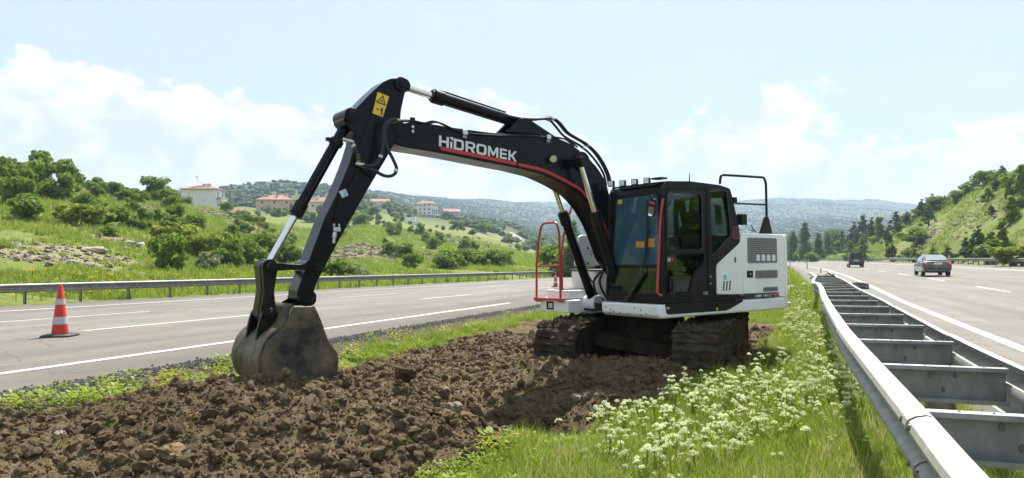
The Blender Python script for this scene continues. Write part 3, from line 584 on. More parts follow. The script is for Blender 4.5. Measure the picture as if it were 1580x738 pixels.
# --- boom
B0, B1 = -.25, .15; BC = -.05
boom = rpoly([(5.0053, 3.2857), (4.7382, 3.3632), (4.1733, 3.3438), (3.5625, 3.3401), (2.5465, 3.408), (2.1791, 3.3317), (1.8615, 3.179), (1.5998, 2.9864), (1.4405, 2.7718), (1.3886, 2.5779)] + [(1.05, 2.0), (.62, 1.30), (.70, 1.10), (.92, 1.10), (1.02, 1.32)] + [(1.3334, 1.6452), (1.4395, 1.8899), (1.5975, 2.1794), (1.7928, 2.4241), (2.0232, 2.6046), (2.3716, 2.7449), (2.7068, 2.8433), (3.1306, 2.8991), (3.5652, 2.9323), (4.175, 2.9852), (4.6481, 3.0181), (4.847, 3.0243), (5.0405, 3.0539)], .09, 3)
mb = MB(); mb.prism(boom, XZ, (B0, B1)); BO = part(mb, 'boom', gloss_black, bevel=.012)
mb = MB(); mb.prism([(3.2816, 3.4044), (3.1814, 3.4951), (3.0912, 3.5856), (2.9891, 3.6154), (2.8976, 3.5989), (2.4013, 3.3947)], XZ, (B0 + .05, B0 + .11)); mb.prism([(3.2816, 3.4044), (3.1814, 3.4951), (3.0912, 3.5856), (2.9891, 3.6154), (2.8976, 3.5989), (2.4013, 3.3947)], XZ, (B1 - .09, B1 - .03)); part(mb, 'cylinder_bracket', gloss_black, BO, bevel=.006)
# side plate weld edges and pin bosses
def boss(p, y0, y1, r, par, name='pin', m=gloss_black, inner=True):
    mb = MB(); mb.cyl((p[0], y0, p[1]), (p[0], y1, p[1]), r, 24)
    if inner: mb.cyl((p[0], y0 - .012 if y0 < y1 else y0 + .012, p[1]), (p[0], y1 + .014, p[1]), r * .55, 18)
    return part(mb, name, m, par, bevel=.004)
boss((1.9662, 3.0747), B0 - .03, B1 + .03, .15, BO)
boss((4.9528, 3.2361), B0 - .02, B1 + .03, .095, BO)
boss((.85, 1.25), B0 - .06, B1 + .06, .11, BO)
# red stripe with a gap
st = [(4.3866, 3.0619), (4.1747, 3.0435), (3.7735, 3.0103), (3.1636, 2.9544), (3.1302, 2.9499), (2.7062, 2.9027), (2.3465, 2.8024), (2.1484, 2.7302), (1.9842, 2.6637), (1.7529, 2.469), (1.6222, 2.3242), (1.5169, 2.1717), (1.4377, 2.0171)]
def ribbon(pts, w, y, m, name, par, taper=False):
    mb = MB(); vs = []
    for i, p in enumerate(pts):
        a = Vector(pts[max(i - 1, 0)]); b = Vector(pts[min(i + 1, len(pts) - 1)]); d = (b - a).normalized(); n = Vector((-d.y, d.x))
        ww = w * (.1 if taper and i == 0 else 1)
        vs += [(p[0] + n.x * ww / 2, y, p[1] + n.y * ww / 2), (p[0] - n.x * ww / 2, y, p[1] - n.y * ww / 2)]
    mb.add(vs, [(2 * i, 2 * i + 1, 2 * i + 3, 2 * i + 2) for i in range(len(pts) - 1)]); return mb.build(name, m, par, smooth=0)
def sm2(pts, n=5): return [(q.x, q.y) for q in spl([(a, b, 0) for a, b in pts], n)]
ribbon(sm2(st[:4]), .045, B1 + .003, red_f, 'stripe', BO, True); ribbon(sm2(st[4:]), .042, B1 + .003, red_f, 'stripe', BO)
# lettering: H, dotted I, DROMEK
P0 = Vector((4.396, 0.15, 3.0856)); P1 = Vector((3.1633, 0.15, 2.9855)); PU = Vector((4.3812, 0.15, 3.2226))
UX = P1 - P0; UY = PU - P0; UY = Vector((UY.x * .3 + .0, 0, UY.z))
def seg_text(s, a, b, bold): 
    text_on(s, P0 + UX * a, UX * (b - a), UY, white_f, BO, 'lettering', bold, t=-.003 if (UX.cross(UY)).y < 0 else .003)
def glyph(ch, a0, a1):
    t = .24; h = t * .62
    G = {'H': [[(0, 0), (t, 0), (t, .40), (1 - t, .40), (1 - t, 0), (1, 0), (1, 1), (1 - t, 1), (1 - t, .60), (t, .60), (t, 1), (0, 1)]],
     'D': [rpoly([(0, 0), (1, 0), (1, 1), (0, 1)], .001)[:0] + [(0, 0), (.74, 0), (.93, .08), (1, .26), (1, .74), (.93, .92), (.74, 1), (0, 1)], [(t, .19), (.68, .19), (.77, .28), (.77, .72), (.68, .81), (t, .81)]],
     'R': [[(0, 0), (t, 0), (t, .34), (.48, .34), (.72, 0), (1, 0), (.74, .37), (.92, .44), (1, .58), (1, .80), (.92, .95), (.76, 1), (0, 1)], [(t, .52), (.70, .52), (.77, .58), (.77, .76), (.70, .82), (t, .82)]],
     'O': [[(.22, 0), (.78, 0), (.94, .08), (1, .26), (1, .74), (.94, .92), (.78, 1), (.22, 1), (.06, .92), (0, .74), (0, .26), (.06, .08)], [(.30, .19), (.70, .19), (.77, .28), (.77, .72), (.70, .81), (.30, .81), (.23, .72), (.23, .28)]],
     'M': [[(0, 0), (.19, 0), (.19, .62), (.43, .12), (.57, .12), (.81, .62), (.81, 0), (1, 0), (1, 1), (.80, 1), (.50, .42), (.20, 1), (0, 1)]],
     'E': [[(0, 0), (1, 0), (1, .19), (.26, .19), (.26, .41), (.94, .41), (.94, .59), (.26, .59), (.26, .81), (1, .81), (1, 1), (0, 1)]],
     'K': [[(0, 0), (t, 0), (t, .38), (.38, .38), (.72, 0), (1, 0), (.56, .50), (1, 1), (.72, 1), (.38, .61), (t, .61), (t, 1), (0, 1)]]}[ch]
    mb = MB(); fn = lambda a, b, q: tuple(P0 + UX * (a0 + (a1 - a0) * a) + UY * b + Vector((0, q, 0))); mb.prism(G[0], fn, (.001, .003), G[1:]); mb.build('lettering', white_f, BO, smooth=0)
for ch, a0, a1 in (('H', 0, .118), ('D', .178, .303), ('R', .325, .445), ('O', .462, .592), ('M', .612, .748), ('E', .770, .865), ('K', .885, 1.0)): glyph(ch, a0, a1)
mb = MB()
def q2(*pp): mb.add([tuple(P0 + UX * a + UY * b + Vector((0, .003, 0))) for a, b in pp], [tuple(range(len(pp)))])
q2((.135, 0), (.160, 0), (.160, .62), (.135, .62)); q2((.125, 1.02), (.165, .72), (.172, .98), (.160, 1.10)); mb.build('lettering', white_f, BO, smooth=0)
# boom work lamp
lp = (2.5501, 3.066); lx, lz = lp
mb = MB(); mb.cyl((lx - .06, B1, lz + .02), (lx - .02, B1 + .07, lz + .01), .055, 16); lamp = part(mb, 'work_lamp', satin_black, BO)
mb = MB(); mb.cyl((lx, B1 + .06, lz), (lx + .03, B1 + .085, lz - .01), .052, 18, .048); part(mb, 'lens', lampglass, lamp)
# lifting eye
ex_, ez_ = (2.3889, 3.4196)
mb = MB(); mb.tube([(ex_ + .045 * math.cos(a), BC, ez_ + .045 * math.sin(a)) for a in np.linspace(-.3, pi + .3, 12)], .012, 8); part(mb, 'lifting_eye', satin_black, BO)
# pipes along the top edge
for dy, o in ((.0, 0), (.045, .0)):
    pts = [(5.0487, 3.3359), (4.7382, 3.3672), (4.5732, 3.3575), (4.4043, 3.3928), (4.0551, 3.306), (3.5626, 3.314), (3.1269, 3.3494), (2.3276, 3.3926), (2.0531, 3.2961)]
    pts = [(a, B1 + .015 - dy * 1.6, b - .012 + dy * .5) for a, b in pts]
    mb = MB(); mb.tube(spl(pts, 5), .012, 8); part(mb, 'hydraulic_pipe', satin_black, BO)
for c in [(4.0153, 3.2975), (2.6067, 3.3743)]:
    mb = MB(); mb.box((c[0], B1 + .018, c[1]), (.075, .04, .07)); mb.box((c[0], B1 + .012, c[1] - .06), (.06, .03, .035)); k_ = part(mb, 'pipe_clamp', clampm, BO, bevel=.006)
    mb = MB(); mb.cyl((c[0] - .014, B1 + .026, c[1] - .06), (c[0] - .014, B1 + .032, c[1] - .06), .010, 8); mb.cyl((c[0] + .016, B1 + .026, c[1] - .06), (c[0] + .016, B1 + .032, c[1] - .06), .010, 8); part(mb, 'screw', bolt_m, k_)
for c in [(4.7746, 3.287), (4.7747, 3.2309)]:
    mb = MB(); mb.cyl((c[0], B1, c[1]), (c[0], B1 + .02, c[1]), .018, 10); part(mb, 'bolt', clampm, BO)
mb = MB(); mb.box((4.7746, B1 + .008, 3.295), (.07, .012, .22)); part(mb, 'pipe_bracket', satin_black, BO, bevel=.004)
# --- stick (dipper)
sp_ = [(4.8741, 3.7185), (4.8828, 3.7969), (4.9446, 3.8553), (5.0496, 3.8514), (5.1616, 3.7954), (5.3306, 3.6317), (5.5278, 3.4147), (5.656, 3.3387), (5.6877, 3.2599), (5.6001, 3.1719), (5.5277, 3.1191), (5.5196, 3.0366), (5.6, 2.7882), (5.7499, 2.4276), (5.9038, 2.1268), (6.1345, 1.525), (6.2214, 1.3134), (6.2066, 1.1709), (6.1043, 1.145), (6.0452, 1.2214), (6.0157, 1.3572), (5.9333, 1.5218), (5.679, 1.9775), (5.3974, 2.446), (5.1286, 2.8795), (5.0074, 3.0858), (4.9545, 3.2723), (4.9365, 3.4721)]
mb = MB(); mb.prism(rpoly(sp_, .06, 3), XZ, (-.13, .17)); ST = part(mb, 'stick', gloss_black, bevel=.010)
# raised weld rib on the stick head
mb = MB(); mb.tube([(a, .172, b) for a, b in [(4.9623, 3.8091), (5.1016, 3.7808), (5.272, 3.5856), (5.3805, 3.3026), (5.4709, 3.0109)]], .007, 6); part(mb, 'weld_seam', gloss_black, ST)
for (c, r) in zip([(4.9447, 3.7879), (5.5922, 3.3312), (6.0756, 1.5815), (6.1265, 1.2317)], (.085, .085, .075, .085)): boss(c, -.16, .20, r, ST)
# warning sticker
ys = [(5.2551, 3.6498), (5.1018, 3.6162), (5.1877, 3.3557), (5.3224, 3.3862)]
mb = MB(); mb.add([(a, .1795, b) for a, b in ys], [(0, 1, 2, 3)]); stk = mb.build('warning_sticker', yellow, ST, smooth=0)
def yq(u_, v_): a, b, c, d = [Vector((p[0], .1815, p[1])) for p in ys]; return (a * (1 - u_) + b * u_) * (1 - v_) + (d * (1 - u_) + c * u_) * v_
mb = MB()
def bar2(p, q, w, f=yq, y=0):
    a, b = f(*p), f(*q); d = (b - a).normalized(); n = Vector((-d.z, 0, d.x)) * w; mb.add([a - n, a + n, b + n, b - n], [(0, 1, 2, 3)])
tri = [(.5, .08), (.90, .44), (.10, .44)]
mb.add([yq(*t) for t in ((.5, .04), (.96, .47), (.04, .47))] + [yq(*t) for t in ((.5, .14), (.80, .41), (.20, .41))], [(0, 1, 4, 3), (1, 2, 5, 4), (2, 0, 3, 5)])
mb.add([yq(*t) for t in ((.38, .30), (.60, .27), (.62, .38), (.50, .33), (.42, .39))], [(0, 1, 2, 3, 4)])
mb.add([yq(*t) for t in ((.66, .62), (.78, .60), (.82, .72), (.88, .92), (.74, .94), (.72, .78), (.60, .76))], [tuple(range(7))])
mb.add([yq(*t) for t in ((.20, .74), (.32, .70), (.32, .73), (.52, .73), (.52, .77), (.32, .77), (.32, .80))], [tuple(range(7))])
mb.build('pictogram', black_f, stk, smooth=0)
for c in [(5.6871, 2.416)]:
    mb = MB(); mb.box((c[0], .185, c[1]), (.09, .03, .085), Euler((0, .45, 0)).to_matrix()); k_ = part(mb, 'pipe_clamp', clampm, ST, bevel=.006)
    mb = MB(); mb.add([(c[0] - .038, .202, c[1] - .02), (c[0] - .008, .202, c[1] - .034), (c[0] + .006, .202, c[1] + .02), (c[0] - .024, .202, c[1] + .036)], [(0, 1, 2, 3)]); mb.build('label', blue_f, k_, smooth=0)
c = (5.7728, 1.9832)
mb = MB(); mb.box((c[0], .19, c[1] + .02), (.085, .04, .05)); mb.cyl((c[0] + .02, .19, c[1] - .01), (c[0] + .03, .19, c[1] - .08), .026, 10); mb.cyl((c[0] + .03, .19, c[1] - .08), (c[0] + .035, .19, c[1] - .14), .018, 10); mb.cyl((c[0] - .03, .19, c[1] + .05), (c[0] - .03, .19, c[1] + .085), .014, 8); mb.cyl((c[0] + .03, .19, c[1] + .05), (c[0] + .03, .19, c[1] + .085), .014, 8); part(mb, 'valve_block', clampm, ST, bevel=.004)
mb = MB(); mb.tube(spl([(a, .187, b) for a, b in [(5.4709, 2.7679), (5.5599, 2.603), (5.6792, 2.409), (5.7808, 2.2191), (5.7884, 2.0345)]], 5), .009, 6); part(mb, 'hydraulic_pipe', satin_black, ST)
# --- hoses between boom and stick
HS = [[(612, 190, .2), (598, 196, .3), (590, 222, .34), (588, 248, .3), (575, 256, .24), (556, 252, .19)]]
h1 = [(5.032, 0.3, 3.3135), (5.1433, 0.3, 3.2932), (5.2194, 0.3, 3.1851), (5.2029, 0.3, 2.9955), (5.1185, 0.3, 2.8494), (5.0675, 0.3, 2.7224), (5.1273, 0.3, 2.6491), (5.2368, 0.3, 2.6418), (5.3774, 0.3, 2.7002), (5.5151, 0.3, 2.7725)]
h2 = [(4.9801, 0.3, 3.335), (5.1178, 0.3, 3.3192), (5.2277, 0.3, 3.2301), (5.2447, 0.3, 3.0298), (5.2699, 0.3, 2.8752), (5.328, 0.3, 2.7794), (5.4181, 0.3, 2.7424), (5.5311, 0.3, 2.7712)]
h3 = [(5.4953, 0.24, 2.7808), (5.5356, 0.24, 2.8602), (5.5836, 0.24, 2.9609), (5.6313, 0.24, 3.0162), (5.6944, 0.24, 3.0398)]
for h in (h1, h2, h3):
    h = list(h); h[0] = (h[0][0], .18, h[0][2]); h[-1] = (h[-1][0], .19, h[-1][2])
    mb = MB(); mb.tube(spl(h, 8), .020, 12); hh = part(mb, 'hose', matt_black)
    for i in (0, -1):
        p = Vector(h[i]); q = Vector(h[1 if i == 0 else -2]); d = (q - p).normalized()
        mb = MB(); mb.cyl(p, p + d * .10, .024, 12); mb.cyl(p + d * .10, p + d * .13, .018, 12); part(mb, 'hose_fitting', brass if i == 0 else clampm, hh)
    p = Vector(h[len(h) // 2]); q = Vector(h[len(h) // 2 + 1]); d = (q - p).normalized(); mb = MB(); mb.cyl(p, p + d * .03, .025, 12); part(mb, 'hose_clip', white_f, hh)
# hoses arching from the arm cylinder down the back of the boom
for k_, dy in enumerate((-.02, .04, .09)):
    hp = [(3.2126, 0, 3.6232), (3.0096, 0, 3.6197), (2.7542, 0, 3.6399), (2.4663, 0, 3.6824), (2.3194, 0, 3.6139), (2.1456, 0, 3.4798), (1.7856, 0, 3.3502), (1.5473, 0, 3.1939), (1.3588, 0, 2.9795), (1.2923, 0, 2.7838)]
    hp = [(a, dy, b + (.03 if k_ else -.02) * (1 if i in (4, 5, 6, 7) else .3) - k_ * .012) for i, (a, _, b) in enumerate(hp)]
    mb = MB(); mb.tube(spl(hp, 6), .018, 10); hh = part(mb, 'hose', matt_black)
    p = Vector(hp[3]); d = (Vector(hp[4]) - p).normalized(); mb = MB(); mb.cyl(p - d * .05, p + d * .03, .023, 10); p = Vector(hp[6]); d = (Vector(hp[7]) - p).normalized(); mb.cyl(p, p + d * .035, .024, 10); part(mb, 'hose_fitting', clampm, hh)
hp = [(3.6676, 0, 3.5874), (3.3451, 0, 3.6345), (3.055, 0, 3.6326), (2.8718, 0, 3.5713)]
mb = MB(); mb.tube(spl(hp, 6), .011, 8); part(mb, 'hydraulic_pipe', satin_black)
# --- cylinders: rod + tube
def ram(a, split, b, r_rod, r_tube, y=None, collar=.09, name='hydraulic_cylinder'):
    a, b = Vector(a), Vector(b); d = (b - a); L_ = d.length; d.normalize(); m_ = a + d * (L_ * split)
    mb = MB(); mb.cyl(m_ - d * .02, b, r_tube, 24); cyl_ = part(mb, name, gloss_black, bevel=.004)
    mb = MB(); mb.cyl(a, m_ + d * .01, r_rod, 20); part(mb, 'rod', chrome, cyl_)
    mb = MB(); mb.cyl(m_ - d * .05, m_ + d * collar, r_tube * 1.22, 20); mb.cyl(m_ - d * .09, m_ - d * .05, r_tube * 1.0, 20)
    for i in range(8):
        an = 2 * pi * i / 8; x = d.cross(Vector((0, 1, 0))).normalized(); yv = d.cross(x); p = m_ + (x * math.cos(an) + yv * math.sin(an)) * r_tube * 1.12; mb.cyl(p - d * .065, p - d * .05, .012, 6)
    part(mb, 'gland', satin_black, cyl_)
    for e in (a, b):
        mb = MB(); mb.cyl(e + Vector((0, -.07, 0)), e + Vector((0, .07, 0)), r_tube * 1.15, 20); part(mb, 'eye', gloss_black, cyl_, bevel=.004)
    return cyl_, m_, d
AC, m_, d_ = ram((4.8096, -0.05, 3.8277), 0.2632, (2.8677, -0.05, 3.552), .045, .075)
mb = MB(); nrm_ = Vector((d_.z, 0, -d_.x)); mb.tube([m_ + d_ * .02 + nrm_ * .09, m_ + d_ * .1 + nrm_ * .10, m_ + d_ * 1.1 + nrm_ * .095], .012, 8); part(mb, 'oil_line', satin_black, AC)
BC1, m_, d_ = ram((6.4895, -0.03, 1.5853), 0.374, (5.5355, -0.03, 3.3019), .038, .062)
mb = MB(); nrm_ = Vector((d_.z, 0, -d_.x)) * -1
mb.tube([m_ + d_ * .02 + Vector((.0, .075, 0)), m_ + d_ * .1 + Vector((0, .082, 0)), m_ + d_ * 1.15 + Vector((0, .08, 0))], .011, 8); part(mb, 'oil_line', satin_black, BC1)
p = m_ + d_ * .92; mb = MB(); mb.cyl(p - d_ * .03, p + d_ * .03, .082, 16); mb.box(p + Vector((.09, 0, .03)), (.06, .05, .04)); part(mb, 'pipe_clamp', satin_black, BC1)
for y_, nm in ((.30, 0), (-.42, 1)):
    top = (2.1421, 3.0438); foot = (1.22, .98) if nm else (1.30, 1.0)
    c_, m_, d_ = ram((top[0], y_, top[1]), .385 if not nm else .36, (foot[0], y_, foot[1]), .040, .070, collar=.12)
    mb = MB(); mb.tube([m_ + d_ * .05 + Vector((-.09, 0, 0)), m_ + d_ * 1.0 + Vector((-.09, 0, 0)), m_ + d_ * 1.1 + Vector((-.16, 0, -.05))], .012, 8); part(mb, 'oil_line', satin_black, c_)
mb = MB(); mb.cyl((top[0], -.52, top[1]), (top[0], .40, top[1]), .065, 20); part(mb, 'pin', satin_black, BO)
# --- bucket linkage
LA = (6.4991, 1.5856); LB2 = (6.5183, 1.0778); LC = (5.98, 1.5796); BP = (6.0849, 1.2232)
def link(a, b, w, y0, y1, name, bow=0):
    a, b = Vector((a[0], a[1])), Vector((b[0], b[1])); d = (b - a).normalized(); n = Vector((-d.y, d.x)); pts = []
    for k in range(9): an = pi / 2 + pi * k / 8; pts.append(a + d * math.cos(an) * w + n * math.sin(an) * w)
    m1 = (a + b) / 2 - n * (w * .62)
    pts.append(m1 + n * 0)
    for k in range(9): an = -pi / 2 + pi * k / 8; pts.append(b + d * math.cos(an) * w + n * math.sin(an) * w)
    pts.append((a + b) / 2 + n * (w * .62)); mb = MB(); mb.prism([tuple(p) for p in pts], XZ, (y0, y1)); return mb
mbL = link(LA, LB2, .085, -.16, -.10, 'x'); o = part(mbL, 'link', satin_black, bevel=.006); mbL = link(LA, LB2, .085, .06, .13, 'x'); o = part(mbL, 'link', satin_black, bevel=.006)
mbL = link((LA[0] + .02, LA[1]), (LB2[0] + .02, LB2[1]), .07, -.095, .055, 'x'); o = part(mbL, 'link', satin_black, bevel=.01)
mbL = link(LA, LC, .045, .17, .205, 'x'); o = part(mbL, 'guide_link', satin_black, bevel=.006); mbL = link(LA, LC, .045, -.29, -.255, 'x'); o = part(mbL, 'guide_link', satin_black, bevel=.006)
for c in (LA, LC): boss(c, -.30, .215, .052, EX, 'pin', satin_black)
boss(LB2, -.20, .20, .06, EX, 'pin', satin_black)
# --- bucket
sideL = [(6.344, 1.1628), (6.1572, 1.1543), (6.0988, 1.0405), (6.004, 0.7838), (5.879, 0.602), (5.9078, 0.3975), (6.0223, 0.3121), (6.2371, 0.3086), (6.4447, 0.3255), (6.626, 0.3924), (6.699, 0.5979), (6.6732, 0.7078), (6.6143, 0.829), (6.463, 0.9727), (6.3744, 1.1438)]
shell = [(6.4475, 0.9624), (6.6086, 0.829), (6.6818, 0.6778), (6.6883, 0.5501), (6.6331, 0.3987), (6.4772, 0.2887)]
sideP = [sideL[0], sideL[1], sideL[2], sideL[3], sideL[4], sideL[5], sideL[6], sideL[7]] + list(reversed(shell)) + [sideL[14]]
BK = empty('excavator_bucket_group', (0, 0, 0)); bpy.data.objects.remove(BK)
prof = sm2([sideL[0], sideL[14]] + [tuple(p) for p in shell] + [sideL[7], sideL[6], sideL[5]], 4)
mb = MB(); vs = []; th = .03
for i, p in enumerate(prof):
    a = Vector(prof[max(0, i - 1)]); b = Vector(prof[min(len(prof) - 1, i + 1)]); d = (b - a).normalized(); n = Vector((-d.y, d.x)) * th
    for yy in (-.52, .42): vs.append((p[0], yy, p[1]))
    for yy in (.42, -.52): vs.append((p[0] + n.x, yy, p[1] + n.y))
fs = []
for i in range(len(prof) - 1):
    for k in range(4): fs.append((4 * i + k, 4 * i + (k + 1) % 4, 4 * i + 4 + (k + 1) % 4, 4 * i + 4 + k))
fs += [(0, 1, 2, 3), tuple(4 * (len(prof) - 1) + k for k in (3, 2, 1, 0))]
mb.add(vs, fs); BKT = part(mb, 'bucket', steel_dirty, bevel=.004)
bo = prof + [tuple(sideL[4]), tuple(sideL[3]), tuple(sideL[2]), tuple(sideL[1])]
for y0, y1 in ((.42, .455), (-.555, -.52)):
    mb = MB(); mb.prism(bo, XZ, (y0, y1)); part(mb, 'side_plate', steel_dirty, BKT, bevel=.006)
    mb = MB(); e = [Vector((p[0], 0, p[1])) for p in (sideL[1], sideL[2], sideL[3], sideL[4], sideL[5])]
    for a, b in zip(e, e[1:]): mb.bar(a + Vector((0, (y0 + y1) / 2, 0)), b + Vector((0, (y0 + y1) / 2, 0)), .05, .045, (0, 1, 0))
    part(mb, 'side_cutter', steel_dirty, BKT, bevel=.006)
for y0 in (-.22, .12):
    mb = MB(); ear = [(BP[0] - .10, BP[1] + .02), (BP[0] - .06, BP[1] + .09), (BP[0] + .03, BP[1] + .10), (BP[0] + .12, BP[1] - .02), (LB2[0] - .12, LB2[1] - .03), (LB2[0] - .02, LB2[1] + .09), (LB2[0] + .08, LB2[1] + .03), (LB2[0] + .12, LB2[1] - .12), tuple(shell[2]), tuple(shell[1]), tuple(shell[0]), tuple(sideL[0]), tuple(sideL[1])]
    mb.prism(rpoly(ear, .05, 3), XZ, (y0, y0 + .05)); part(mb, 'bucket_ear', satin_black, BKT, bevel=.008)
boss(BP, -.24, .20, .075, EX, 'pin', satin_black)
for k in range(5):
    y = -.47 + .21 * k; p = Vector((sideL[5][0] + .03, y, sideL[5][1] - .01)); mb = MB(); mb.add([p + Vector(v_) for v_ in ((.06, -.045, -.03), (.06, .045, -.03), (.06, .045, .03), (.06, -.045, .03), (-.16, -.03, -.05), (-.16, .03, -.05), (-.16, .03, -.04), (-.16, -.03, -.04))], [(0, 1, 2, 3), (4, 5, 6, 7), (0, 1, 5, 4), (1, 2, 6, 5), (2, 3, 7, 6), (3, 0, 4, 7)]); part(mb, 'tooth', steel_dirty, BKT)
# --- upper structure: deck, platform, tank
F0 = 1.60
mb = MB(); mb.prism([(F0 - .06, .82), (F0, .86), (F0, 1.015), (-1.47, 1.015), (-1.47, .82)], XZ, (.16, 1.27)); DK = part(mb, 'deck_skirt', white_p, bevel=.03, seg=3)
mb = MB(); mb.box((.0, -.2, .90), (2.6, 1.6, .12)); part(mb, 'deck_frame', satin_black)
for (px_, pz_) in ((.95, .93), (.83, .955), (.55, .87), (.42, .885), (.36, .91), (.34, .86), (.25, .94), (.95, .86), (1.05, .88), (.7, .86)):
    mb = MB(); mb.cyl((F0, px_, pz_), (F0 + .004, px_, pz_), .012, 8); part(mb, 'bolt_hole', bolt_m, DK, smooth=0)
mb = MB(); mb.prism([(.02, .885), (.12, .868), (1.40, .875), (1.44, .90), (1.46, 1.018), (-.31, 1.018), (-.31, .99)], XZ, (1.268, 1.276)); part(mb, 'sill_panel', satin_black, DK)
mb = MB(); mb.box((.33, 1.279, .90), (.03, .006, .045)); part(mb, 'reflector', yellow, DK)
mb = MB(); mb.box((1.41, 1.279, .965), (.06, .006, .03)); mb.box((.47, 1.279, .0 + 1.075), (.001, .001, .001)); part(mb, 'badge', clampm, DK)
plat = [(F0, -1.27), (F0, -.58), (.9, -.50), (-1.0, -.50), (-1.0, -1.27)]
mb = MB(); mb.prism(plat, XY, (.80, 1.00)); PL = part(mb, 'platform', white_p, bevel=.015)
mb = MB(); mb.prism([(1.52, -1.22), (1.52, -.66), (.70, -.55), (.70, -1.22)], XY, (1.012, 1.15)); TB = part(mb, 'tool_box', white_p, bevel=.015)
mb = MB(); mb.box((1.12, -.92, 1.156), (.62, .42, .012)); part(mb, 'step_tread', matt_black, TB)
mb = MB(); mb.box((F0 + .004, -1.02, .90), (.01, .17, .13)); hd = part(mb, 'head_lamp', satin_black, PL, bevel=.004); mb = MB(); mb.box((F0 + .012, -1.0, .90), (.008, .10, .08)); part(mb, 'lens', lampglass, hd)
tb = [(1.7659, 1.4888), (0.842, 1.455)]
mb = MB(); mb.prism(rpoly([(.98, -1.25), (.98, -.62), (.70, -.50), (-.30, -.50), (-.30, -1.25)], .12, 4), XY, (1.0, 1.46)); TK = part(mb, 'fuel_tank', white_p, bevel=.03, seg=3)
mb = MB(); mb.box((.35, -.87, 1.466), (1.30, .76, .014)); part(mb, 'step_tread', matt_black, TK, bevel=.004)
mb = MB(); mb.box((-.85, -.88, 1.5), (1.15, .76, 1.05)); part(mb, 'hood', white_p, bevel=.05, seg=3)
tp = [(1.4039, 1.5453), (1.4007, 1.8144), (1.3286, 2.0019), (1.272, 2.034), (1.1299, 2.0362), (0.9733, 1.8797), (0.7377, 1.8814), (0.6532, 1.5161)]
mb = MB(); mb.prism(tp, XZ, (-.66, -.60)); TP = part(mb, 'guard_plate', white_p, bevel=.008)
for c in [(1.1513, 1.8256), (1.1546, 1.5742)]:
    mb = MB(); mb.cyl((c[0], -.60, c[1]), (c[0], -.594, c[1]), .022, 14); part(mb, 'bolt_hole', bolt_m, TP, smooth=0)
c = (1.1093, 1.7627)
text_on('5/2m', (c[0], -.60, c[1]), (-.14, 0, .0), (0, 0, .04), bolt_m, TP, 'lettering', .0, t=.004); text_on('8526', (c[0], -.60, c[1] - .05), (-.14, 0, .0), (0, 0, .035), bolt_m, TP, 'lettering', .0, t=.004)
mb = MB(); mb.box((-.30, .0, 1.20), (2.2, .5, .5)); part(mb, 'boom_bracket', white_p)
mb = MB(); mb.cyl((1.20, -.56, .95), (1.20, -.30, .95), .13, 20); mb.cyl((1.20, .20, .95), (1.20, .42, .95), .13, 20); part(mb, 'cylinder_lug', white_p, bevel=.006)
mb = MB(); mb.tube(spl([(1.15, -.30, 1.45), (1.28, -.33, 1.3), (1.22, -.34, 1.1), (1.1, -.3, 1.0)], 6), .02, 8); part(mb, 'hose', matt_black); mb = MB(); mb.tube(spl([(1.12, -.24, 1.5), (1.22, -.26, 1.3), (1.12, -.27, 1.1), (1.0, -.3, 1.0)], 6), .02, 8); part(mb, 'hose', matt_black)
mb = MB(); mb.box((1.1, -.36, 1.52), (.22, .06, .05)); part(mb, 'hose_clamp', satin_black)
# red handrail at the platform front
def railtube(pts, m, name='hand_rail', r=.019, par=EX):
    mb = MB(); mb.tube(rtube(pts), r, 10); return part(mb, name, m, par, smooth=50)
def rtube(pts, rad=.09, n=5):
    out = []; P_ = [Vector(p) for p in pts]
    for i, p in enumerate(P_):
        if i in (0, len(P_) - 1): out.append(p); continue
        a = P_[i - 1] - p; b = P_[i + 1] - p; q = min(rad, a.length * .45, b.length * .45); A = p + a.normalized() * q; B = p + b.normalized() * q
        for k in range(n + 1): t = k / n; out.append(A * (1 - t) ** 2 + p * 2 * t * (1 - t) + B * t * t)
    return out
fr = [(-1.346, 0.9976), (-1.339, 1.599), (-1.2659, 2.0273), (-1.1959, 2.2387), (-0.8193, 2.2428), (-0.7581, 2.0639), (-0.7482, 1.5987), (-0.74, 1.0015)]
HR = railtube([(1.62, a, b) for a, b in fr], red_p)
a, b = [(-1.3227, 1.5346), (-0.7646, 1.5471)]
railtube([(1.62, a[0], a[1]), (1.62, b[0], b[1])], red_p, 'cross_bar', .015, HR)
mb = MB(); mb.prism([(-1.38, 1.0177), (-0.6461, 1.0259), (-0.6465, 0.9953), (-0.7249, 0.9611), (-0.8191, 0.9879), (-1.1773, 0.9832), (-1.2786, 0.947), (-1.3805, 0.9747)], YZ, (1.60, 1.66)); part(mb, 'rail_foot', red_p, HR, bevel=.006)
railtube([(1.55, -.78, 1.15), (1.55, -.80, 1.70), (1.48, -.82, 2.02), (1.20, -.88, 2.62), (.95, -.95, 2.66), (.7, -1.0, 2.2), (.66, -1.0, 1.48)], red_p)
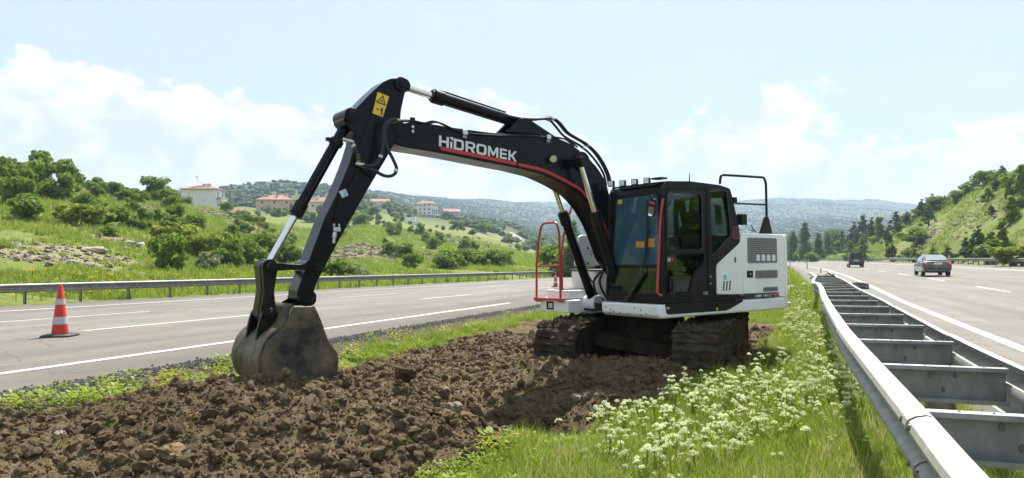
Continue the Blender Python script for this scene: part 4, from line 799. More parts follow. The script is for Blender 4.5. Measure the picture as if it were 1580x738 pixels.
# --- engine bay side, doors and grilles (left side)
sp2 = [(-.31, 1.02), (.315, 1.02), (.315, 1.115), (.315, 1.53), (-.27, 1.90), (-.30, 2.035), (-1.43, 2.03), (-1.47, 2.0), (-1.47, 1.02)]
mb = MB(); mb.prism([(.31, 1.125), (.31, 1.51), (.28, 1.565), (-.27, 1.88), (-.30, 2.03), (-.318, 2.03), (-.318, 1.095), (.28, 1.115)], XZ, (1.22, 1.272)); SDp = part(mb, 'side_panel', white_p, bevel=.010)
mb = MB(); mb.prism([(-.325, 1.10), (-.325, 2.03), (-1.42, 2.03), (-1.455, 1.99), (-1.455, 1.02), (-1.30, 1.02), (-1.30, 1.095)], XZ, (1.22, 1.272)); ED = part(mb, 'engine_door', white_p, bevel=.010)
mb = MB(); mb.box((-.58, .2, 1.53), (1.74, 1.98, .96)); part(mb, 'engine_hood', white_p, bevel=.04, seg=3)
for (x0, z0, x1, z1) in ((-1.24, 1.565, -.445, 1.965), (-1.245, 1.325, -.64, 1.455), (-1.25, 1.115, -.84, 1.188)):
    mb = MB(); mb.prism(rr(x0, z0, x1, z1, .03), XZ, (1.2725, 1.2755)); g_ = part(mb, 'grille', grille_m, ED, smooth=0)
    mb = MB(); nx = int((x1 - x0) / .032); nz_ = int((z1 - z0) / .032)
    for i in range(nx):
        for j in range(nz_):
            cx = x0 + .02 + (x1 - x0 - .04) * (i + .5) / nx; cz = z0 + .015 + (z1 - z0 - .03) * (j + .5) / nz_; r = .0085
            mb.add([(cx - r, 1.2762, cz - r), (cx + r, 1.2762, cz - r), (cx + r, 1.2762, cz + r), (cx - r, 1.2762, cz + r)], [(0, 1, 2, 3)])
    o = mb.build('perforation', black_f, g_, smooth=0); o['kind'] = 'stuff'
for k in range(4):
    mb = MB(); x = -.72 - .14 * k; mb.prism(rr(x - .045, 1.60, x + .045, 1.70, .02), XZ, (1.2765, 1.2775)); part(mb, 'duct', white_f, ED, smooth=0)
mb = MB(); mb.prism(rr(-.575, 1.345, -.425, 1.452, .01), XZ, (1.272, 1.280)); lt = part(mb, 'latch', satin_black, ED, bevel=.004)
mb = MB(); mb.cyl((-.5, 1.28, 1.40), (-.5, 1.288, 1.40), .018, 12); part(mb, 'lock', clampm, lt)
mb = MB(); mb.prism(rr(-.15, 1.58, -.118, 1.665, .006), XZ, (1.272, 1.277)); part(mb, 'slot', black_f, SDp, smooth=0)
mb = MB(); mb.prism(rr(.085, 1.325, .155, 1.40, .004), XZ, (1.2725, 1.2745)); part(mb, 'label', blue_f, SDp, smooth=0)
for k in range(3):
    x = .15 - .075 * k; mb = MB(); mb.add([(x, 1.2735, 1.165), (x + .032, 1.2735, 1.165), (x + .012, 1.2735, 1.31), (x - .020, 1.2735, 1.31)], [(0, 1, 2, 3)]); mb.build('slit', black_f, SDp, smooth=0)
mb = MB(); mb.add([(-.335, 1.278, 1.02), (-1.29, 1.278, 1.022), (-1.20, 1.278, 1.092), (-.335, 1.278, 1.092)], [(0, 1, 2, 3)]); NP = mb.build('name_strip', black_f, ED, smooth=0)
mb = MB(); mb.add([(-1.215, 1.280, 1.024), (-1.275, 1.280, 1.024), (-1.185, 1.280, 1.090), (-1.125, 1.280, 1.090)], [(0, 1, 2, 3)]); mb.build('red_flash', red_f, NP, smooth=0)
mb = MB(); mb.add([(-1.17, 1.280, 1.024), (-1.205, 1.280, 1.024), (-1.115, 1.280, 1.090), (-1.08, 1.280, 1.090)], [(0, 1, 2, 3)]); mb.build('grey_flash', grille_m, NP, smooth=0)
text_on('HMK 140 LC', (-.62, 1.278, 1.036), (-.44, 0, 0), (-.012, 0, .043), white_f, NP, 'lettering', .012, t=.003)
# counterweight with rounded plan
cwp = [(-1.475, 1.27), (-1.56, 1.25), (-1.70, 1.12), (-1.86, .85), (-1.98, .5), (-2.03, .1), (-2.03, -.1), (-1.98, -.5), (-1.86, -.85), (-1.70, -1.12), (-1.56, -1.25), (-1.475, -1.27)]
cwp = [(x if x < -1.5 else x, y) for x, y in cwp]
mb = MB(); n = len(cwp); lv = [(.83, .96), (.90, 1.0), (1.93, 1.0), (2.03, .93)]
vs = []
for z, k in lv: vs += [(-1.475 + (x + 1.475) * k, y * (.97 + .03 * k if k < 1 else 1), z) for x, y in cwp]
fs = [tuple(reversed(range(n))), tuple(range(3 * n, 4 * n))]
for l in range(3): fs += [(l * n + i, l * n + (i + 1) % n, (l + 1) * n + (i + 1) % n, (l + 1) * n + i) for i in range(n)]
mb.add(vs, fs); CW = part(mb, 'counterweight', white_p, bevel=.015, smooth=35)
for z in (.90, .86): 
    mb = MB(); mb.cyl((-1.60, 1.235, z), (-1.615, 1.26, z), .014, 8); part(mb, 'bolt', bolt_m, CW)
# black grab rail over the hood
railtube([(-0.0494, 1.08, 2.7869), (-0.0687, 1.08, 2.9277), (-0.395, 1.08, 2.9394), (-1.2102, 1.08, 2.9619), (-1.262, 1.08, 2.8695), (-1.2644, 1.08, 2.3173), (-1.2759, 1.08, 2.0842)], satin_black, 'grab_rail', .020)
GR_ = railtube([(-0.4006, 1.08, 2.5032), (-1.252, 1.08, 2.5184)], satin_black, 'grab_rail', .015)
a, b, c, d = [(-1.228, 2.3161), (-1.2826, 2.3178), (-1.3846, 2.0436), (-1.0764, 2.0385)]
mb = MB(); mb.prism([a, b, c, d], XZ, (1.05, 1.11)); part(mb, 'rail_bracket', satin_black, bevel=.006)
c = (-0.9902, 2.131); mb = MB(); mb.tube([(c[0] - .08, 1.0, c[1] - .06), (c[0], 1.0, c[1]), (c[0] + .03, 1.0, c[1] + .05)], .008, 6); mb.tube([(c[0] - .02, 1.0, c[1] - .04), (c[0] + .06, 1.0, c[1] - .03)], .008, 6); part(mb, 'cable', satin_black)
# --- cab
FX = 1.50
outer = rpoly([(1.50, 1.03), (1.485, 2.60), (1.40, 2.725), (.88, 2.755), (.2, 2.74), (-.05, 2.70), (-.10, 2.58), (-.275, 2.06), (-.27, 1.885), (.32, 1.55), (.325, 1.105), (-.30, 1.085), (-.30, 1.03)], .04, 3)
win1 = rr(.635, 1.775, 1.375, 2.575, .06); win2 = rpoly([(1.40, 1.70), (.58, 1.73), (.60, 1.58), (.83, 1.42), (.92, 1.16), (1.41, 1.16)], .05, 3)
win3 = rpoly([(.43, 2.66), (.04, 2.655), (-.04, 1.99), (.42, 1.68)], .04, 3)
mb = MB(); mb.prism(outer, XZ, (1.215, 1.262), [win1, win2, win3]); CB_ = part(mb, 'cab', satin_black, bevel=.006)
for nm, w in (('door_window', win1), ('door_window', win2), ('rear_quarter_window', win3)):
    mb = MB(); mb.prism(w, XZ, (1.238, 1.243)); part(mb, nm, glass_cab, CB_, smooth=0)
# door outline: recessed gap ring and seals
def ring(poly, t, y0, y1, name, m, par, fn=XZ):
    cx = sum(p[0] for p in poly) / len(poly); cz = sum(p[1] for p in poly) / len(poly)
    inn = []
    n = len(poly)
    for i, p in enumerate(poly):
        a = Vector(poly[i - 1]); b = Vector(poly[(i + 1) % n]); d = (b - a)
        if d.length < 1e-6: inn.append(p); continue
        d.normalize(); nn = Vector((-d.y, d.x)); c_ = Vector((cx - p[0], cz - p[1]))
        if nn.dot(c_) < 0: nn = -nn
        inn.append((p[0] + nn.x * t, p[1] + nn.y * t))
    mb = MB(); vs = []
    for y in (y0, y1):
        vs += [fn(p[0], p[1], y) for p in poly] + [fn(p[0], p[1], y) for p in inn]
    fs = []
    for i in range(n):
        j = (i + 1) % n
        fs += [(i, j, n + j, n + i), (2 * n + i, 2 * n + n + i, 2 * n + n + j, 2 * n + j), (i, 2 * n + i, 2 * n + j, j), (n + i, n + j, 3 * n + j, 3 * n + i)]
    mb.add(vs, fs); return part(mb, name, m, par, smooth=30)
door = rpoly([(1.43, 1.10), (1.44, 2.50), (1.32, 2.665), (.505, 2.685), (.485, 1.10)], .08, 4)
ring(door, .022, 1.262, 1.272, 'door_frame', satin_black, CB_); ring(win1, -.02, 1.262, 1.269, 'window_seal', matt_black, CB_); ring(win3, -.016, 1.262, 1.268, 'window_seal', matt_black, CB_)
mb = MB(); mb.box((1.0, 1.266, 1.745), (.78, .010, .05)); part(mb, 'door_rail', satin_black, CB_)
# right side of the cab
win5 = [(-0.4143, 2.617), (-0.7019, 2.6521), (-0.709, 2.1924), (-0.3886, 2.1849)]; win6 = [(-1.0841, 2.5693), (-1.2088, 2.5408), (-1.2373, 2.2272), (-1.0938, 2.2237)]; win7 = [(-1.1072, 2.0344), (-1.3044, 2.0036), (-1.3188, 1.8461), (-1.1193, 1.7893)]
mb = MB(); mb.prism([(1.50, 1.03), (1.47, 2.60), (1.40, 2.70), (-.05, 2.70), (-.27, 2.06), (-.27, 1.03)], XZ, (.20, .24), [win5, win6, win7]); part(mb, 'cab_wall', matt_black, CB_)
for w in (win5, win6, win7): mb = MB(); mb.prism(w, XZ, (.215, .22)); part(mb, 'side_window', glass_clear, CB_, smooth=0)
# rear wall and window, floor
mb = MB(); mb.prism(rr(.24, 1.03, 1.215, 1.9, .01), YZ, (-.29, -.25)); part(mb, 'cab_wall', satin_black, CB_)
slope = lambda a, b, t: (-.27 + (b - 1.95) * .27 + t, a, b)
mb = MB(); mb.prism([(.24, 1.9), (1.215, 1.9), (1.215, 2.68), (.24, 2.68)], slope, (0, .03), [rr(.36, 2.0, 1.1, 2.58, .05)]); part(mb, 'cab_wall', satin_black, CB_)
mb = MB(); mb.prism(rr(.36, 2.0, 1.1, 2.58, .05), slope, (.012, .016)); part(mb, 'rear_window', glass_clear, CB_, smooth=0)
mb = MB(); mb.box((.62, .73, 1.05), (1.70, .95, .05)); part(mb, 'cab_floor', matt_black, CB_)
# front frame and windscreen, leaning pillars
def fq(a, b, t):   # a 0..1 across (right to left), b 0..1 up
    yl = .165 + (.285 - .165) * b; yr = 1.262 - .02 * b; z = 1.02 + 1.68 * b; x = 1.50 - .03 * b + t
    return (x - (.10 if b > .97 else 0), yl + (yr - yl) * a, z)
def frect(a0, b0, a1, b1, r=.04): return rr(a0, b0, a1, b1, r)
wf = frect(.10, .325, .925, .905, .045); wl_ = frect(.10, .085, .925, .295, .06)
mb = MB(); mb.prism([(0, 0), (1, 0), (1, 1), (0, 1)], fq, (-.05, 0), [wf, wl_]); part(mb, 'windscreen_frame', satin_black, CB_, bevel=.004)
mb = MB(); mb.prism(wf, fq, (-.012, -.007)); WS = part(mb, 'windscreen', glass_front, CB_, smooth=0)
mb = MB(); mb.prism(wl_, fq, (-.012, -.007)); part(mb, 'lower_windscreen', glass_cab, CB_, smooth=0)
mb = MB(); mb.bar(fq(.02, .02, .015), fq(.02, .97, .015), .035, .03, (1, 0, 0)); part(mb, 'pillar_trim', satin_black, CB_, bevel=.006)
# wiper arm
mb = MB(); mb.bar(fq(.38, .0, .03), fq(.68, .24, .035), .05, .05, (1, 0, 0)); mb.box(fq(.36, .0, .03), (.05, .16, .05)); WI = part(mb, 'wiper_arm', matt_black, CB_, bevel=.008)
mb = MB(); mb.bar(fq(.68, .22, .035), fq(.76, .62, .022), .022, .022, (1, 0, 0)); mb.bar(fq(.74, .42, .018), fq(.74, .86, .014), .026, .02, (1, 0, 0)); part(mb, 'wiper_blade', matt_black, WI)
# stickers inside the screen
mb = MB(); mb.add([fq(a, b, -.004) for a, b in ((.13, .855), (.22, .858), (.22, .895), (.13, .892))], [(0, 1, 2, 3)]); mb.build('yellow_label', yellow, WS, smooth=0)
mb = MB(); mb.add([fq(a, b, -.004) for a, b in ((.52, .47), (.68, .47), (.68, .52), (.52, .525))], [(0, 1, 2, 3)]); mb.add([fq(a, b, -.004) for a, b in ((.74, .47), (.86, .47), (.86, .54), (.74, .545))], [(0, 1, 2, 3)]); mb.build('orange_label', mat('amber_label', (.55, .26, .04), .5), WS, smooth=0)
# red grab bar on the front pillar
pr = [(1.4604, 2.4716), (1.5006, 2.4608), (1.5705, 2.2621), (1.6557, 1.185), (1.6042, 1.148), (1.5648, 1.1466)]
mb = MB(); mb.tube(rtube([(max(a, 1.515), 1.30, b) for a, b in pr], .04), .018, 8); part(mb, 'grab_bar', red_p, CB_)
# mirror
mx0, mz0 = (1.2832, 2.3372)
mb = MB(); mb.prism(rr(mx0 - .062, mz0 - .125, mx0 + .062, mz0 + .125, .05), lambda a, b, t: (t - (b - mz0) * .16, a, b), (1.70, 1.73)); MR = part(mb, 'mirror', satin_black, CB_, bevel=.008)
mb = MB(); mb.prism(rr(mx0 - .052, mz0 - .112, mx0 + .052, mz0 + .112, .045), lambda a, b, t: (t - (b - mz0) * .16, a, b), (1.7305, 1.732)); part(mb, 'mirror_glass', mat('mirror_glass', (.8, .8, .8), .03, 1.0), MR, smooth=0)
mb = MB(); mb.tube(rtube([(1.71, mx0 - .02, mz0 + .12), (1.71, mx0 - .02, mz0 + .17), (1.50, 1.22, mz0 + .19)], .03), .009, 8); part(mb, 'mirror_arm', satin_black, MR)
# roof
mb = MB(); rf = rpoly([(1.42, .30), (1.42, 1.22), (-.05, 1.22), (-.05, .28)], .12, 4)
n = len(rf); vs = []
for z, k in ((2.69, 1.0), (2.735, .985), (2.77, .90)):
    for x, y in rf: vs.append((.68 + (x - .68) * k, .76 + (y - .76) * k, z - .035 * ((x - .68) / .75) ** 2 * (z > 2.7)))
fs = [tuple(reversed(range(n))), tuple(range(2 * n, 3 * n))] + [(l * n + i, l * n + (i + 1) % n, (l + 1) * n + (i + 1) % n, (l + 1) * n + i) for l in range(2) for i in range(n)]
mb.add(vs, fs); RF = part(mb, 'roof', gloss_black, CB_, smooth=40)
mb = MB(); mb.box((1.38, 1.12, 2.775), (.14, .18, .025)); part(mb, 'roof_hatch_hinge', satin_black, RF, bevel=.005)
mb = MB(); mb.tube([(.45, .9, 2.76), (.45, .9, 2.80), (.47, .92, 2.93)], [.012, .010, .004], 8); part(mb, 'antenna', satin_black, RF)
# light bar with four lamps
mb = MB(); mb.tube([fq(.03, 1.0, .12), fq(.93, 1.0, .12)], .014, 8); LBR = part(mb, 'light_bar', satin_black, CB_)
for (ly, lz) in [(0.3285, 2.764), (0.5599, 2.7479), (0.7961, 2.7452), (1.0297, 2.742)]:
    RZ = Matrix.Rotation(.42, 3, 'Z'); mb = MB(); mb.box((1.53, ly, lz), (.07, .088, .088), RZ); mb.bar((1.53, ly + .03, lz - .05), (1.48, ly + .05, 2.70), .02, .02); l_ = part(mb, 'work_lamp', satin_black, LBR, bevel=.008)
    mb = MB(); mb.prism(rr(-.034, -.034, .034, .034, .008), lambda a, b, t: tuple(RZ @ Vector((t, a, 0)) + Vector((1.53, ly, lz + b))), (.0355, .039)); part(mb, 'lens', lampglass, l_, smooth=0)
# interior
mb = MB(); mb.box((.40, .68, 1.50), (.50, .48, .14)); mb.box((.45, .68, 1.28), (.34, .36, .3)); SE = part(mb, 'seat', seat_m, CB_, bevel=.04, seg=3)
mb = MB(); mb.box((.14, .68, 1.86), (.14, .46, .62), Euler((0, -.12, 0)).to_matrix()); part(mb, 'seat_back', seat_m, SE, bevel=.05, seg=3)
mb = MB(); mb.box((.09, .68, 2.28), (.10, .27, .20), Euler((0, -.12, 0)).to_matrix()); part(mb, 'head_rest', seat_m, SE, bevel=.04, seg=3)
for yy in (.38, .98):
    mb = MB(); mb.box((.55, yy, 1.62), (.5, .13, .16)); co = part(mb, 'console', matt_black, CB_, bevel=.02); mb = MB(); mb.cyl((.74, yy, 1.7), (.78, yy, 1.88), .012, 8); mb.cyl((.78, yy, 1.86), (.79, yy, 1.97), .028, 10, .022); part(mb, 'joystick', matt_black, co)
for yy in (.63, .75):
    mb = MB(); mb.tube([(1.15, yy, 1.08), (1.12, yy, 1.5), (1.02, yy, 1.66)], .012, 8); mb.box((1.18, yy, 1.14), (.14, .07, .02)); part(mb, 'travel_lever', clampm, CB_)
mb = MB(); mb.box((1.30, .33, 1.98), (.05, .17, .24), Euler((0, 0, .5)).to_matrix()); mb.cyl((1.3, .30, 1.3), (1.3, .30, 1.9), .02, 8); mo = part(mb, 'monitor', matt_black, CB_, bevel=.01)
mb = MB(); mb.tube([(.52, .32, 2.05), (.52, .32, 2.38), (.60, .32, 2.46), (.72, .32, 2.46)], .018, 8); part(mb, 'grab_bar', matt_black, CB_)
mb = MB(); mb.bar((.02, .28, 2.0), (.02, .28, 2.65), .06, .06); part(mb, 'pillar', matt_black, CB_)
# door handle, badges, lights
mb = MB(); mb.prism(rr(1.235, 1.15, 1.36, 1.40, .05), XZ, (1.262, 1.267)); dh = part(mb, 'handle_recess', matt_black, CB_, smooth=0)
mb = MB(); mb.tube(rtube([(1.33, 1.265, 1.20), (1.33, 1.295, 1.21), (1.33, 1.295, 1.36), (1.33, 1.265, 1.37)], .02), .013, 8); part(mb, 'door_handle', satin_black, dh)
text_on('H', (1.395, 1.266, 1.60), (-.050, 0, 0), (-.008, 0, .065), white_f, CB_, 'lettering', .02, t=.003); text_on('4', (1.335, 1.266, 1.60), (-.050, 0, 0), (-.008, 0, .065), red_f, CB_, 'lettering', .02, t=.003)
mb = MB(); mb.prism(rr(.50, 1.105, .625, 1.165, .015), XZ, (1.262, 1.266)); bd = part(mb, 'badge', clampm, CB_, smooth=0)
mb = MB(); mb.prism(rr(.508, 1.112, .617, 1.158, .012), XZ, (1.266, 1.267)); part(mb, 'badge_face', black_f, bd, smooth=0)
text_on('OPERA', (.605, 1.2675, 1.125), (-.085, 0, 0), (0, 0, .022), white_f, bd, 'lettering', .01, t=.002)
for z in (2.44, 2.32, 1.38, 1.28):
    mb = MB(); mb.cyl((.455, 1.262, z), (.455, 1.272, z), .014, 10); part(mb, 'hinge_bolt', clampm if z < 2 else matt_black, CB_)
mb = MB(); mb.box((-.16, 1.25, 2.53), (.07, .07, .09)); mb.bar((-.08, 1.22, 2.56), (-.16, 1.25, 2.53), .03, .03); part(mb, 'rear_lamp', satin_black, CB_, bevel=.008)
mb = MB(); mb.box((-.36, 1.24, 2.24), (.14, .10, .17)); mb.bar((-.24, 1.22, 2.16), (-.34, 1.24, 2.18), .03, .03); part(mb, 'rear_mirror', satin_black, CB_, bevel=.01)
mb = MB(); mb.prism(rr(-.235, 1.955, -.10, 2.115, .01), XZ, (1.262, 1.270)); spk = part(mb, 'vent', matt_black, CB_, smooth=0)
ring(rr(-.245, 1.945, -.09, 2.125, .01), .008, 1.262, 1.272, 'vent_trim', red_f, spk)
# --- undercarriage: two crawler tracks, turned a little from the upper body
UCX, UCY, UA = 2.26, 11.5, math.radians(24)
tdir = Vector((math.sin(UA), math.cos(UA), 0)); tper = Vector((math.cos(UA), -math.sin(UA), 0))
ca_, sa_ = math.cos(MA), math.sin(MA)
def w2l(p): q = Vector(p) - Vector(MO); return Vector((q.x * ca_ + q.y * sa_, -q.x * sa_ + q.y * ca_, q.z))
def uc(l, p, z): return w2l(Vector((UCX, UCY, 0)) + tdir * l + tper * p + Vector((0, 0, z)))
GZ = -.41
def track_path(n):
    r = .36; half = 1.50; L_ = 4 * half + 2 * pi * r; out = []
    for i in range(n):
        t = L_ * i / n
        if t < 2 * half: out.append((-half + t, 2 * r, 0.0, ))
        elif t < 2 * half + pi * r: a = (t - 2 * half) / r; out.append((half + r * math.sin(a), r + r * math.cos(a), a))
        elif t < 4 * half + pi * r: out.append((half - (t - 2 * half - pi * r), 0, pi))
        else: a = (t - 4 * half - pi * r) / r; out.append((-half - r * math.sin(a), r - r * math.cos(a), pi + a))
    return out
shoe_m = mat('mud_caked_shoe', (.070, .052, .032), .9, .0, vscale=7, c2=(.028, .022, .016), bump=1.0, bscale=18, spec=.2)
smesh = None
for side in (-1, 1):
    TF = MB()
    for sg in (-1, 1): TF.bar(uc(-1.35, side + sg * .12, GZ + .36), uc(1.35, side + sg * .12, GZ + .36), .03, .32)
    TF.bar(uc(-1.35, side, GZ + .36), uc(1.35, side, GZ + .36), .26, .22); TFo = part(TF, 'track_frame', mud, bevel=.01)
    for l in (-1.5, 1.5):
        mb = MB(); mb.cyl(uc(l, side - .09, GZ + .40), uc(l, side + .09, GZ + .40), .31, 26); part(mb, 'idler' if l < 0 else 'sprocket', mud, TFo, bevel=.01)
    for k in range(7):
        mb = MB(); mb.cyl(uc(-1.05 + .35 * k, side - .1, GZ + .14), uc(-1.05 + .35 * k, side + .1, GZ + .14), .085, 14); part(mb, 'roller', mud, TFo)
    tp_ = track_path(44)
    mb = MB(); vs = []; n = len(tp_)
    for (l, z, a) in tp_:
        for pw in (-.10, .10): vs.append(uc(l * .965, side + pw, GZ + .40 + (z - .36) * .88))
    mb.add(vs, [(2 * i, 2 * i + 1, (2 * i + 3) % (2 * n), (2 * i + 2) % (2 * n)) for i in range(n)]); mb.add([v_ - Vector((0, 0, 0)) for v_ in vs], []); part(mb, 'track_chain', mud, TFo)
    for i, (l, z, a) in enumerate(tp_):
        j = (i % 4)
        if smesh is None: smesh = {}
        if j not in smesh:
            b = bmesh.new(); 
            pr_ = [(-.099, 0), (-.099, .018), (-.078, .044), (-.064, .044), (-.05, .026), (.02, .022), (.026, .034), (.036, .034), (.042, .024), (.099, .018), (.099, 0)]
            ny = 9; rows = []
            for yi in range(ny):
                yy = -.30 + .60 * yi / (ny - 1); rows.append([b.verts.new((x + random.uniform(-.006, .006), yy + random.uniform(-.01, .01), z_ + (random.uniform(-.006, .028) if z_ > .01 else 0))) for x, z_ in pr_])
            for r0, r1_ in zip(rows, rows[1:]):
                for k in range(len(pr_)): b.faces.new((r0[k], r0[(k + 1) % len(pr_)], r1_[(k + 1) % len(pr_)], r1_[k]))
            b.faces.new(rows[0]); b.faces.new(list(reversed(rows[-1]))); bmesh.ops.recalc_face_normals(b, faces=b.faces)
            me = bpy.data.meshes.new('shoe'); b.to_mesh(me); b.free(); me.materials.append(shoe_m); smesh[j] = me
        o = bpy.data.objects.new('shoe', smesh[j]); col.objects.link(o); o.parent = TFo
        P_ = uc(l, side, GZ + .04 + z + .0); ax = (uc(1, 0, 0) - uc(0, 0, 0)).normalized(); ay = (uc(0, 1, 0) - uc(0, 0, 0)).normalized()
        tx = ax * math.cos(a) + Vector((0, 0, -math.sin(a))); tz = Vector((0, 0, math.cos(a))) + ax * math.sin(a)
        tyv = tz.cross(tx); M_ = Matrix((tx, tyv, tz)).transposed().to_4x4(); M_.translation = P_; o.matrix_local = M_
mb = MB(); mb.bar(uc(0, -.85, GZ + .48), uc(0, .85, GZ + .48), .9, .22); mb.cyl(w2l((UCX, UCY, GZ + .5)), w2l((UCX, UCY, GZ + 1.12)), .52, 32); part(mb, 'undercarriage', mud, bevel=.02)
for sg in (-1, 1): mb = MB(); mb.bar(uc(.5 * sg, -.9, GZ + .50), uc(.9 * sg, .9, GZ + .34), .2, .2); part(mb, 'cross_leg', mud)
mb = MB(); mb.cyl(w2l((UCX, UCY, GZ + 1.05)), w2l((UCX, UCY, GZ + 1.19)), .62, 40); sw = part(mb, 'swing_ring', satin_black)
for k in range(26):
    a = 2 * pi * k / 26; p = w2l((UCX, UCY, GZ + 1.03)) + Vector((.58 * math.cos(a), .58 * math.sin(a), 0)); mb = MB(); mb.cyl(p, p + Vector((0, 0, .03)), .014, 6); part(mb, 'bolt', clampm, sw)
# mud packed into and around the tracks
for side in (-1, 1):
    n = 132; W_ = 15; tp2 = track_path(n); vs = []; fs = []
    for i, (l, z, a) in enumerate(tp2):
        nx_, nz_ = math.sin(a), math.cos(a)
        for k in range(W_ + 1):
            pw = -.315 + .63 * k / W_; e = 1 - max(0, abs(pw) - .26) / .055; g_ = float(vnoise(np.array([i * .23 + side * 9]), np.array([k * .45]), 41)[0]) * .6 + float(vnoise(np.array([i * .8]), np.array([k * 1.1 + side * 7]), 43)[0]) * .4
            r_ = -.012 + .062 * (g_ - .28) * 1.5 * e - .02 * (1 - e); vs.append(uc(l + nx_ * (r_ + .02), side + pw, GZ + .04 + z + nz_ * (r_ + .02)))
    for i in range(n):
        for k in range(W_): j = (i + 1) % n; fs.append((i * (W_ + 1) + k, i * (W_ + 1) + k + 1, j * (W_ + 1) + k + 1, j * (W_ + 1) + k))
    mb = MB(); mb.add(vs, fs)
    for sg in (-1, 1):
        b0 = len(mb.v); ring_ = [(l, z) for (l, z, a) in tp2[::3]]; m_ = len(ring_); c0 = uc(0, side + sg * .26, GZ + .40); rr_ = []
        for lev, (f, off) in enumerate(((1.0, .29), (.86, .275), (.62, .22), (.3, .20))):
            for (l, z) in ring_: q_ = random.uniform(-.02, .02); rr_.append(uc(l * (1 - (1 - f) * .25), side + sg * (off + q_), GZ + .40 + (z - .36) * f))
        mb.add(rr_ + [c0], [(lv_ * m_ + i, lv_ * m_ + (i + 1) % m_, (lv_ + 1) * m_ + (i + 1) % m_, (lv_ + 1) * m_ + i) for lv_ in range(3) for i in range(m_)] + [(3 * m_ + i, 3 * m_ + (i + 1) % m_, 4 * m_) for i in range(m_)])
    o = part(mb, 'packed_mud', mud, smooth=60); o['kind'] = 'stuff'
# mud lumps caked on the tracks
mv, mf = [], []
for side in (-1, 1):
    for k in range(420):
        l, z, a = random.choice(track_path(90)); pw = random.uniform(-.31, .31) if random.random() < .6 else random.choice((-.3, .3)); r = random.uniform(.012, .075)
        c = uc(l, side + pw, GZ + .05 + z + (.04 * math.cos(a))); n0 = len(mv)
        for d in ((1, 0, 0), (-1, 0, 0), (0, 1, 0), (0, -1, 0), (0, 0, 1), (0, 0, -1)): mv.append(tuple(c + Vector(d) * r * random.uniform(.5, 1.3)))
        mf += [tuple(n0 + i for i in t) for t in ((0, 2, 4), (2, 1, 4), (1, 3, 4), (3, 0, 4), (2, 0, 5), (1, 2, 5), (3, 1, 5), (0, 3, 5))]
mb = MB(); mb.add(mv, mf); o = part(mb, 'mud_lumps', mud, smooth=0); o['kind'] = 'stuff'
# ------------------------------------------------------------------ traffic cones
orange = mat('cone_orange', (.56, .028, .008), .45, vscale=8, c2=(.46, .022, .008))
refl = mat('cone_reflective_band', (.50, .48, .52), .4, vscale=20, c2=(.40, .38, .42))
def cone(x, y, z, h, rz, label):
    t = empty('traffic_cone', (x, y, z), rz, label, 'traffic cone', 'traffic cones on the left carriageway')
    b = .27 * h
    mb = MB(); pl_ = rpoly([(-b, -b), (b, -b), (b, b), (-b, b)], .08 * h, 2); n = len(pl_); vs = [(a, c, .002) for a, c in pl_] + [(a, c, .028 * h) for a, c in pl_] + [(a * .86, c * .86, .05 * h) for a, c in pl_]
    mb.add(vs, [tuple(reversed(range(n))), tuple(range(2 * n, 3 * n))] + [(l * n + i, l * n + (i + 1) % n, (l + 1) * n + (i + 1) % n, (l + 1) * n + i) for l in range(2) for i in range(n)]); mb.build('base', matt_black, t, smooth=40)
    R_ = lambda f: .150 * h * (1 - f) + .040 * h * f
    mb = MB(); mb.tube([(0, 0, .045 * h), (0, 0, .99 * h), (0, 0, h)], [R_(0), R_(1), R_(1) * .8], 28); mb.build('cone_body', orange, t, smooth=40)
    for f0, f1 in ((.20, .35), (.60, .72)): mb = MB(); mb.tube([(0, 0, .05 * h + f0 * .95 * h), (0, 0, .05 * h + f1 * .95 * h)], [R_(f0) + .004, R_(f1) + .004], 28, cap=False); mb.build('band', refl, t, smooth=40)
    return t
cx_, cy_ = (-8.8761, 13.9)
cone(cx_, cy_, float(zL(to_us(cx_, cy_)[1])) + .004, 1.0, .12, 'large orange and white traffic cone standing alone on the left carriageway lane line')
cx_, cy_ = (2.8197, 46)
cone(cx_, cy_, float(zL(to_us(cx_, cy_)[1])) + .004, 1.0, .1, 'distant orange and white traffic cone seen behind the red handrail of the excavator')
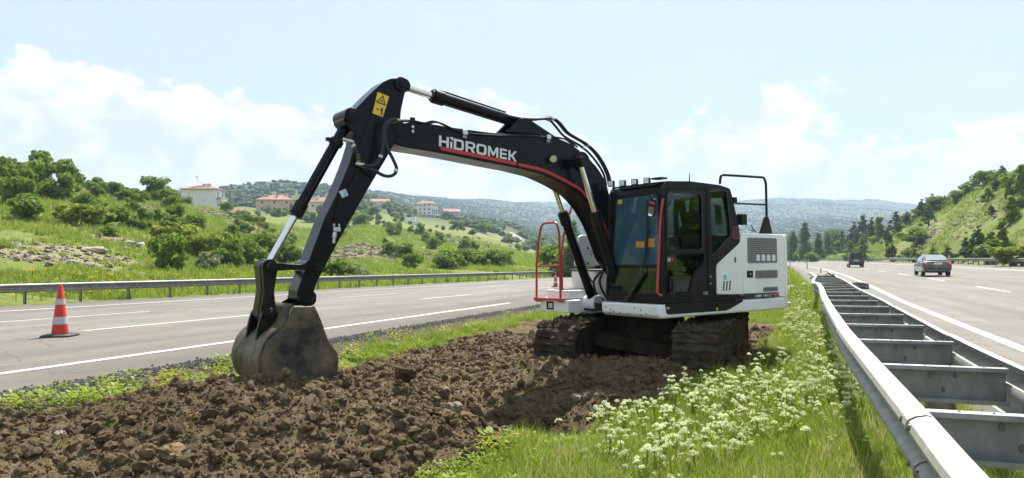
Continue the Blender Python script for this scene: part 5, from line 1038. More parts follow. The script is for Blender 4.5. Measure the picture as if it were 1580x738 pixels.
# ------------------------------------------------------------------ cars
tyre = mat('tyre_rubber', (.02, .02, .02), .8); rim = mat('alloy_rim', (.5, .5, .5), .3, .8)
tail = mat('tail_lamp_red', (.55, .01, .01), .15, coat=1); tail_on = mat('lit_tail_lamp', (.7, .03, .02), .2, emit=(.55, .03, .02)); car_glass = mat('car_window_glass', (.02, .025, .028), .05, 0, coat=1, spec=.8)
def car(name, x, y, z, rz, body_m, low, green, wheels, label, cat, wr=.32, glassm=None):
    """low: stations (x, halfwidth, zbottom, zbelt); green: (x, hw_base, hw_top, zbase, ztop)"""
    t = empty(name, (x, y, z), rz, label, cat); gm_ = glassm or car_glass
    mb = MB(); vs = []; K = 11
    for (px_, w, zb, zt) in low:
        half = [(0, zb), (w * .80, zb), (w * .93, zb + .07), (w * .985, zb + .22), (w, zb + (zt - zb) * .5), (w * .985, zt - .12), (w * .95, zt - .05), (w * .84, zt), (0, zt + .02)]
        vs += [(px_, a, b) for a, b in half] + [(px_, -a, b) for a, b in reversed(half[1:-1])]
    n = 16; fs = [tuple(range(n)), tuple((len(low) - 1) * n + k for k in reversed(range(n)))] + [(i * n + k, i * n + (k + 1) % n, (i + 1) * n + (k + 1) % n, (i + 1) * n + k) for i in range(len(low) - 1) for k in range(n)]
    mb.add(vs, fs); bd = mb.build('body', body_m, t, smooth=42)
    md = bd.modifiers.new('sub', 'SUBSURF'); md.levels = 1; md.render_levels = 1
    mb = MB(); vs = []
    for (px_, wb, wt, zb, zt) in green:
        half = [(wb, zb), (wt + (wb - wt) * .45, zb + (zt - zb) * .55), (wt, zt - .05), (wt * .88, zt - .005), (0, zt + .015)]
        vs += [(px_, a, b) for a, b in half] + [(px_, -a, b) for a, b in reversed(half[:-1])]
    n = 9; fs = [tuple(range(n)), tuple((len(green) - 1) * n + k for k in reversed(range(n)))] + [(i * n + k, i * n + k + 1, (i + 1) * n + k + 1, (i + 1) * n + k) for i in range(len(green) - 1) for k in range(n - 1)]
    mb.add(vs, fs); rf_ = mb.build('roof', body_m, t, smooth=42)
    for wx in wheels[0]:
        for sy in (-1, 1):
            mb = MB(); mb.cyl((wx, sy * (wheels[1] - .11), wr), (wx, sy * (wheels[1] + .09), wr), wr, 28); w_ = mb.build('wheel', tyre, t, bevel=.02)
            mb = MB(); mb.cyl((wx, sy * (wheels[1] + .091), wr), (wx, sy * (wheels[1] + .105), wr), wr * .66, 20); mb.build('rim', rim, w_)
            mb = MB(); mb.cyl((wx, sy * (wheels[1] + .05), wr + .03), (wx, sy * (wheels[1] + .094), wr + .03), wr * 1.13, 28); mb.build('wheel_arch', matt_black, t)
    return t, bd, rf_
def quad(name, pts, m, par, off=(0, 0, 0)):
    mb = MB(); mb.add([Vector(p) + Vector(off) for p in pts], [tuple(range(len(pts)))]); return mb.build(name, m, par, smooth=0)
car_grey = mat('grey_brown_metallic', (.10, .097, .088), .28, .5, vscale=3, c2=(.085, .082, .074), coat=1.0)
car_black = mat('black_car_paint', (.018, .020, .020), .25, .0, vscale=3, c2=(.022, .024, .024), coat=1.0)
head = math.radians(90) - math.radians(21.5)
xs, ys = (28.31, 47)
T_, bd, rf_ = car('parked_car', xs + .75, ys + 2.0, .055, head, car_grey,
  [(-2.27, .70, .34, .80), (-2.24, .80, .30, .96), (-2.12, .855, .25, 1.035), (-1.7, .875, .22, 1.05), (-1.0, .88, .2, .98), (0, .88, .2, .95), (1.0, .875, .2, .93), (1.7, .85, .22, .84), (2.15, .76, .25, .72), (2.27, .60, .32, .62)],
  [(-1.95, .70, .62, .98, 1.03), (-1.35, .76, .60, .95, 1.33), (-.9, .78, .60, .93, 1.425), (-.2, .79, .605, .92, 1.44), (.35, .79, .59, .92, 1.38), (1.30, .74, .60, .9, .94)], ((-1.33, 1.36), .74),
  'grey brown sedan with lit red tail lamps driving away in the middle lane', 'car', .315)
T_.name = 'sedan_car'
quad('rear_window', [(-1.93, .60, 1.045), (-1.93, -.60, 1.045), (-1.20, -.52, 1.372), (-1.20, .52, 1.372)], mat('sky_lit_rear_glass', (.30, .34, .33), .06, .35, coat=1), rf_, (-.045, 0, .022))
for sy in (-1, 1):
    quad('side_window', [(-1.25, sy * .775, 1.0), (-.28, sy * .80, .99), (-.28, sy * .66, 1.33), (-.95, sy * .655, 1.31)], car_glass, rf_)
    quad('side_window', [(-.20, sy * .80, .99), (.75, sy * .785, .97), (.30, sy * .66, 1.31), (-.20, sy * .663, 1.335)], car_glass, rf_)
    mb = MB(); mb.box((-2.235, sy * .655, .86), (.10, .26, .16)); tl = mb.build('tail_lamp', tail, T_, bevel=.03)
    mb = MB(); mb.cyl((-2.28, sy * .70, .87), (-2.296, sy * .70, .87), .062, 16); mb.build('lit_lamp', tail_on, tl)
    mb = MB(); mb.box((.78, sy * .98, 1.0), (.12, .20, .14)); mb.bar((.82, sy * .82, .96), (.80, sy * .94, .97), .05, .03); mb.build('wing_mirror', satin_black, T_, bevel=.03)
    mb = MB(); mb.box((-.42, sy * .888, .86), (.17, .02, .035)); mb.build('door_handle', car_grey, T_); 
    mb = MB(); mb.box((-.26, sy * .884, .66), (.012, .006, .56)); mb.build('door_gap', matt_black, T_)
mb = MB(); mb.box((-2.285, 0, .845), (.012, .53, .12)); npl = mb.build('number_plate', white_f, T_)
mb = MB(); mb.box((-2.293, .24, .845), (.004, .045, .11)); mb.build('plate_band', mat('plate_blue', (.03, .10, .5), .5), npl)
mb = MB(); mb.box((-2.30, .0, .52), (.04, 1.46, .05)); mb.build('bumper_trim', matt_black, T_, bevel=.01)
mb = MB(); mb.box((-2.20, .0, .30), (.16, 1.38, .13)); mb.build('bumper_skirt', matt_black, T_, bevel=.03)
mb = MB(); mb.box((-2.0, .0, 1.065), (.18, 1.30, .035)); mb.build('boot_spoiler', car_grey, T_, bevel=.012)
xs, ys = (44.79, 92)
T_, bd, rf_ = car('van', xs + .9, ys + 2.2, .055, head, car_black,
  [(-2.42, .86, .36, 1.02), (-2.38, .92, .30, 1.06), (-2.2, .94, .26, 1.08), (0, .95, .24, 1.08), (1.4, .94, .24, 1.05), (2.1, .88, .26, .95), (2.38, .72, .32, .78)],
  [(-2.40, .88, .76, 1.04, 1.80), (-2.30, .90, .78, 1.04, 1.89), (0, .91, .78, 1.04, 1.90), (.9, .90, .76, 1.04, 1.86), (1.75, .86, .70, 1.0, 1.10)], ((-1.5, 1.55), .80),
  'black van with dark rear window driving away, the farther of the two cars', 'van', .33)
quad('rear_window', [(-2.42, .78, 1.10), (-2.42, -.78, 1.10), (-2.40, -.68, 1.76), (-2.40, .68, 1.76)], mat('van_rear_glass', (.008, .009, .01), .2), rf_, (-.012, 0, 0))
for sy in (-1, 1):
    quad('side_window', [(-2.1, sy * .902, 1.14), (-.1, sy * .912, 1.14), (-.1, sy * .835, 1.70), (-2.1, sy * .83, 1.70)], car_glass, rf_); quad('side_window', [(0, sy * .912, 1.14), (1.35, sy * .89, 1.14), (.85, sy * .83, 1.66), (0, sy * .835, 1.70)], car_glass, rf_)
    mb = MB(); mb.box((-2.39, sy * .845, 1.08), (.09, .12, .36)); mb.build('tail_lamp', tail, T_, bevel=.03)
    mb = MB(); mb.box((1.2, sy * 1.06, 1.22), (.14, .2, .24)); mb.build('wing_mirror', satin_black, T_, bevel=.03)
mb = MB(); mb.box((-2.435, 0, .86), (.012, .52, .11)); mb.build('number_plate', white_f, T_)
mb = MB(); mb.box((-2.44, 0, .45), (.12, 1.66, .2)); mb.build('bumper', matt_black, T_, bevel=.04)
mb = MB(); mb.cyl((-2.425, 0, 1.0), (-2.445, 0, 1.0), .05, 16); mb.build('emblem', clampm, T_)
mb = MB(); mb.box((-2.36, 0, 1.87), (.2, 1.4, .04)); mb.build('roof_spoiler', car_black, T_, bevel=.01)
# delineator posts beside the median edge and a torn rail end with rubble
pm_ = mat('grey_plastic', (.30, .30, .28), .6)
for i, (x, y, h, lb) in enumerate([(44.05, 112, 1, 'farthest of three slim grey delineator posts on the median edge'), (35.04, 84, 0.95, 'middle one of three slim grey delineator posts on the median edge'), (27.06, 62, 0.42, 'short grey delineator post just beyond the crumpled guardrail end')]):
    mb = MB(); z0 = hz(x, y); mb.cyl((0, 0, -.1), (0, 0, h), .06, 12, .05); o = mb.build('delineator_post', pm_, None, label=lb, cat='delineator post', group='delineator posts'); o.location = (x, y, z0)
x, y = (12.45, 31)
z0 = hz(x, y)
def rock_mesh(seed, r=1.0, sub=2, squash=.75, rough=.35):
    b = bmesh.new(); bmesh.ops.create_icosphere(b, subdivisions=sub, radius=r); rd = np.random.default_rng(seed)
    dirs = rd.normal(size=(9, 3)); dirs /= np.linalg.norm(dirs, axis=1)[:, None]; off = rd.uniform(.55, .95, 9)
    for v_ in b.verts:
        n_ = np.array(v_.co) / r; m_ = 1.0
        for d_, o_ in zip(dirs, off):
            t = n_ @ d_
            if t > o_: m_ = min(m_, o_ / t)
        m_ *= 1 + rd.uniform(-1, 1) * rough * .25
        v_.co = v_.co * m_; v_.co.z *= squash
    V = [tuple(v_.co) for v_ in b.verts]; Fq = [tuple(w.index for w in f_.verts) for f_ in b.faces]; b.free(); return V, Fq
rub = mat('rubble_concrete', (.42, .38, .30), .9, vscale=4, c2=(.26, .23, .18), bump=.5, bscale=8)
for k in range(4):
    V, Fq = rock_mesh(80 + k, .28 - .03 * k, 2); mb = MB(); mb.add(V, Fq); o = mb.build('rubble', rub, None, smooth=30, label=['largest pale rubble lump beside the torn guardrail end', 'rubble lump left of the torn guardrail end', 'flat rubble piece in front of the torn guardrail end', 'smallest rubble piece by the torn guardrail end'][k], cat='rubble', group='rubble by the torn guardrail end'); o.location = (x - .5 + .42 * k, y + .3 * (k % 2), hz(x - .5 + .42 * k, y + .3 * (k % 2)) + .12)
mb = MB(); n_ = 10; pts = [(x + .6 + .22 * i, y - .3 - .1 * i, z0 + .55 - .03 * i + .08 * math.sin(i)) for i in range(n_)]; o = beam([(a - x, b - y, c - z0) for a, b, c in pts], -1, 0, galv_old, None, 'bent_rail_piece'); o.location = (x, y, z0 + .0); tag(o, 'torn bent rail piece leaning out of the rubble at the guardrail end', 'bent rail')
# ------------------------------------------------------------------ houses
wall_w = mat('white_render', (.74, .72, .68), .85, vscale=.6, c2=(.66, .64, .60)); wall_p = mat('pink_render', (.62, .40, .31), .85, vscale=.6, c2=(.54, .35, .27)); wall_c = mat('cream_render', (.70, .62, .48), .85, vscale=.6, c2=(.6, .54, .42)); wall_s = mat('stone_wall_grey', (.36, .33, .28), .9, vscale=2.5, c2=(.24, .22, .19), bump=.4, bscale=5)
tile = mat('terracotta_tiles', (.36, .185, .125), .85, vscale=1.6, c2=(.26, .135, .095)); win_m = mat('house_window', (.05, .06, .07), .2); frame_m = mat('window_frame', (.7, .7, .68), .6); rail_m = mat('balcony_grey', (.30, .31, .32), .6)
def house(px_w, w, d, h, roof_h, rz, wm, label, hip=True, chim=(), floors=2, cols=3, balcony=False, eave=.7, side_cols=2, zoff=0.0, name='house', cat='house', group='village houses'):
    x, y = px_w; z = hz(x, y) - .6 + zoff
    t = empty(name, (x, y, z), rz, label, cat, group)
    mb = MB(); mb.box((0, 0, h / 2), (w, d, h)); mb.build('wall', wm, t)
    W2, D2 = w / 2 + eave, d / 2 + eave; rd_ = W2 - D2 if W2 > D2 else 0; ins = 0 if hip else D2
    mb = MB(); rx_ = rd_ if hip else W2
    rx_ = max(rx_, .3)
    mb.add([(-W2, -D2, h), (W2, -D2, h), (W2, D2, h), (-W2, D2, h), (-rx_, 0, h + roof_h), (rx_, 0, h + roof_h), (-W2, -D2, h - .18), (W2, -D2, h - .18), (W2, D2, h - .18), (-W2, D2, h - .18)], [(0, 1, 5, 4), (1, 2, 5), (2, 3, 4, 5), (3, 0, 4), (6, 7, 1, 0), (7, 8, 2, 1), (8, 9, 3, 2), (9, 6, 0, 3), (9, 8, 7, 6)]); rf = mb.build('roof', tile, t, smooth=0)
    # tile courses as raised ribs on the front slope
    mb = MB(); nr = int(W2 * 2 / .9)
    for i in range(nr):
        xx = -W2 + (i + .5) * 2 * W2 / nr; f = min(1, (W2 - abs(xx)) / max(.01, (W2 - rx_)))
        mb.bar((xx, -D2, h + .03), (xx, -D2 + D2 * f, h + roof_h * f + .03), .12, .08)
    o = mb.build('tile_course', tile, rf, smooth=0); o['kind'] = 'stuff'
    for cx, cy, ch in chim:
        mb = MB(); mb.box((cx, cy, h + roof_h * .5 + ch / 2), (.9, .9, roof_h + ch)); c_ = mb.build('chimney', wm, rf); mb = MB(); mb.box((cx, cy, h + roof_h + ch + .05), (1.15, 1.15, .2)); mb.build('chimney_cap', tile, c_)
    fh = h / floors
    for side, n_, ww in (('f', cols, w), ('s', side_cols, d)):
        for fl in range(floors):
            for i in range(n_):
                a = -ww / 2 + ww * (i + .5) / n_; zc = fh * (fl + .55)
                mb = MB()
                if side == 'f': mb.box((a, -d / 2 - .02, zc), (1.5, .08, 1.5))
                else: mb.box((w / 2 + .02, a, zc), (.08, 1.5, 1.5))
                f_ = mb.build('window', frame_m, t); mb = MB()
                if side == 'f': mb.box((a, -d / 2 - .065, zc), (1.2, .02, 1.2))
                else: mb.box((w / 2 + .065, a, zc), (.02, 1.2, 1.2))
                mb.build('pane', win_m, f_)
    if balcony:
        mb = MB(); mb.box((w / 2 + .8, -.5, fh + .0), (1.6, d * .7, .2)); b_ = mb.build('balcony', wm, t)
        mb = MB(); mb.box((w / 2 + 1.55, -.5, fh + .6), (.08, d * .7, 1.0)); mb.box((w / 2 + .8, -.5 - d * .35, fh + .6), (1.5, .08, 1.0)); mb.build('balustrade', rail_m, b_)
    return t
H1 = house((-103.29, 236), 11.2, 8, 7.4, 1.6, .03, wall_w, 'big white two storey house with hipped red roof and roof solar heater', chim=((1.0, -1.6, .1), (2.6, -1.6, .1)), floors=2, cols=0, side_cols=2, balcony=True)
mb = MB(); mb.box((-3.2, -4.03, 5.6), (1.3, .08, 1.2)); wd = mb.build('window', frame_m, H1); mb = MB(); mb.box((-3.2, -4.08, 5.6), (1.0, .02, .9)); mb.build('pane', mat('pale_blind', (.55, .55, .5), .6), wd)
mb = MB(); mb.bar((-1.6, -1.2, 11.6), (.6, -1.4, 9.2), 1.2, .12); sh = mb.build('solar_heater', rail_m, H1); mb = MB(); mb.cyl((-1.6, -1.9, 11.6), (-1.6, -.5, 11.6), .3, 12); mb.build('water_tank', clampm, sh); mb = MB(); mb.bar((-1.6, -1.2, 11.6), (-1.3, -1.2, 8.9), .08, .08); mb.build('stand', rail_m, sh)
house((-93.47, 238), 7.0, 5, 1.4, 1.9, .1, wall_c, 'low terracotta roofed outbuilding right of the big white house', hip=False, floors=1, cols=0, side_cols=0, eave=.3)
house((-108.26, 325), 16, 11, 5.6, 2.6, .12, wall_p, 'salmon pink house with wide hipped roof and three chimneys', chim=((-3.8, -1.5, .2), (0.6, -2.5, .1), (4.4, 0, .9)), floors=2, cols=3, side_cols=2)
house((-93.08, 345), 10, 9, 4.2, 2.6, -.15, wall_c, 'cream house with red hipped roof half hidden behind the dipper arm', chim=((-1.0, -1.5, 1.0),), floors=1, cols=2)
house((-93.97, 322), 6.5, 5, 1.7, .3, .1, wall_w, 'low white flat shed below the cream house', hip=False, floors=1, cols=0, side_cols=0, eave=.2)
house((-93.17, 500), 12, 9, 3.6, 2.2, .1, wall_c, 'long single storey house with a brownish red roof above the stone wall', zoff=1.5, hip=False, floors=1, cols=2)
house((-61.68, 505), 14, 10, 8.2, 2.4, -.35, wall_w, 'white three storey house with red roof in the far village', zoff=3.0, floors=3, cols=4, balcony=True, side_cols=3)
house((-47.85, 560), 12, 10, 4.6, 2.6, .2, wall_p, 'red roofed brown house right of the white village house', zoff=2.5, hip=False, floors=2, cols=3)
house((-56.54, 540), 5, 5, 3.5, 1.6, .2, wall_p, 'small red roofed annex between the two village houses', floors=1, cols=1, side_cols=0)
house((-76.6, 515), 5, 5, 2.2, 1.4, .1, wall_c, 'tiny red roofed hut left of the white village house', floors=1, cols=0, side_cols=0)
x, y = (-84.47, 430)
mb = MB(); mb.box((0, 0, 1), (10.5, .6, 3.4)); o = mb.build('retaining_wall', wall_s, None, smooth=0, label='grey stone retaining wall below the long village house', cat='wall'); o.location = (x, y, hz(x, y) - .8)
x, y = (-42.14, 300); z = hz(x, y)
t = empty('telecom_mast', (x, y, z), .2, 'grey telecom mast rising beside its white equipment cabinets', 'mast')
mb = MB(); mb.cyl((0, 0, -.5), (0, 0, 10), .22, 10, .14); mb.build('pole', rail_m, t)
for k in range(3): mb = MB(); a = 2.1 * k; mb.box((.4 * math.cos(a), .4 * math.sin(a), 9.2), (.25, .25, 1.6)); mb.build('antenna_panel', frame_m, t)
mb = MB(); mb.box((0, 0, 3.6), (1.0, .9, 1.6)); mb.build('equipment_box', rail_m, t)
for k, (a, b, w, h_) in enumerate(((-2.0, .6, 1.8, 2.6), (0.4, .2, 2.2, 3.4), (2.4, .5, 1.6, 2.2))):
    mb = MB(); mb.box((0, 0, h_ / 2 - .3), (w, 1.4, h_)); o = mb.build('equipment_cabinet', frame_m, None, bevel=.05, label=['left white cabinet at the foot of the telecom mast', 'tallest white cabinet at the foot of the telecom mast', 'right white cabinet at the foot of the telecom mast'][k], cat='cabinet', group='equipment cabinets at the mast'); xx = x + a; yy = y - 1.5 - b; o.location = (xx, yy, hz(xx, yy))
# far piece of road on the hillside
pts = [(-2.2898, 405), (0.6734, 400), (2.4136, 385), (1.9267, 360)]
X_ = np.array([[p[0] - 2.6, p[0] + 2.6] for p in pts]); Y_ = np.array([[p[1], p[1]] for p in pts]); grid_mesh('road', X_, Y_, HZ(X_, Y_) + .9, asphalt('far_road', (.42, .40, .37), (.36, .34, .3)), smooth=False)
# ------------------------------------------------------------------ trees and shrubs
bark = mat('bark', (.10, .075, .05), .9, vscale=6, c2=(.05, .04, .03), bump=.5, bscale=20)
LEAF = {
 'fresh': mat('fresh_leaves', (.20, .29, .028), .55, vscale=1.2, c2=(.13, .20, .02), trans=.5, spec=.2),
 'deep': mat('deep_leaves', (.20, .29, .032), .55, vscale=1.2, c2=(.13, .20, .022), trans=.45, spec=.2),
 'olive': mat('grey_olive_leaves', (.24, .28, .14), .6, vscale=1.2, c2=(.17, .20, .09), trans=.4, spec=.2),
 'yellow': mat('yellow_green_leaves', (.27, .32, .035), .55, vscale=1.2, c2=(.19, .24, .025), trans=.5, spec=.2),
 'pine': mat('pine_needles', (.12, .165, .034), .65, vscale=1.5, c2=(.07, .10, .022), trans=.3, spec=.15),
 'poplar': mat('poplar_leaves', (.16, .24, .055), .55, vscale=1.2, c2=(.10, .16, .035), trans=.5, spec=.2)}
def crown_cards(blobs, n, size, seed, droop=0.0, shell=.55):
    rd = np.random.default_rng(seed); B = np.array([b[:3] for b in blobs]); Rr = np.array([b[3] for b in blobs]); w = Rr ** 2; w = w / w.sum()
    k = rd.choice(len(blobs), n, p=w); d = rd.normal(size=(n, 3)); d /= np.linalg.norm(d, axis=1)[:, None]
    rad = Rr[k] * (shell + (1.08 - shell) * rd.random(n) ** .6); c = B[k] + d * rad[:, None] * np.array([1, 1, .85]); c[:, 2] = np.maximum(c[:, 2], .02)
    nn = d + rd.normal(size=(n, 3)) * .75; nn /= np.linalg.norm(nn, axis=1)[:, None]
    t = np.cross(nn, rd.normal(size=(n, 3))); t /= np.linalg.norm(t, axis=1)[:, None]; b = np.cross(nn, t); s = size * rd.uniform(.55, 1.35, n)[:, None]
    V = np.stack([c - t * s * .5 - b * s * .2, c + t * s * .1 - b * s * .55, c + t * s * .55 + b * s * .1, c - t * s * .1 + b * s * .5], 1).reshape(-1, 3)
    return V, np.arange(n * 4).reshape(-1, 4)
def blob_set(kind, seed):
    rd = random.Random(seed); bl = []
    if kind == 'round':
        for i in range(15): a = rd.uniform(0, 2 * pi); r = rd.uniform(.0, .36); bl.append((r * math.cos(a), r * math.sin(a), rd.uniform(.30, .80), rd.uniform(.13, .22)))
        for i in range(5): a = rd.uniform(0, 2 * pi); bl.append((.3 * math.cos(a), .3 * math.sin(a), rd.uniform(.12, .3), .16))
    elif kind == 'wide':
        for i in range(24): a = rd.uniform(0, 2 * pi); r = rd.uniform(.0, .75); bl.append((r * math.cos(a), r * math.sin(a) * .7, rd.uniform(.25, .85) * (1 - .35 * r), rd.uniform(.12, .22)))
    elif kind == 'shrub':
        for i in range(11): a = rd.uniform(0, 2 * pi); r = rd.uniform(.0, .42); bl.append((r * math.cos(a), r * math.sin(a), rd.uniform(.15, .75) * (1 - .4 * r), rd.uniform(.13, .24)))
    elif kind == 'tall':
        for i in range(26): f = rd.random(); a = rd.uniform(0, 2 * pi); r = rd.uniform(0, .20) * (1.15 - f); bl.append((r * math.cos(a), r * math.sin(a), .12 + .84 * f, rd.uniform(.06, .11) * (1.25 - .6 * f)))
    elif kind == 'pine':
        for i in range(46): f = rd.random() ** .8; a = rd.uniform(0, 2 * pi); r = (.30 * (1 - f) + .03) * rd.uniform(.35, 1.0); bl.append((r * math.cos(a), r * math.sin(a), .10 + .86 * f - .05 * r, rd.uniform(.045, .075) * (1.35 - .8 * f)))
    return bl
class Tree: pass
PROTO = {}
def proto(key, kind, leaf, n, size, seed, trunk=True):
    bl = blob_set(kind, seed); V, Fq = crown_cards(bl, n, size, seed, shell=.35 if kind in ('tall', 'pine') else .5)
    me = bpy.data.meshes.new('crown'); me.from_pydata(V.tolist(), [], Fq.tolist()); me.materials.append(LEAF[leaf]); me.update()
    mb = MB(); rd = random.Random(seed); h = .9 if kind in ('tall', 'pine') else .5
    if kind in ('shrub', 'wide'):
        for i in range(5):
            b = bl[i]; mb.tube([(b[0] * .15, b[1] * .15, -.06), (b[0] * .5, b[1] * .5, b[2] * .5), b[:3]], [.022, .014, .006], 5)
    else:
        mb.tube([(0, 0, -.08), (.01, .0, h * .4), (-.01, .01, h)], [.035 if kind != 'tall' else .022, .024, .006], 7)
        for i in range(7):
            b = bl[i]; z0 = b[2] * .6; mb.tube([(0, 0, z0), (b[0] * .6, b[1] * .6, (z0 + b[2]) / 2), b[:3]], [.014, .009, .004], 5)
    tm = bpy.data.meshes.new('trunk'); tm.from_pydata(mb.v, [], mb.f); tm.materials.append(bark); tm.update()
    PROTO[key] = (me, tm)
proto('roundA', 'round', 'deep', 1900, .075, 1); proto('roundB', 'round', 'fresh', 1900, .075, 2); proto('wideA', 'wide', 'deep', 3000, .08, 3); proto('wideB', 'wide', 'fresh', 3000, .08, 4)
proto('shrubA', 'shrub', 'fresh', 1500, .09, 5); proto('shrubB', 'shrub', 'yellow', 1500, .09, 6); proto('shrubC', 'shrub', 'deep', 1500, .09, 7); proto('olive', 'shrub', 'olive', 1800, .08, 8)
proto('tall', 'tall', 'poplar', 3000, .035, 9); proto('pineA', 'pine', 'pine', 3200, .038, 10); proto('pineB', 'pine', 'pine', 3000, .04, 11); proto('pineC', 'pine', 'deep', 3000, .04, 12); proto('leafy', 'tall', 'yellow', 3000, .045, 13); proto('shrubD', 'shrub', 'deep', 1500, .09, 14); proto('shrubE', 'shrub', 'fresh', 1500, .09, 15)
def plant(key, x, y, h, label, name='shrub', cat='shrub', group=None, wf=1.0, sink=.12):
    c, t = PROTO[key]; o = empty(name, (x, y, hz(x, y) - sink * h * .3), random.uniform(0, 6.28), label, cat, group); o.scale = (h * wf, h * wf, h)
    for nm, me in (('crown', c), ('trunk', t)):
        k = bpy.data.objects.new(nm, me); col.objects.link(k); k.parent = o
    return o
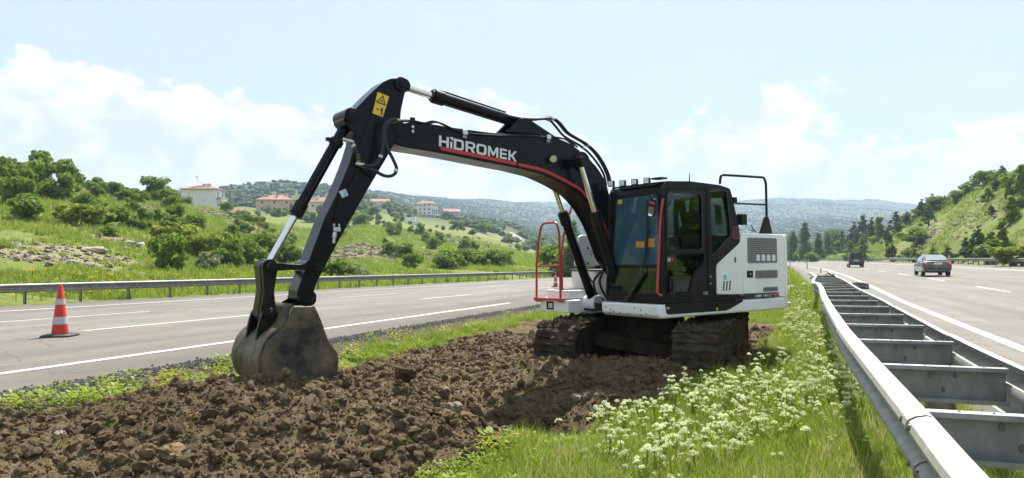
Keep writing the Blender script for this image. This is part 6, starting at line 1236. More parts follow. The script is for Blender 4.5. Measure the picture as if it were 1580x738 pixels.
NAMED = [('wideA', -52.77, 79, 5.22, 0.95, 'tree', 'largest dark broad tree on the skyline at the left'), ('wideB', -51.66, 72, 4.36, 0.9, 'tree', 'bright broad tree cut by the left border'), ('roundB', -46.02, 66, 3.33, 1, 'shrub', 'bright green bush below the largest dark tree'), ('shrubE', -48.11, 76, 3.49, 1.2, 'shrub', 'leafy bush right below the largest dark tree'), ('wideA', -54.02, 92, 2.53, 1.1, 'tree', 'low spreading tree on the crest between the two big skyline trees'), ('roundA', -55.51, 110, 4.24, 1.2, 'tree', 'rounded dark tree standing on the crest left of the white house'), ('roundB', -52.72, 108, 2.77, 1.2, 'shrub', 'lower bright bush leaning against the crest tree left of the house'), ('roundA', -69.64, 150, 2.75, 1.4, 'tree', 'dark tree at the left corner of the white house'), ('shrubB', -36.88, 60, 2.64, 1.4, 'shrub', 'yellow green bush in the middle of the left slope'), ('shrubE', -38.76, 66, 2.66, 1.6, 'shrub', 'wide mid green bush right of the yellow green one'), ('roundB', -22.77, 47, 3.02, 0.9, 'tree', 'tall loose tree growing just behind the left guardrail'), ('olive', -22.33, 52, 1.53, 1.5, 'shrub', 'silvery olive bush behind the guardrail near the dipper arm'), ('shrubC', -37.57, 70, 1.67, 1.5, 'shrub', 'dark bush on the slope under the crest tree'), ('shrubA', -50.55, 95, 2.09, 1.4, 'shrub', 'pair like bright bush high on the left slope'), ('shrubA', -26.65, 66, 2.54, 1.4, 'shrub', 'bright bush beside the silvery olive one'), ('shrubC', -28.56, 75, 2.48, 1.5, 'shrub', 'darker bush left of the bucket cylinder'), ('roundB', -38.67, 86, 2.05, 1.4, 'shrub', 'round bush halfway up the slope below the white house'), ('shrubA', -25.77, 72, 3.17, 1.3, 'shrub', 'bright thicket bush behind the bucket link'), ('shrubE', -24.45, 74, 3.12, 1.3, 'shrub', 'leafy bush seen between cylinder and dipper arm'), ('olive', -103.78, 300, 4.4, 1.3, 'shrub', 'pale silvery bush in front of the pink house'), ('pineA', -93.6, 300, 5.5, 1.2, 'pine_tree', 'narrow dark conifer at the right end of the pink house'), ('roundA', -86.3, 225, 3.72, 1.5, 'tree', 'dark tree in front of the terracotta outbuilding'), ('shrubA', -14.37, 58, 1.81, 1.5, 'shrub', 'bright bush behind the guardrail right of the dipper arm'), ('olive', -13.33, 60, 1.43, 1.6, 'shrub', 'pale grey green bush behind the guardrail under the boom'), ('shrubE', -16.5, 62, 2.28, 1.3, 'shrub', 'leafy bush touching the right edge of the dipper arm'), ('roundA', -18.31, 105, 2.5, 1.2, 'tree', 'dark rounded tree above the guardrail on the meadow'), ('roundA', -15.12, 98, 2.7, 1.3, 'tree', 'darkest dense tree group above the guardrail'), ('roundB', -11.88, 84, 2.16, 1.3, 'shrub', 'bright bush right of the darkest tree group'), ('shrubA', -8.08, 88, 2.74, 1.6, 'shrub', 'broad bright bush left in the row behind the guardrail'), ('roundB', -6.74, 94, 2.93, 1.4, 'tree', 'bright rounded tree in the row behind the guardrail'), ('shrubC', -5.06, 100, 2.94, 1.5, 'shrub', 'dark bush in the row behind the guardrail'), ('roundB', -2.77, 100, 2.94, 1.5, 'tree', 'fresh green tree in the row left of the red handrail'), ('roundA', -1.46, 105, 2.89, 1.4, 'tree', 'dark green tree at the end of the row by the red handrail'), ('roundA', -10.07, 150, 2.75, 1.2, 'tree', 'lone dark tree in the meadow above the row'), ('olive', -1.23, 260, 4.29, 1.9, 'shrub', 'left silvery olive thicket below the far bright road'), ('olive', 5.01, 250, 3.67, 1.9, 'shrub', 'right silvery olive thicket below the far bright road'), ('tall', 7.73, 88, 8.07, 0.9, 'tree', 'tall airy tree behind the boom cylinders and white deck'), ('roundB', 5.93, 90, 5.12, 1.1, 'tree', 'leafy tree behind the red handrail'), ('roundB', 9.69, 92, 5.91, 1, 'tree', 'leafy tree hidden partly by the boom cylinder'), ('roundA', -23.16, 300, 5.5, 1.5, 'tree', 'dark tree below the red roofed village houses'), ('roundB', -13.67, 330, 5.45, 1.6, 'tree', 'bright tree right of the village'), ('roundA', -63.15, 320, 5.28, 1.5, 'tree', 'dark tree left of the stone wall'), ('tall', 85.13, 205, 13.17, 1, 'poplar_tree', 'tallest pale poplar beyond the bend right of the excavator'), ('tall', 84.74, 212, 10.7, 1.1, 'poplar_tree', 'poplar between the excavator tail and the tallest one'), ('tall', 93.03, 215, 9.47, 1.2, 'poplar_tree', 'poplar right of the tallest one'), ('roundA', 127.67, 330, 12.11, 0.8, 'tree', 'dark tree just above the excavator engine hood'), ('tall', 105.14, 235, 9.49, 1.1, 'poplar_tree', 'shorter poplar near the pines'), ('roundA', 114.6, 250, 10.55, 0.7, 'tree', 'dark round tree left of the tall pines'), ('roundB', 80.13, 190, 3.14, 1.5, 'shrub', 'yellow green bush at the foot of the poplars'), ('pineC', 112.22, 240, 8.37, 1.4, 'pine_tree', 'dark pine left of the van'), ('pineA', 108.92, 225, 9.91, 1.2, 'pine_tree', 'tall dense pine behind the van'), ('pineB', 107.03, 215, 9.86, 1.2, 'pine_tree', 'tall pine right of the densest one behind the van'), ('pineA', 104.69, 205, 7.9, 1.2, 'pine_tree', 'pine where the right hillside begins'), ('leafy', 98.94, 190, 7.32, 1.6, 'tree', 'yellow green tree at the start of the right hillside'), ('pineB', 93.67, 172, 5.37, 1.4, 'pine_tree', 'pine on the skyline where the right hill starts to climb'), ('pineC', 74.26, 150, 5.5, 1.4, 'pine_tree', 'loose pine on the lower slope right of the van'), ('pineC', 80.4, 168, 5.24, 1.5, 'pine_tree', 'lower pine directly left of the van roof'), ('pineA', 100.14, 172, 4.73, 1.6, 'pine_tree', 'left pine of the dark clump on the right skyline'), ('pineA', 98.33, 165, 4.84, 1.6, 'pine_tree', 'middle pine of the dark clump on the right skyline'), ('roundB', 97.11, 160, 3.96, 1.5, 'tree', 'bright tree closing the dark clump on the right skyline'), ('roundB', 94.62, 150, 3.58, 1.6, 'tree', 'bushy green tree halfway up the right skyline'), ('shrubE', 96.34, 148, 3.53, 2, 'shrub', 'spreading bush near the top of the right skyline'), ('roundA', 94.09, 140, 3.85, 1.5, 'tree', 'dense dark tree on top of the right hill'), ('shrubA', 90.77, 132, 2.42, 1.5, 'shrub', 'small bush right of the dark hilltop tree'), ('roundA', 81.36, 116, 1.7, 1.3, 'shrub', 'single round dark bush on the open right slope'), ('leafy', 70.98, 98, 4.68, 1.2, 'tree', 'tall light tree at the right border near the hilltop'), ('leafy', 63.7, 90, 3.63, 1.4, 'tree', 'loose light tree below the right border hilltop'), ('pineA', 58.09, 88, 4.2, 1.3, 'pine_tree', 'biggest dark pine above the sedan on the right slope'), ('pineB', 59.04, 92, 3.04, 1.4, 'pine_tree', 'smaller pine left of the biggest one above the sedan'), ('pineC', 59.15, 96, 2.64, 1.8, 'pine_tree', 'spreading pine directly above the sedan roof'), ('pineC', 61.98, 104, 2.48, 1.7, 'pine_tree', 'low pine between van and sedan on the right slope'), ('pineB', 54.28, 80, 3.67, 1.5, 'pine_tree', 'pine right of the biggest dark one'), ('leafy', 55.6, 80, 4.11, 1.2, 'tree', 'light green tree between the pines and the right border'), ('shrubB', 48.82, 68, 2.74, 1.8, 'shrub', 'yellow green bush above the guardrail at the right border'), ('pineA', 72.2, 125, 2.52, 1.8, 'pine_tree', 'small pine alone on the open right slope'), ('pineA', 70.92, 132, 3.63, 1.5, 'pine_tree', 'lower pine halfway between van and sedan'), ('shrubA', 70.93, 126, 1.85, 1.5, 'shrub', 'small bright shrub on the open right slope')]
for (key, x, y, h, wf, nm, lb) in NAMED: plant(key, x, y, h, lb, nm, nm.split('_')[-1] if nm != 'pine_tree' else 'pine tree', {'pine_tree': 'pines on the right hillside', 'tree': 'broadleaf trees', 'shrub': 'shrubs on the slopes', 'poplar_tree': 'poplars beyond the road bend'}[nm], wf)
KL = {'shrubA': 'bright green', 'shrubB': 'yellow green', 'shrubC': 'dark green', 'shrubD': 'dense dark', 'shrubE': 'leafy mid green', 'olive': 'silvery grey green', 'roundA': 'rounded dark', 'roundB': 'rounded bright', 'pineA': 'young dark', 'pineB': 'small dark', 'pineC': 'dark olive', 'leafy': 'loose yellow green'}
LATER = []
def zone(n, px0, px1, d0, d1, keys, h0, h1, where, group, name='shrub', dens=None, vmin=None, wf=1.1, seed=0, mark=()):
    rd = random.Random(seed); c = 0; tries = 0
    while c < n and tries < n * 30:
        tries += 1; px_ = rd.uniform(px0, px1); d = math.sqrt(rd.uniform(d0 ** 2, d1 ** 2)); x = (px_ - 790) / 1090 * d; y = d; u_, s_ = to_us(x, y); v_ = u_ - float(bend(s_)); 
        if -28.0 < v_ < 22.3 and s_ < 430: continue
        if d < 60 and v_ < 0 and v_ > -30.0: continue
        rk_ = float(rockmask(np.array([x]), np.array([y]))[0])
        if 281 < px_ < 347 and d > 60 and d < 236: continue
        if rk_ > .45 and rd.random() < .9: continue
        if float(fbm(np.array([x]), np.array([y]), d * .16, 2, 70 + seed)[0]) < rd.uniform(-.35, .25): continue
        k = rd.choice(keys); hgt = rd.uniform(h0, h1); o = plant(k, x, y, hgt, 'x', name, name.replace('_', ' '), group, wf * rd.uniform(.85, 1.25)); c += 1
        hw = 'small' if hgt < h0 + (h1 - h0) * .33 else 'large' if hgt > h0 + (h1 - h0) * .67 else 'middling'; dw = 'foot' if d < d0 + (d1 - d0) * .3 else 'top' if d > d0 + (d1 - d0) * .7 else 'middle'
        LATER.append((o, px_, hw + ' ' + KL[k] + ' ' + name.replace('_', ' '), dw, where, mark))
zone(26, -20, 300, 50, 105, ['shrubA', 'shrubB', 'shrubE', 'shrubC', 'shrubA'], 1.0, 2.5, 'the left bank', 'shrubs on the near left hillside', seed=1, mark=[(0, 'at the picture edge'), (45, 'under the biggest tree'), (94, 'above the lone cone'), (150, 'by the pale slab'), (200, 'near the leaning boulder'), (262, 'by the tall guardrail tree'), (300, 'under the white house')])
zone(34, 200, 460, 55, 150, ['shrubA', 'shrubE', 'shrubC', 'shrubB'], 1.3, 3.0, 'the house slope', 'shrubs below the houses', seed=2, mark=[(240, 'under the crest tree'), (313, 'under the white house'), (362, 'under the outbuilding'), (427, 'under the pink house')])
zone(26, 330, 560, 140, 320, ['shrubA', 'shrubC', 'shrubE', 'roundB'], 2.5, 5, 'the village meadow', 'shrubs around the houses', seed=3, mark=[(362, 'by the outbuilding'), (427, 'by the pink house'), (496, 'by the cream house'), (545, 'beyond the dipper arm')])
zone(48, 520, 830, 90, 330, ['shrubC', 'shrubD', 'shrubA', 'shrubE'], 1.3, 3.4, 'the boom meadow', 'shrubs on the meadow slope', seed=4, mark=[(530, 'beside the dipper arm'), (580, 'by the bare rocks'), (637, 'by the mast'), (700, 'under the lettering'), (760, 'right of the lettering'), (815, 'by the red handrail')])
zone(34, 480, 860, 330, 620, ['roundA', 'roundB', 'shrubC', 'shrubE'], 4, 7.5, 'the far village', 'shrubs around the far village', seed=5, mark=[(500, 'near the cream house'), (587, 'near the long house'), (657, 'near the white block'), (697, 'near the brown house'), (790, 'near the far road'), (850, 'past the red handrail')])
zone(17, 1395, 1600, 64, 130, ['pineA', 'pineC', 'shrubA', 'leafy'], 1.6, 3.6, 'the right bank', 'young trees on the right hillside', 'young_tree', seed=6, wf=1.5, mark=[(1410, 'left of the sedan'), (1447, 'above the sedan'), (1510, 'by the biggest pine'), (1570, 'at the picture edge')])
zone(10, 1290, 1480, 120, 230, ['pineA', 'pineB', 'shrubE', 'shrubC'], 2.5, 4.5, 'the right hill', 'small trees high on the right hillside', 'young_tree', seed=7, wf=1.4, mark=[(1321, 'above the van'), (1365, 'right of the van'), (1447, 'above the sedan')])
groups_ = {}
for (o, px_, a_, dw, wh, mk) in LATER:
    near = min(mk, key=lambda t_: abs(t_[0] - px_))[1]; groups_.setdefault((a_, dw, wh, near), []).append((px_, o))
ORD = ['leftmost', 'second', 'third', 'fourth', 'fifth', 'sixth']
for (a_, dw, wh, near), L_ in groups_.items():
    L_.sort(key=lambda t_: t_[0])
    for i, (p_, o) in enumerate(L_): o['label'] = (ORD[min(i, 5)] + ' ' if len(L_) > 1 else '') + a_ + ', ' + {'foot': 'low on ', 'middle': 'halfway up ', 'top': 'high on '}[dw] + wh + ', ' + near
# trees on both banks just outside the frame (they mirror in the cab glass)
for i in range(46):
    rd_ = random.Random(900 + i); right = i % 2 == 0
    v_ = rd_.uniform(26, 62) if right else rd_.uniform(-66, -31); s_ = rd_.uniform(-22, 26) if right else rd_.uniform(-30, 8)
    xx, yy = [float(q_) for q_ in road_xy(v_, s_)]
    if yy > 2 and abs(xx / yy) < 1.0: continue
    plant(rd_.choice(['pineA', 'leafy', 'shrubC', 'shrubB'] if right else ['shrubA', 'roundA', 'shrubC', 'roundB']), xx, yy, rd_.uniform(3.5, 7), ['low', 'broad', 'slim', 'dense', 'ragged', 'rounded', 'spreading', 'pale', 'dark', 'tall', 'short', 'bushy'][(i // 2) % 12] + ' tree on the ' + ('right' if right else 'left') + ' bank beside the camera, ' + ('outside the frame' if i < 24 else 'farther outside the frame'), 'tree', 'tree', 'trees beside the camera', 1.2)
# distant woods: too many to tell apart
rd = np.random.default_rng(5)
def blob_t(seed, leaf, r=.5):
    V, Fq = rock_mesh(seed, r, 2, .8, 1.1); return template('wood_clump', V, Fq, [leaf], smooth=False)
wl = [mat('wood_leaves_' + n_, c_, .8, vscale=.5, c2=tuple(q_ * .75 for q_ in c_), spec=.1) for n_, c_ in (('green', (.062, .095, .022)), ('dark', (.045, .072, .022)), ('light', (.085, .115, .026)))]
WT = [blob_t(300, wl[0]), blob_t(301, wl[2]), blob_t(302, wl[1]), blob_t(303, wl[0])]
n = 85000; px_ = rd.uniform(-60, 1640, n); d = np.exp(rd.uniform(math.log(330), math.log(3000), n)); X = (px_ - 790) / 1090 * d; Y = d
den = fbm(X, Y, 130., 3, 90) + .9 * sstep(d, 500, 1200) + .3 * (d > 400) * (d < 900) + fbm(X, Y, 420., 2, 93) * .8; kp = den > rd.uniform(-.25, .95, n); kp &= (rockmask(X, Y) < .4)
for hx, hw_ in ((657, 22), (697, 16), (587, 16), (676, 8), (628, 10), (790, 14)): kp &= ~((np.abs(px_ - hx) < hw_) & (d < 520))
X, Y, d = X[kp], Y[kp], d[kp]; s_ = rd.uniform(2.6, 6.0, len(X)) * (1 - .2 * sstep(d, 900, 2500)); Zp = HZ(X, Y) + s_ * .22
scatter('distant_woods', np.stack([X, Y, Zp], 1), np.stack([0 * X, 0 * X, rd.uniform(0, 6.28, len(X))], 1), s_, rd.integers(0, 4, len(X)), WT, 'dense scrub woods covering the far hills and the distant ridge')
# ------------------------------------------------------------------ grass tufts on the slopes, yellow flowers behind the rails
grass_a = mat('grass_blades', (.30, .40, .025), .55, vscale=.8, c2=(.22, .31, .02), trans=.55, spec=.2, randc=(.12, .20, .02))
grass_b = mat('dry_grass_blades', (.42, .38, .15), .65, vscale=2, c2=(.34, .30, .10), trans=.4, spec=.15, randc=(.5, .45, .22))
weed_m = mat('weed_leaves', (.18, .28, .025), .5, vscale=6, c2=(.27, .36, .035), trans=.45, spec=.25, randc=(.30, .36, .04))
rust_m = mat('rusty_weed_leaves', (.50, .12, .02), .6, vscale=3, c2=(.45, .22, .03), trans=.3)
flower_m = mat('cream_blossom', (.84, .85, .56), .7, vscale=40, c2=(.70, .76, .42), trans=.35)
yfl = mat('yellow_blossom', (.75, .55, .02), .7, trans=.3)
def tuft(seed, nb, h, spread, w, lean=.35, seg=3, dry=.12):
    rd = random.Random(seed); v, f, mi = [], [], []
    for i in range(nb):
        a = rd.uniform(0, 2 * pi); r = spread * math.sqrt(rd.random()); x, y = r * math.cos(a), r * math.sin(a); hh = h * rd.uniform(.45, 1.1); la = rd.uniform(0, 2 * pi); ln_ = lean * rd.uniform(.2, 1.2) * hh; wa = rd.uniform(0, pi); ww = w * rd.uniform(.7, 1.3); n0 = len(v); m_ = 1 if rd.random() < dry else 0
        for k in range(seg + 1):
            t = k / seg; cx = x + math.cos(la) * ln_ * t * t; cy = y + math.sin(la) * ln_ * t * t; cz = hh * t * (1 - .15 * t) - .02; q = ww * (1 - t) ** .7 / 2
            if k < seg: v += [(cx - math.cos(wa) * q, cy - math.sin(wa) * q, cz), (cx + math.cos(wa) * q, cy + math.sin(wa) * q, cz)]
            else: v.append((cx, cy, cz))
        for k in range(seg - 1): f.append((n0 + 2 * k, n0 + 2 * k + 1, n0 + 2 * k + 3, n0 + 2 * k + 2)); mi.append(m_)
        f.append((n0 + 2 * seg - 2, n0 + 2 * seg - 1, n0 + 2 * seg)); mi.append(m_)
    return template('grass_tuft', v, f, [grass_a, grass_b], mi)
GT = [tuft(11, 22, .15, .08, .0065, .7), tuft(12, 26, .11, .09, .006, 1.1), tuft(13, 20, .21, .07, .006, .5), tuft(14, 24, .09, .10, .0065, 1.3), tuft(15, 20, .14, .09, .006, .9, dry=.7)]
def leafy(seed, nl, h, sp, ls, mats, prob=.0):
    rd = random.Random(seed); v, f, mi = [], [], []
    for i in range(nl):
        a = rd.uniform(0, 2 * pi); r = sp * math.sqrt(rd.random()); z = h * rd.uniform(.1, 1) * (1 - .4 * r / sp); c = Vector((r * math.cos(a), r * math.sin(a), z)); d = Vector((math.cos(a) + rd.uniform(-.6, .6), math.sin(a) + rd.uniform(-.6, .6), rd.uniform(-.1, .9))).normalized(); s_ = ls * rd.uniform(.6, 1.3); side = d.cross(Vector((rd.uniform(-.3, .3), rd.uniform(-.3, .3), 1))).normalized() * s_ * .3; n0 = len(v)
        v += [tuple(c), tuple(c + d * s_ * .45 + side), tuple(c + d * s_), tuple(c + d * s_ * .45 - side)]; f.append((n0, n0 + 1, n0 + 2, n0 + 3)); mi.append(1 if rd.random() < prob else 0)
    return template('weed_clump', v, f, mats, mi)
WD = [leafy(21, 46, .16, .12, .055, [weed_m, rust_m]), leafy(22, 40, .12, .14, .05, [weed_m, rust_m], .45), leafy(23, 52, .20, .12, .05, [weed_m, rust_m], .04)]
def flower(seed, h, heads, cm, r=.030, leaves=8):
    rd = random.Random(seed); v, f, mi = [], [], []
    for k in range(heads):
        a = rd.uniform(0, 2 * pi); q = rd.uniform(.01, .09); hx, hy, hz_ = q * math.cos(a), q * math.sin(a), h * rd.uniform(.78, 1.05); n0 = len(v); w = .0035
        v += [(-w, 0, 0), (w, 0, 0), (hx + w, hy, hz_), (hx - w, hy, hz_), (0, -w, 0), (0, w, 0), (hx, hy + w, hz_), (hx, hy - w, hz_)]; f += [(n0, n0 + 1, n0 + 2, n0 + 3), (n0 + 4, n0 + 5, n0 + 6, n0 + 7)]; mi += [0, 0]
        for i in range(22):
            b = rd.uniform(0, 2 * pi); rr_ = r * math.sqrt(rd.random()) * 1.15; c = Vector((hx + rr_ * math.cos(b), hy + rr_ * math.sin(b), hz_ + .012 * (1 - (rr_ / r) ** 2) + rd.uniform(-.006, .008))); s_ = rd.uniform(.007, .011); n0 = len(v)
            for d_ in ((1, 0, .2), (0, 1, -.2), (-1, 0, .2), (0, -1, -.2), (0, 0, 1)): v.append(tuple(c + Vector(d_) * s_))
            f += [(n0, n0 + 1, n0 + 4), (n0 + 1, n0 + 2, n0 + 4), (n0 + 2, n0 + 3, n0 + 4), (n0 + 3, n0, n0 + 4)]; mi += [1] * 4
    for i in range(leaves):
        a = rd.uniform(0, 2 * pi); z = h * rd.uniform(.1, .7); d = Vector((math.cos(a), math.sin(a), .6)); sd_ = Vector((-math.sin(a), math.cos(a), 0)) * .008; n0 = len(v); v += [(0, 0, z), tuple(d * .03 + sd_ + Vector((0, 0, z))), tuple(d * .065 + Vector((0, 0, z))), tuple(d * .03 - sd_ + Vector((0, 0, z)))]; f.append((n0, n0 + 1, n0 + 2, n0 + 3)); mi.append(0)
    return template('flower', v, f, [weed_m, cm], mi)
FT = [flower(31, .25, 4, flower_m, .024), flower(32, .20, 2, flower_m, .028), flower(33, .30, 5, flower_m, .020), flower(34, .15, 2, flower_m, .026), flower(35, .34, 3, flower_m, .022), flower(36, .22, 1, flower_m, .030)]
YT = [flower(41, .5, 7, yfl, .05, 12), flower(42, .4, 5, yfl, .05, 12)]
def pts_polar(n, px0, px1, d0, d1, rd, power=1.0):
    px_ = rd.uniform(px0, px1, n); u_ = rd.random(n); d = (d0 ** power + (d1 ** power - d0 ** power) * u_) ** (1 / power) if power else np.exp(np.log(d0) + u_ * np.log(d1 / d0)); return (px_ - 790) / 1090 * d, d
# soil surface first, for its height
def soil_detail(X, Y):
    a = fbm(X, Y, .75, 4, 61) * .095 + fbm(X, Y, 1.9, 2, 63) * .11 * sstep(9.2 - Y, 0, 1.2); b = np.abs(fbm(X, Y, .3, 4, 66)); c = fbm(X, Y, .09, 4, 69, .65); d = np.maximum(vnoise(X / .13, Y / .13, 75) - .6, 0) * .06; e = fbm(X, Y, .035, 2, 77) * .008
    return a + b * .08 + c * .030 + d + e
SOILD = sstep
def soil_z(X, Y):
    sd_ = soil_sd(X, Y); k = sstep(sd_, -.05, .35); return HZ(X, Y) + np.where(sd_ > -.3, (-.045 * (1 - k)) + k * (.02 + soil_detail(X, Y)), 0), sd_
aa = np.radians(np.arange(-42, 25.0, .10)); rr1 = np.geomspace(3.4, 19, 560); A_, R_ = np.meshgrid(aa, rr1); X = R_ * np.sin(A_); Y = R_ * np.cos(A_); Zs, sdv = soil_z(X, Y)
soil_m = bpy.data.materials.new('excavated_soil'); soil_m.use_nodes = True
def soil_nodes(m):
    nt = m.node_tree; b = nt.nodes['Principled BSDF']; L = nt.links.new; g = nt.nodes.new('ShaderNodeNewGeometry')
    def nz(s, d=8, r=.7):
        n = nt.nodes.new('ShaderNodeTexNoise'); n.inputs['Scale'].default_value = s; n.inputs['Detail'].default_value = d; n.inputs['Roughness'].default_value = r; L(g.outputs['Position'], n.inputs['Vector']); return n.outputs[0]
    def mr(v, a, b_):
        n = nt.nodes.new('ShaderNodeMapRange'); L(v, n.inputs['Value']); n.inputs[1].default_value = a; n.inputs[2].default_value = b_; return n.outputs[0]
    def mxc(f, a, c):
        n = nt.nodes.new('ShaderNodeMix'); n.data_type = 'RGBA'; L(f, n.inputs['Factor'])
        for k, v_ in (('A', a), ('B', c)):
            if isinstance(v_, tuple): n.inputs[k].default_value = (*v_, 1)
            else: L(v_, n.inputs[k])
        return n.outputs['Result']
    c = mxc(mr(nz(1.1), .38, .62), (.155, .112, .061), (.086, .062, .035)); c = mxc(mr(nz(9), .5, .68), c, (.215, .158, .092)); c = mxc(mr(nz(38, 4), .55, .72), c, (.045, .032, .019))
    L(c, b.inputs['Base Color']); b.inputs['Roughness'].default_value = .95; b.inputs['Specular IOR Level'].default_value = .12
    bp = nt.nodes.new('ShaderNodeBump'); bp.inputs['Strength'].default_value = .9; bp.inputs['Distance'].default_value = .03; L(nz(30, 8, .75), bp.inputs['Height']); L(bp.outputs[0], b.inputs['Normal'])
soil_nodes(soil_m)
grid_mesh('excavated_soil', X, Y, Zs, soil_m, keep=(sdv > -.28), kind='stuff', label='churned brown soil heaped and scraped across the median')
# clods
def lump_mesh(seed, r, sub):
    b = bmesh.new(); bmesh.ops.create_icosphere(b, subdivisions=sub, radius=r); V0 = np.array([tuple(v_.co) for v_ in b.verts]); q_ = V0 / r
    cut_ = np.ones(len(V0)); rg_ = np.random.default_rng(seed + 1)
    for _ in range(6):
        d_ = rg_.normal(size=3); d_ /= np.linalg.norm(d_); t_ = q_ @ d_; o_ = rg_.uniform(.6, .9); cut_ = np.where(t_ > o_, np.minimum(cut_, o_ / np.maximum(t_, .01)), cut_)
    k_ = cut_ + .40 * fbm(q_[:, 0] * 1.3 + q_[:, 2] * .7 + seed, q_[:, 1] * 1.3 - q_[:, 2] * .9, 1.1, 3, seed) + .20 * np.random.default_rng(seed).uniform(-1, 1, len(V0)); V0 = V0 * k_[:, None]; V0[:, 2] *= .8
    Fq = [tuple(w.index for w in f_.verts) for f_ in b.faces]; b.free(); return V0.tolist(), Fq
CT = []
for k in range(9): V, Fq = lump_mesh(500 + k, .5, 2); CT.append(template('clod', V, Fq, [soil_m], smooth=False))
rd = np.random.default_rng(11)
X, Y = pts_polar(130000, -60, 1240, 3.6, 16, rd, 1.0); sz, sdv = soil_z(X, Y); k = (sdv > .05) | ((sdv > -.35) & (rd.random(len(X)) < .25)); X, Y, sz = X[k], Y[k], sz[k]
s_ = .008 + .10 * rd.random(len(X)) ** 26 + .022 * rd.random(len(X)) ** 3.5; s_ = s_ * (.7 + .3 * np.sqrt(Y / 6)) * 1.15
scatter('loose_clods', np.stack([X, Y, sz + s_ * .15], 1), rd.uniform(0, 6.28, (len(X), 3)), s_, rd.integers(0, 9, len(X)), CT, 'loose crumbs and small clods lying over the dug soil')
# the larger clods and stones, each its own
stone_m = mat('pale_stone', (.24, .205, .15), .9, vscale=5, c2=(.14, .115, .08), bump=.6, bscale=14); clod_m = mat('dark_clod', (.12, .083, .045), .95, vscale=6, c2=(.07, .05, .028), bump=1.0, bscale=16, spec=.1); ochre = mat('ochre_clod', (.19, .135, .075), .95, vscale=6, c2=(.10, .072, .04), bump=1.0, bscale=16, spec=.1)
for i, (x, y, w, kz, m_, nm, lb) in enumerate([(-1.44, 9.47, 0.295, 1.4, 'c', 'clod', 'dark upright clod standing right of the mound'), (-0.86, 8.7, 0.24, 0.9, 'o', 'clod', 'ochre clod in the middle of the dug soil'), (-0.63, 7.56, 0.222, 1, 's', 'stone', 'grey stone with grass on it in front of the ochre clod'), (-0.43, 8.11, 0.179, 1.3, 'c', 'clod', 'dark clod right of the grey stone'), (-0.42, 6.22, 0.217, 0.7, 'o', 'stone', 'flat rounded tan stone near the bottom of the dug soil'), (-0.57, 6.11, 0.157, 0.7, 'o', 'stone', 'paler broken stone touching the flat rounded one'), (-0.76, 6.32, 0.162, 0.9, 'c', 'clod', 'brown clod left of the paler broken stone'), (-2.48, 5.18, 0.2, 0.8, 'o', 'clod', 'big smooth tan clod at the lower left'), (-3.48, 5.46, 0.1, 0.8, 's', 'stone', 'small pale stone at the lower left'), (-3.49, 8.2, 0.181, 0.9, 'c', 'clod', 'dark turf clod left of the bucket'), (-2.23, 6.94, 0.127, 1.2, 'o', 'clod', 'small pointed clod on the mound crest before the bucket'), (-2.52, 6.79, 0.137, 0.9, 'c', 'clod', 'brown clod on the mound below the bucket'), (-1.86, 7.87, 0.216, 1.7, 'o', 'clod', 'tall jagged rusty clod standing beside the bucket'), (-1.6, 6.96, 0.153, 1.3, 'c', 'clod', 'low dark clod right of the tall rusty one'), (0.14, 7.46, 0.233, 0.9, 'o', 'clod', 'ochre slab lying at the pit edge before the left track'), (-0.08, 7.61, 0.167, 0.8, 'c', 'clod', 'low clod left of the ochre slab'), (0.68, 7.27, 0.174, 0.7, 's', 'stone', 'pale pinkish stone at the grass edge'), (0.83, 7.61, 0.14, 1, 'o', 'clod', 'rusty clod beside the pale pinkish stone'), (0.57, 7.92, 0.16, 1, 'c', 'clod', 'dark clod in the pit before the left track'), (0.79, 8.79, 0.129, 1.3, 's', 'stone', 'upright pale stone in the shaded pit'), (0.44, 8.35, 0.169, 1, 'c', 'clod', 'rounded clod in the shaded pit'), (0.98, 8.37, 0.138, 1.1, 's', 'stone', 'tilted stone at the right end of the shaded pit'), (-1.2, 6.87, 0.139, 0.8, 'c', 'clod', 'clod on the right flank of the mound'), (-3.06, 6.84, 0.113, 0.8, 's', 'stone', 'small stone above the big smooth tan clod'), (-3.14, 5.46, 0.13, 0.8, 'c', 'clod', 'clod right of the small pale stone'), (-2.12, 5.11, 0.122, 0.9, 'c', 'clod', 'clod right of the big smooth tan clod'), (-0.29, 6.75, 0.136, 0.8, 'c', 'clod', 'clod behind the flat rounded tan stone'), (1.21, 8.62, 0.126, 0.9, 'c', 'clod', 'last dark clod toward the flowers')]):
    V, Fq = rock_mesh(700 + i, .5, 3, .8, .9); z = float(soil_z(np.array([x]), np.array([y]))[0][0]); mb = MB(); rn = np.random.default_rng(i); V = [(a * w, b * w * .85, c * w * kz) for a, b, c in V]
    mb.add(V, Fq); o = mb.build(nm, {'s': stone_m, 'c': clod_m, 'o': ochre}[m_], None, smooth=25, label=lb, cat=nm, group='larger lumps in the dug soil'); o.location = (x, y, z + w * kz * .30); o.rotation_euler = (random.uniform(-.2, .2), random.uniform(-.2, .2), random.uniform(0, 6))
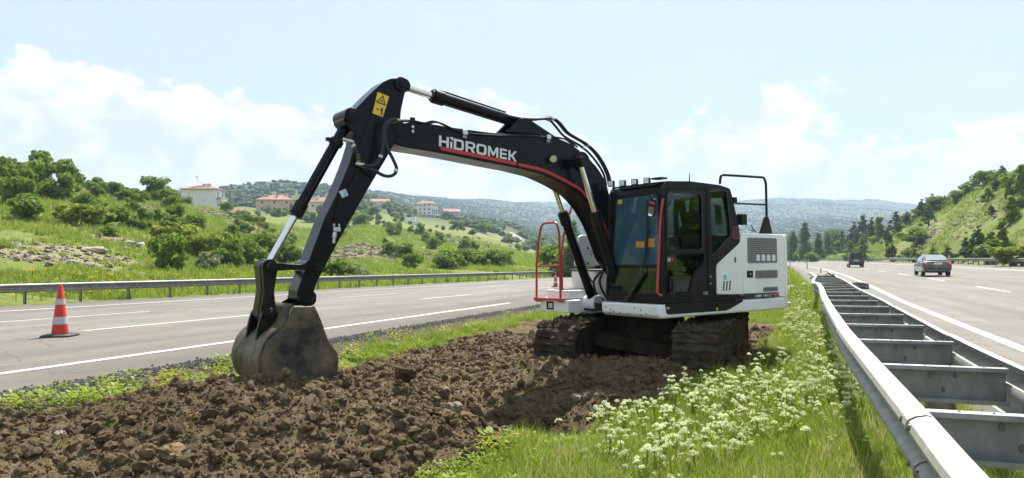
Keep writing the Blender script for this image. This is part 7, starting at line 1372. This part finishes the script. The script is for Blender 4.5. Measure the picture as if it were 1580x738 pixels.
# crumbled asphalt edge and stony strip
grav_m = mat('dark_gravel', (.055, .053, .050), .9, vscale=30, c2=(.10, .098, .09)); palegr = mat('pale_gravel', (.34, .31, .27), .9, vscale=30, c2=(.22, .20, .17))
GV = []
for k, m_ in enumerate((grav_m, grav_m, palegr)): V, Fq = rock_mesh(550 + k, .5, 1, .7, 1.5); GV.append(template('gravel', V, Fq, [m_]))
n = 16000; s1 = 2.5 + 34 * rd.random(n) ** 1.3; v1 = LE + rd.normal(.12, .13, n); X, Y = road_xy(v1, s1); Zg = np.where(v1 < LE, zL(s1) + .002, HZ(X, Y)) + .004
scatter('crumbled_asphalt_edge', np.stack([X, Y, Zg], 1), rd.uniform(0, 6.28, (n, 3)), rd.uniform(.02, .055, n), rd.integers(0, 2, n), GV, 'dark crumbled asphalt along the edge of the left carriageway')
n = 7000; s1 = 2.5 + 30 * rd.random(n) ** 1.3; v1 = LE + .25 + .55 * rd.random(n); X, Y = road_xy(v1, s1)
scatter('pale_gravel_strip', np.stack([X, Y, HZ(X, Y) + .004], 1), rd.uniform(0, 6.28, (n, 3)), rd.uniform(.012, .05, n) , np.full(n, 2), GV, 'pale dusty gravel beside the crumbled asphalt')
n = 2500; s1 = 1 + 9 * rd.random(n); v1 = rd.uniform(.9, 1.6, n); X, Y = road_xy(v1, s1)
scatter('gravel_under_guardrail', np.stack([X, Y, HZ(X, Y) + .004], 1), rd.uniform(0, 6.28, (n, 3)), rd.uniform(.01, .03, n), rd.integers(1, 3, n), GV, 'gravel between the two beams of the median guardrail')
# median grass
rd = np.random.default_rng(13)
X, Y = pts_polar(80000, 560, 1600, 3.2, 34, rd, .7); u_, s_ = to_us(X, Y); v_ = u_ - bend(s_); sdv = soil_sd(X, Y); pat = fbm(X, Y, 1.3, 3, 55)
k = (v_ > -6.9) & (v_ < 1.50) & (sdv < -.03) & ((pat > -.5) | (rd.random(len(X)) < .5)); X, Y, pat = X[k], Y[k], pat[k]
vr = rd.choice(5, len(X), p=[.26, .24, .12, .22, .16]); scl = rd.uniform(.7, 1.3, len(X)) * (1 + .25 * pat) * (1 + np.clip(Y - 8, 0, 20) * .03)
scatter('median_grass', np.stack([X, Y, HZ(X, Y)], 1), np.stack([0 * X, 0 * X, rd.uniform(0, 6.28, len(X))], 1), scl, vr, GT, 'bright green grass growing on the median beside the guardrail')
X, Y = pts_polar(15000, -60, 820, 4.5, 26, rd, .8); u_, s_ = to_us(X, Y); v_ = u_ - bend(s_); sdv = soil_sd(X, Y); k = (v_ > LE + .35) & (v_ < -2) & (sdv < .05) & (fbm(X, Y, .8, 3, 57) > -.28 - .3 * (v_ > LE + .8)) ; X, Y, v_, sdv = X[k], Y[k], v_[k], sdv[k]
px_ = X / Y * 1090 + 790; lf = (px_ < 460); vr = np.where(lf, 0, 1)
gk = (~lf & (rd.random(len(X)) < .8)) | (rd.random(len(X)) < .15)
scatter('verge_grass', np.stack([X, Y, HZ(X, Y)], 1)[gk], np.stack([0 * X, 0 * X, rd.uniform(0, 6.28, len(X))], 1)[gk], rd.uniform(.5, 1.0, gk.sum()), rd.choice(5, gk.sum()), GT, 'short grass between the left carriageway and the dug soil')
wk = (lf | (rd.random(len(X)) < .22)) & (rd.random(len(X)) < np.where(v_ < LE + .9, .22, .42))
scatter('verge_weeds', np.stack([X, Y, HZ(X, Y)], 1)[wk], np.stack([0 * X, 0 * X, rd.uniform(0, 6.28, len(X))], 1)[wk], rd.uniform(.6, 1.25, wk.sum()), rd.choice(3, wk.sum(), p=[.42, .33, .25]), WD, 'leafy weeds with some rusty orange leaves on the verge by the crumbled asphalt')
TT = [tuft(71, 9, .34, .08, .005, .45, 4, .35), tuft(72, 8, .42, .07, .005, .35, 4, .6), tuft(73, 10, .28, .10, .006, .9, 3, .9)]
X, Y = pts_polar(9000, 600, 1600, 3.3, 24, rd, .8); u_, s_ = to_us(X, Y); v_ = u_ - bend(s_); k = (v_ > -6.5) & (v_ < 1.4) & (soil_sd(X, Y) < -.12) & (fbm(X, Y, .7, 3, 95) > -.05); X, Y = X[k], Y[k]
scatter('tall_grass', np.stack([X, Y, HZ(X, Y)], 1), np.stack([rd.uniform(-.15, .15, len(X)), rd.uniform(-.15, .15, len(X)), rd.uniform(0, 6.28, len(X))], 1), rd.uniform(.6, 1.15, len(X)), rd.choice(3, len(X), p=[.45, .25, .3]), TT, 'taller thin grass and dry stalks standing in the median verge')
# white flowers in drifts
FP = [(0.5938, 6.0253), (1.1769, 7.6551), (1.7967, 8.251), (3.1915, 9.4775), (3.8294, 9.4499), (5.947, 14.98), (14.31, 36.2), (20.33, 47.05), (6.942, 14.91), (3.9882, 7.5578), (3.5008, 6.3164), (2.8132, 5.7411), (2.6478, 6.3409), (1.8611, 5.2715), (1.2457, 5.1111), (0.8096, 5.2966)]
X, Y = pts_polar(13000, 860, 1420, 4.5, 30, rd, .9); u_, s_ = to_us(X, Y); v_ = u_ - bend(s_); fs_ = poly_sd(X, Y, FP); pat = fbm(X, Y, .9, 3, 58); k = (v_ < .75) & (soil_sd(X, Y) < -.1) & ((fs_ + pat * .8 > 0) & (rd.random(len(X)) < .36 + .6 * pat) | (rd.random(len(X)) < .012)); X, Y = X[k], Y[k]
scatter('white_wildflowers', np.stack([X, Y, HZ(X, Y)], 1), np.stack([rd.uniform(-.3, .3, len(X)), rd.uniform(-.3, .3, len(X)), rd.uniform(0, 6.28, len(X))], 1), rd.uniform(.45, 1.1, len(X)) ** 1.1, rd.integers(0, 6, len(X)), FT, 'drifts of cream white wildflowers in the median grass')
# weeds at the soil edge in the foreground and stray sprouts in the soil
X, Y = pts_polar(9000, 640, 1000, 4.2, 9, rd, 1); sdv = soil_sd(X, Y); k = (sdv < .10) & (sdv > -.40) & (rd.random(len(X)) < .12 + .2 * (X < .2)); X, Y = X[k], Y[k]
scatter('soil_edge_weeds', np.stack([X, Y, soil_z(X, Y)[0]], 1), np.stack([0 * X, 0 * X, rd.uniform(0, 6.28, len(X))], 1), rd.uniform(.35, .75, len(X)), rd.choice(3, len(X), p=[.5, .0, .5]), WD, 'leafy weeds at the edge of the dug soil in the foreground')
X, Y = pts_polar(260, -20, 900, 4.4, 13, rd, 1); sdv = soil_sd(X, Y); k = sdv > .1; X, Y = X[k], Y[k]
scatter('uprooted_sprouts', np.stack([X, Y, soil_z(X, Y)[0]], 1), rd.uniform(-1.0, 1.0, (len(X), 3)), rd.uniform(.3, .75, len(X)), rd.integers(0, 5, len(X)), GT, 'small uprooted grass sprouts strewn over the dug soil')
# slope grass and yellow flowers
BT = [tuft(61, 16, .5, .35, .05, .4, 2), tuft(62, 16, .35, .4, .05, .6, 2, .5), tuft(63, 14, .6, .3, .05, .3, 2, .05)]
X, Y = pts_polar(60000, -30, 1600, 24, 210, rd, .35); u_, s_ = to_us(X, Y); v_ = u_ - bend(s_); q_ = v_ - eR(s_); k = ((v_ < -25.9) | (q_ > 17.6) | ((v_ > -6.5) & (v_ < 1.2) & (Y < 120))) & (rockmask(X, Y) < .35 + .3 * rd.random(len(X))) & (fbm(X, Y, 9., 3, 59) > -.3); X, Y = X[k], Y[k]
scatter('slope_grass', np.stack([X, Y, HZ(X, Y) - .03], 1), np.stack([0 * X, 0 * X, rd.uniform(0, 6.28, len(X))], 1), rd.uniform(.5, 1.2, len(X)) * (.6 + Y / 120), rd.choice(3, len(X), p=[.45, .25, .3]), BT, 'rough tufted grass covering both hillsides')
X, Y = pts_polar(1300, -20, 760, 23, 60, rd, 1); u_, s_ = to_us(X, Y); v_ = u_ - bend(s_); k = (v_ < -26.0) & (v_ > -33) & (fbm(X, Y, 3., 3, 60) > -.1); X, Y = X[k], Y[k]
scatter('yellow_wildflowers', np.stack([X, Y, HZ(X, Y)], 1), np.stack([0 * X, 0 * X, rd.uniform(0, 6.28, len(X))], 1), rd.uniform(.7, 1.3, len(X)), rd.integers(0, 2, len(X)), YT, 'yellow wildflowers along the verge behind the left guardrail')
# scree and outcrops on the left bank
SR = []
scree_m = mat('scree_rock', (.30, .25, .18), .9, vscale=3, c2=(.13, .11, .08), bump=.5, bscale=6)
for k in range(4): V, Fq = rock_mesh(580 + k, .5, 2, .55, 1.2); SR.append(template('scree', V, Fq, [scree_m]))
PX = []
for (x, y, rx, ry, a, k_) in PATCH:
    if y > 260: continue
    n = int(min(900, (16 if x < 0 else 5) * rx * ry)); g = rd.normal(size=(n, 2)) * .55; c_, s__ = math.cos(a), math.sin(a); PX.append(np.stack([x + g[:, 0] * rx * c_ - g[:, 1] * ry * s__, y + g[:, 0] * rx * s__ + g[:, 1] * ry * c_], 1))
PX = np.concatenate(PX); X, Y = PX[:, 0], PX[:, 1]; u_, s_ = to_us(X, Y); v_ = u_ - bend(s_); k = (v_ < -28) | (v_ - eR(s_) > 19); X, Y = X[k], Y[k]
s_ = (.10 + .6 * rd.random(len(X)) ** 5) * (.5 + Y / 100)
scatter('scree', np.stack([X, Y, HZ(X, Y) + s_ * .05], 1), rd.uniform(-.6, .6, (len(X), 3)), s_, rd.integers(0, 4, len(X)), SR, 'broken grey brown rocks lying on the bare patches of the banks')
for i, (x, y, w, lb) in enumerate([(-28.77, 49, 2.1, 'pale flat rock slab topping the left scree bank'), (-29.77, 55, 1.3, 'leaning pale boulder at the right end of the left scree bank'), (-29.65, 56, 1.2, 'pointed pale boulder right of the leaning one on the left bank'), (-31, 44, 0.8, 'single tan boulder at the left border above the scree')]):
    V, Fq = rock_mesh(620 + i, .5, 3, .34 if i == 0 else .6, .5); mb = MB(); mb.add([(a * w, b * w * .6, c * w) for a, b, c in V], Fq); o = mb.build('boulder', mat('pale_boulder', (.44, .39, .31), .9, vscale=1.5, c2=(.28, .25, .2), bump=.6, bscale=5), None, smooth=25, label=lb, cat='boulder', group='boulders on the left bank'); o.location = (x, y, hz(x, y) + w * .06)
# ------------------------------------------------------------------ air
hm = bpy.data.materials.new('haze'); hm.use_nodes = True; hn = hm.node_tree; hn.nodes.clear(); pv = hn.nodes.new('ShaderNodeVolumePrincipled'); pv.inputs['Color'].default_value = (.58, .76, 1.0, 1); pv.inputs['Density'].default_value = .00030; pv.inputs['Anisotropy'].default_value = .2
ho = hn.nodes.new('ShaderNodeOutputMaterial'); hn.links.new(pv.outputs[0], ho.inputs['Volume'])
mb = MB(); zmin = float(np.min(Z)) if False else min(float(v_.co.z) for v_ in ground.data.vertices) - 1.5; zmax = max(float(v_.co.z) for v_ in ground.data.vertices) + 14
mb.box((0, 0, (zmin + zmax) / 2), (15000, 15000, zmax - zmin)); hb = mb.build('haze', hm, None, smooth=0); hb['kind'] = 'stuff'; hb['label'] = 'thin pale summer haze over the valley'
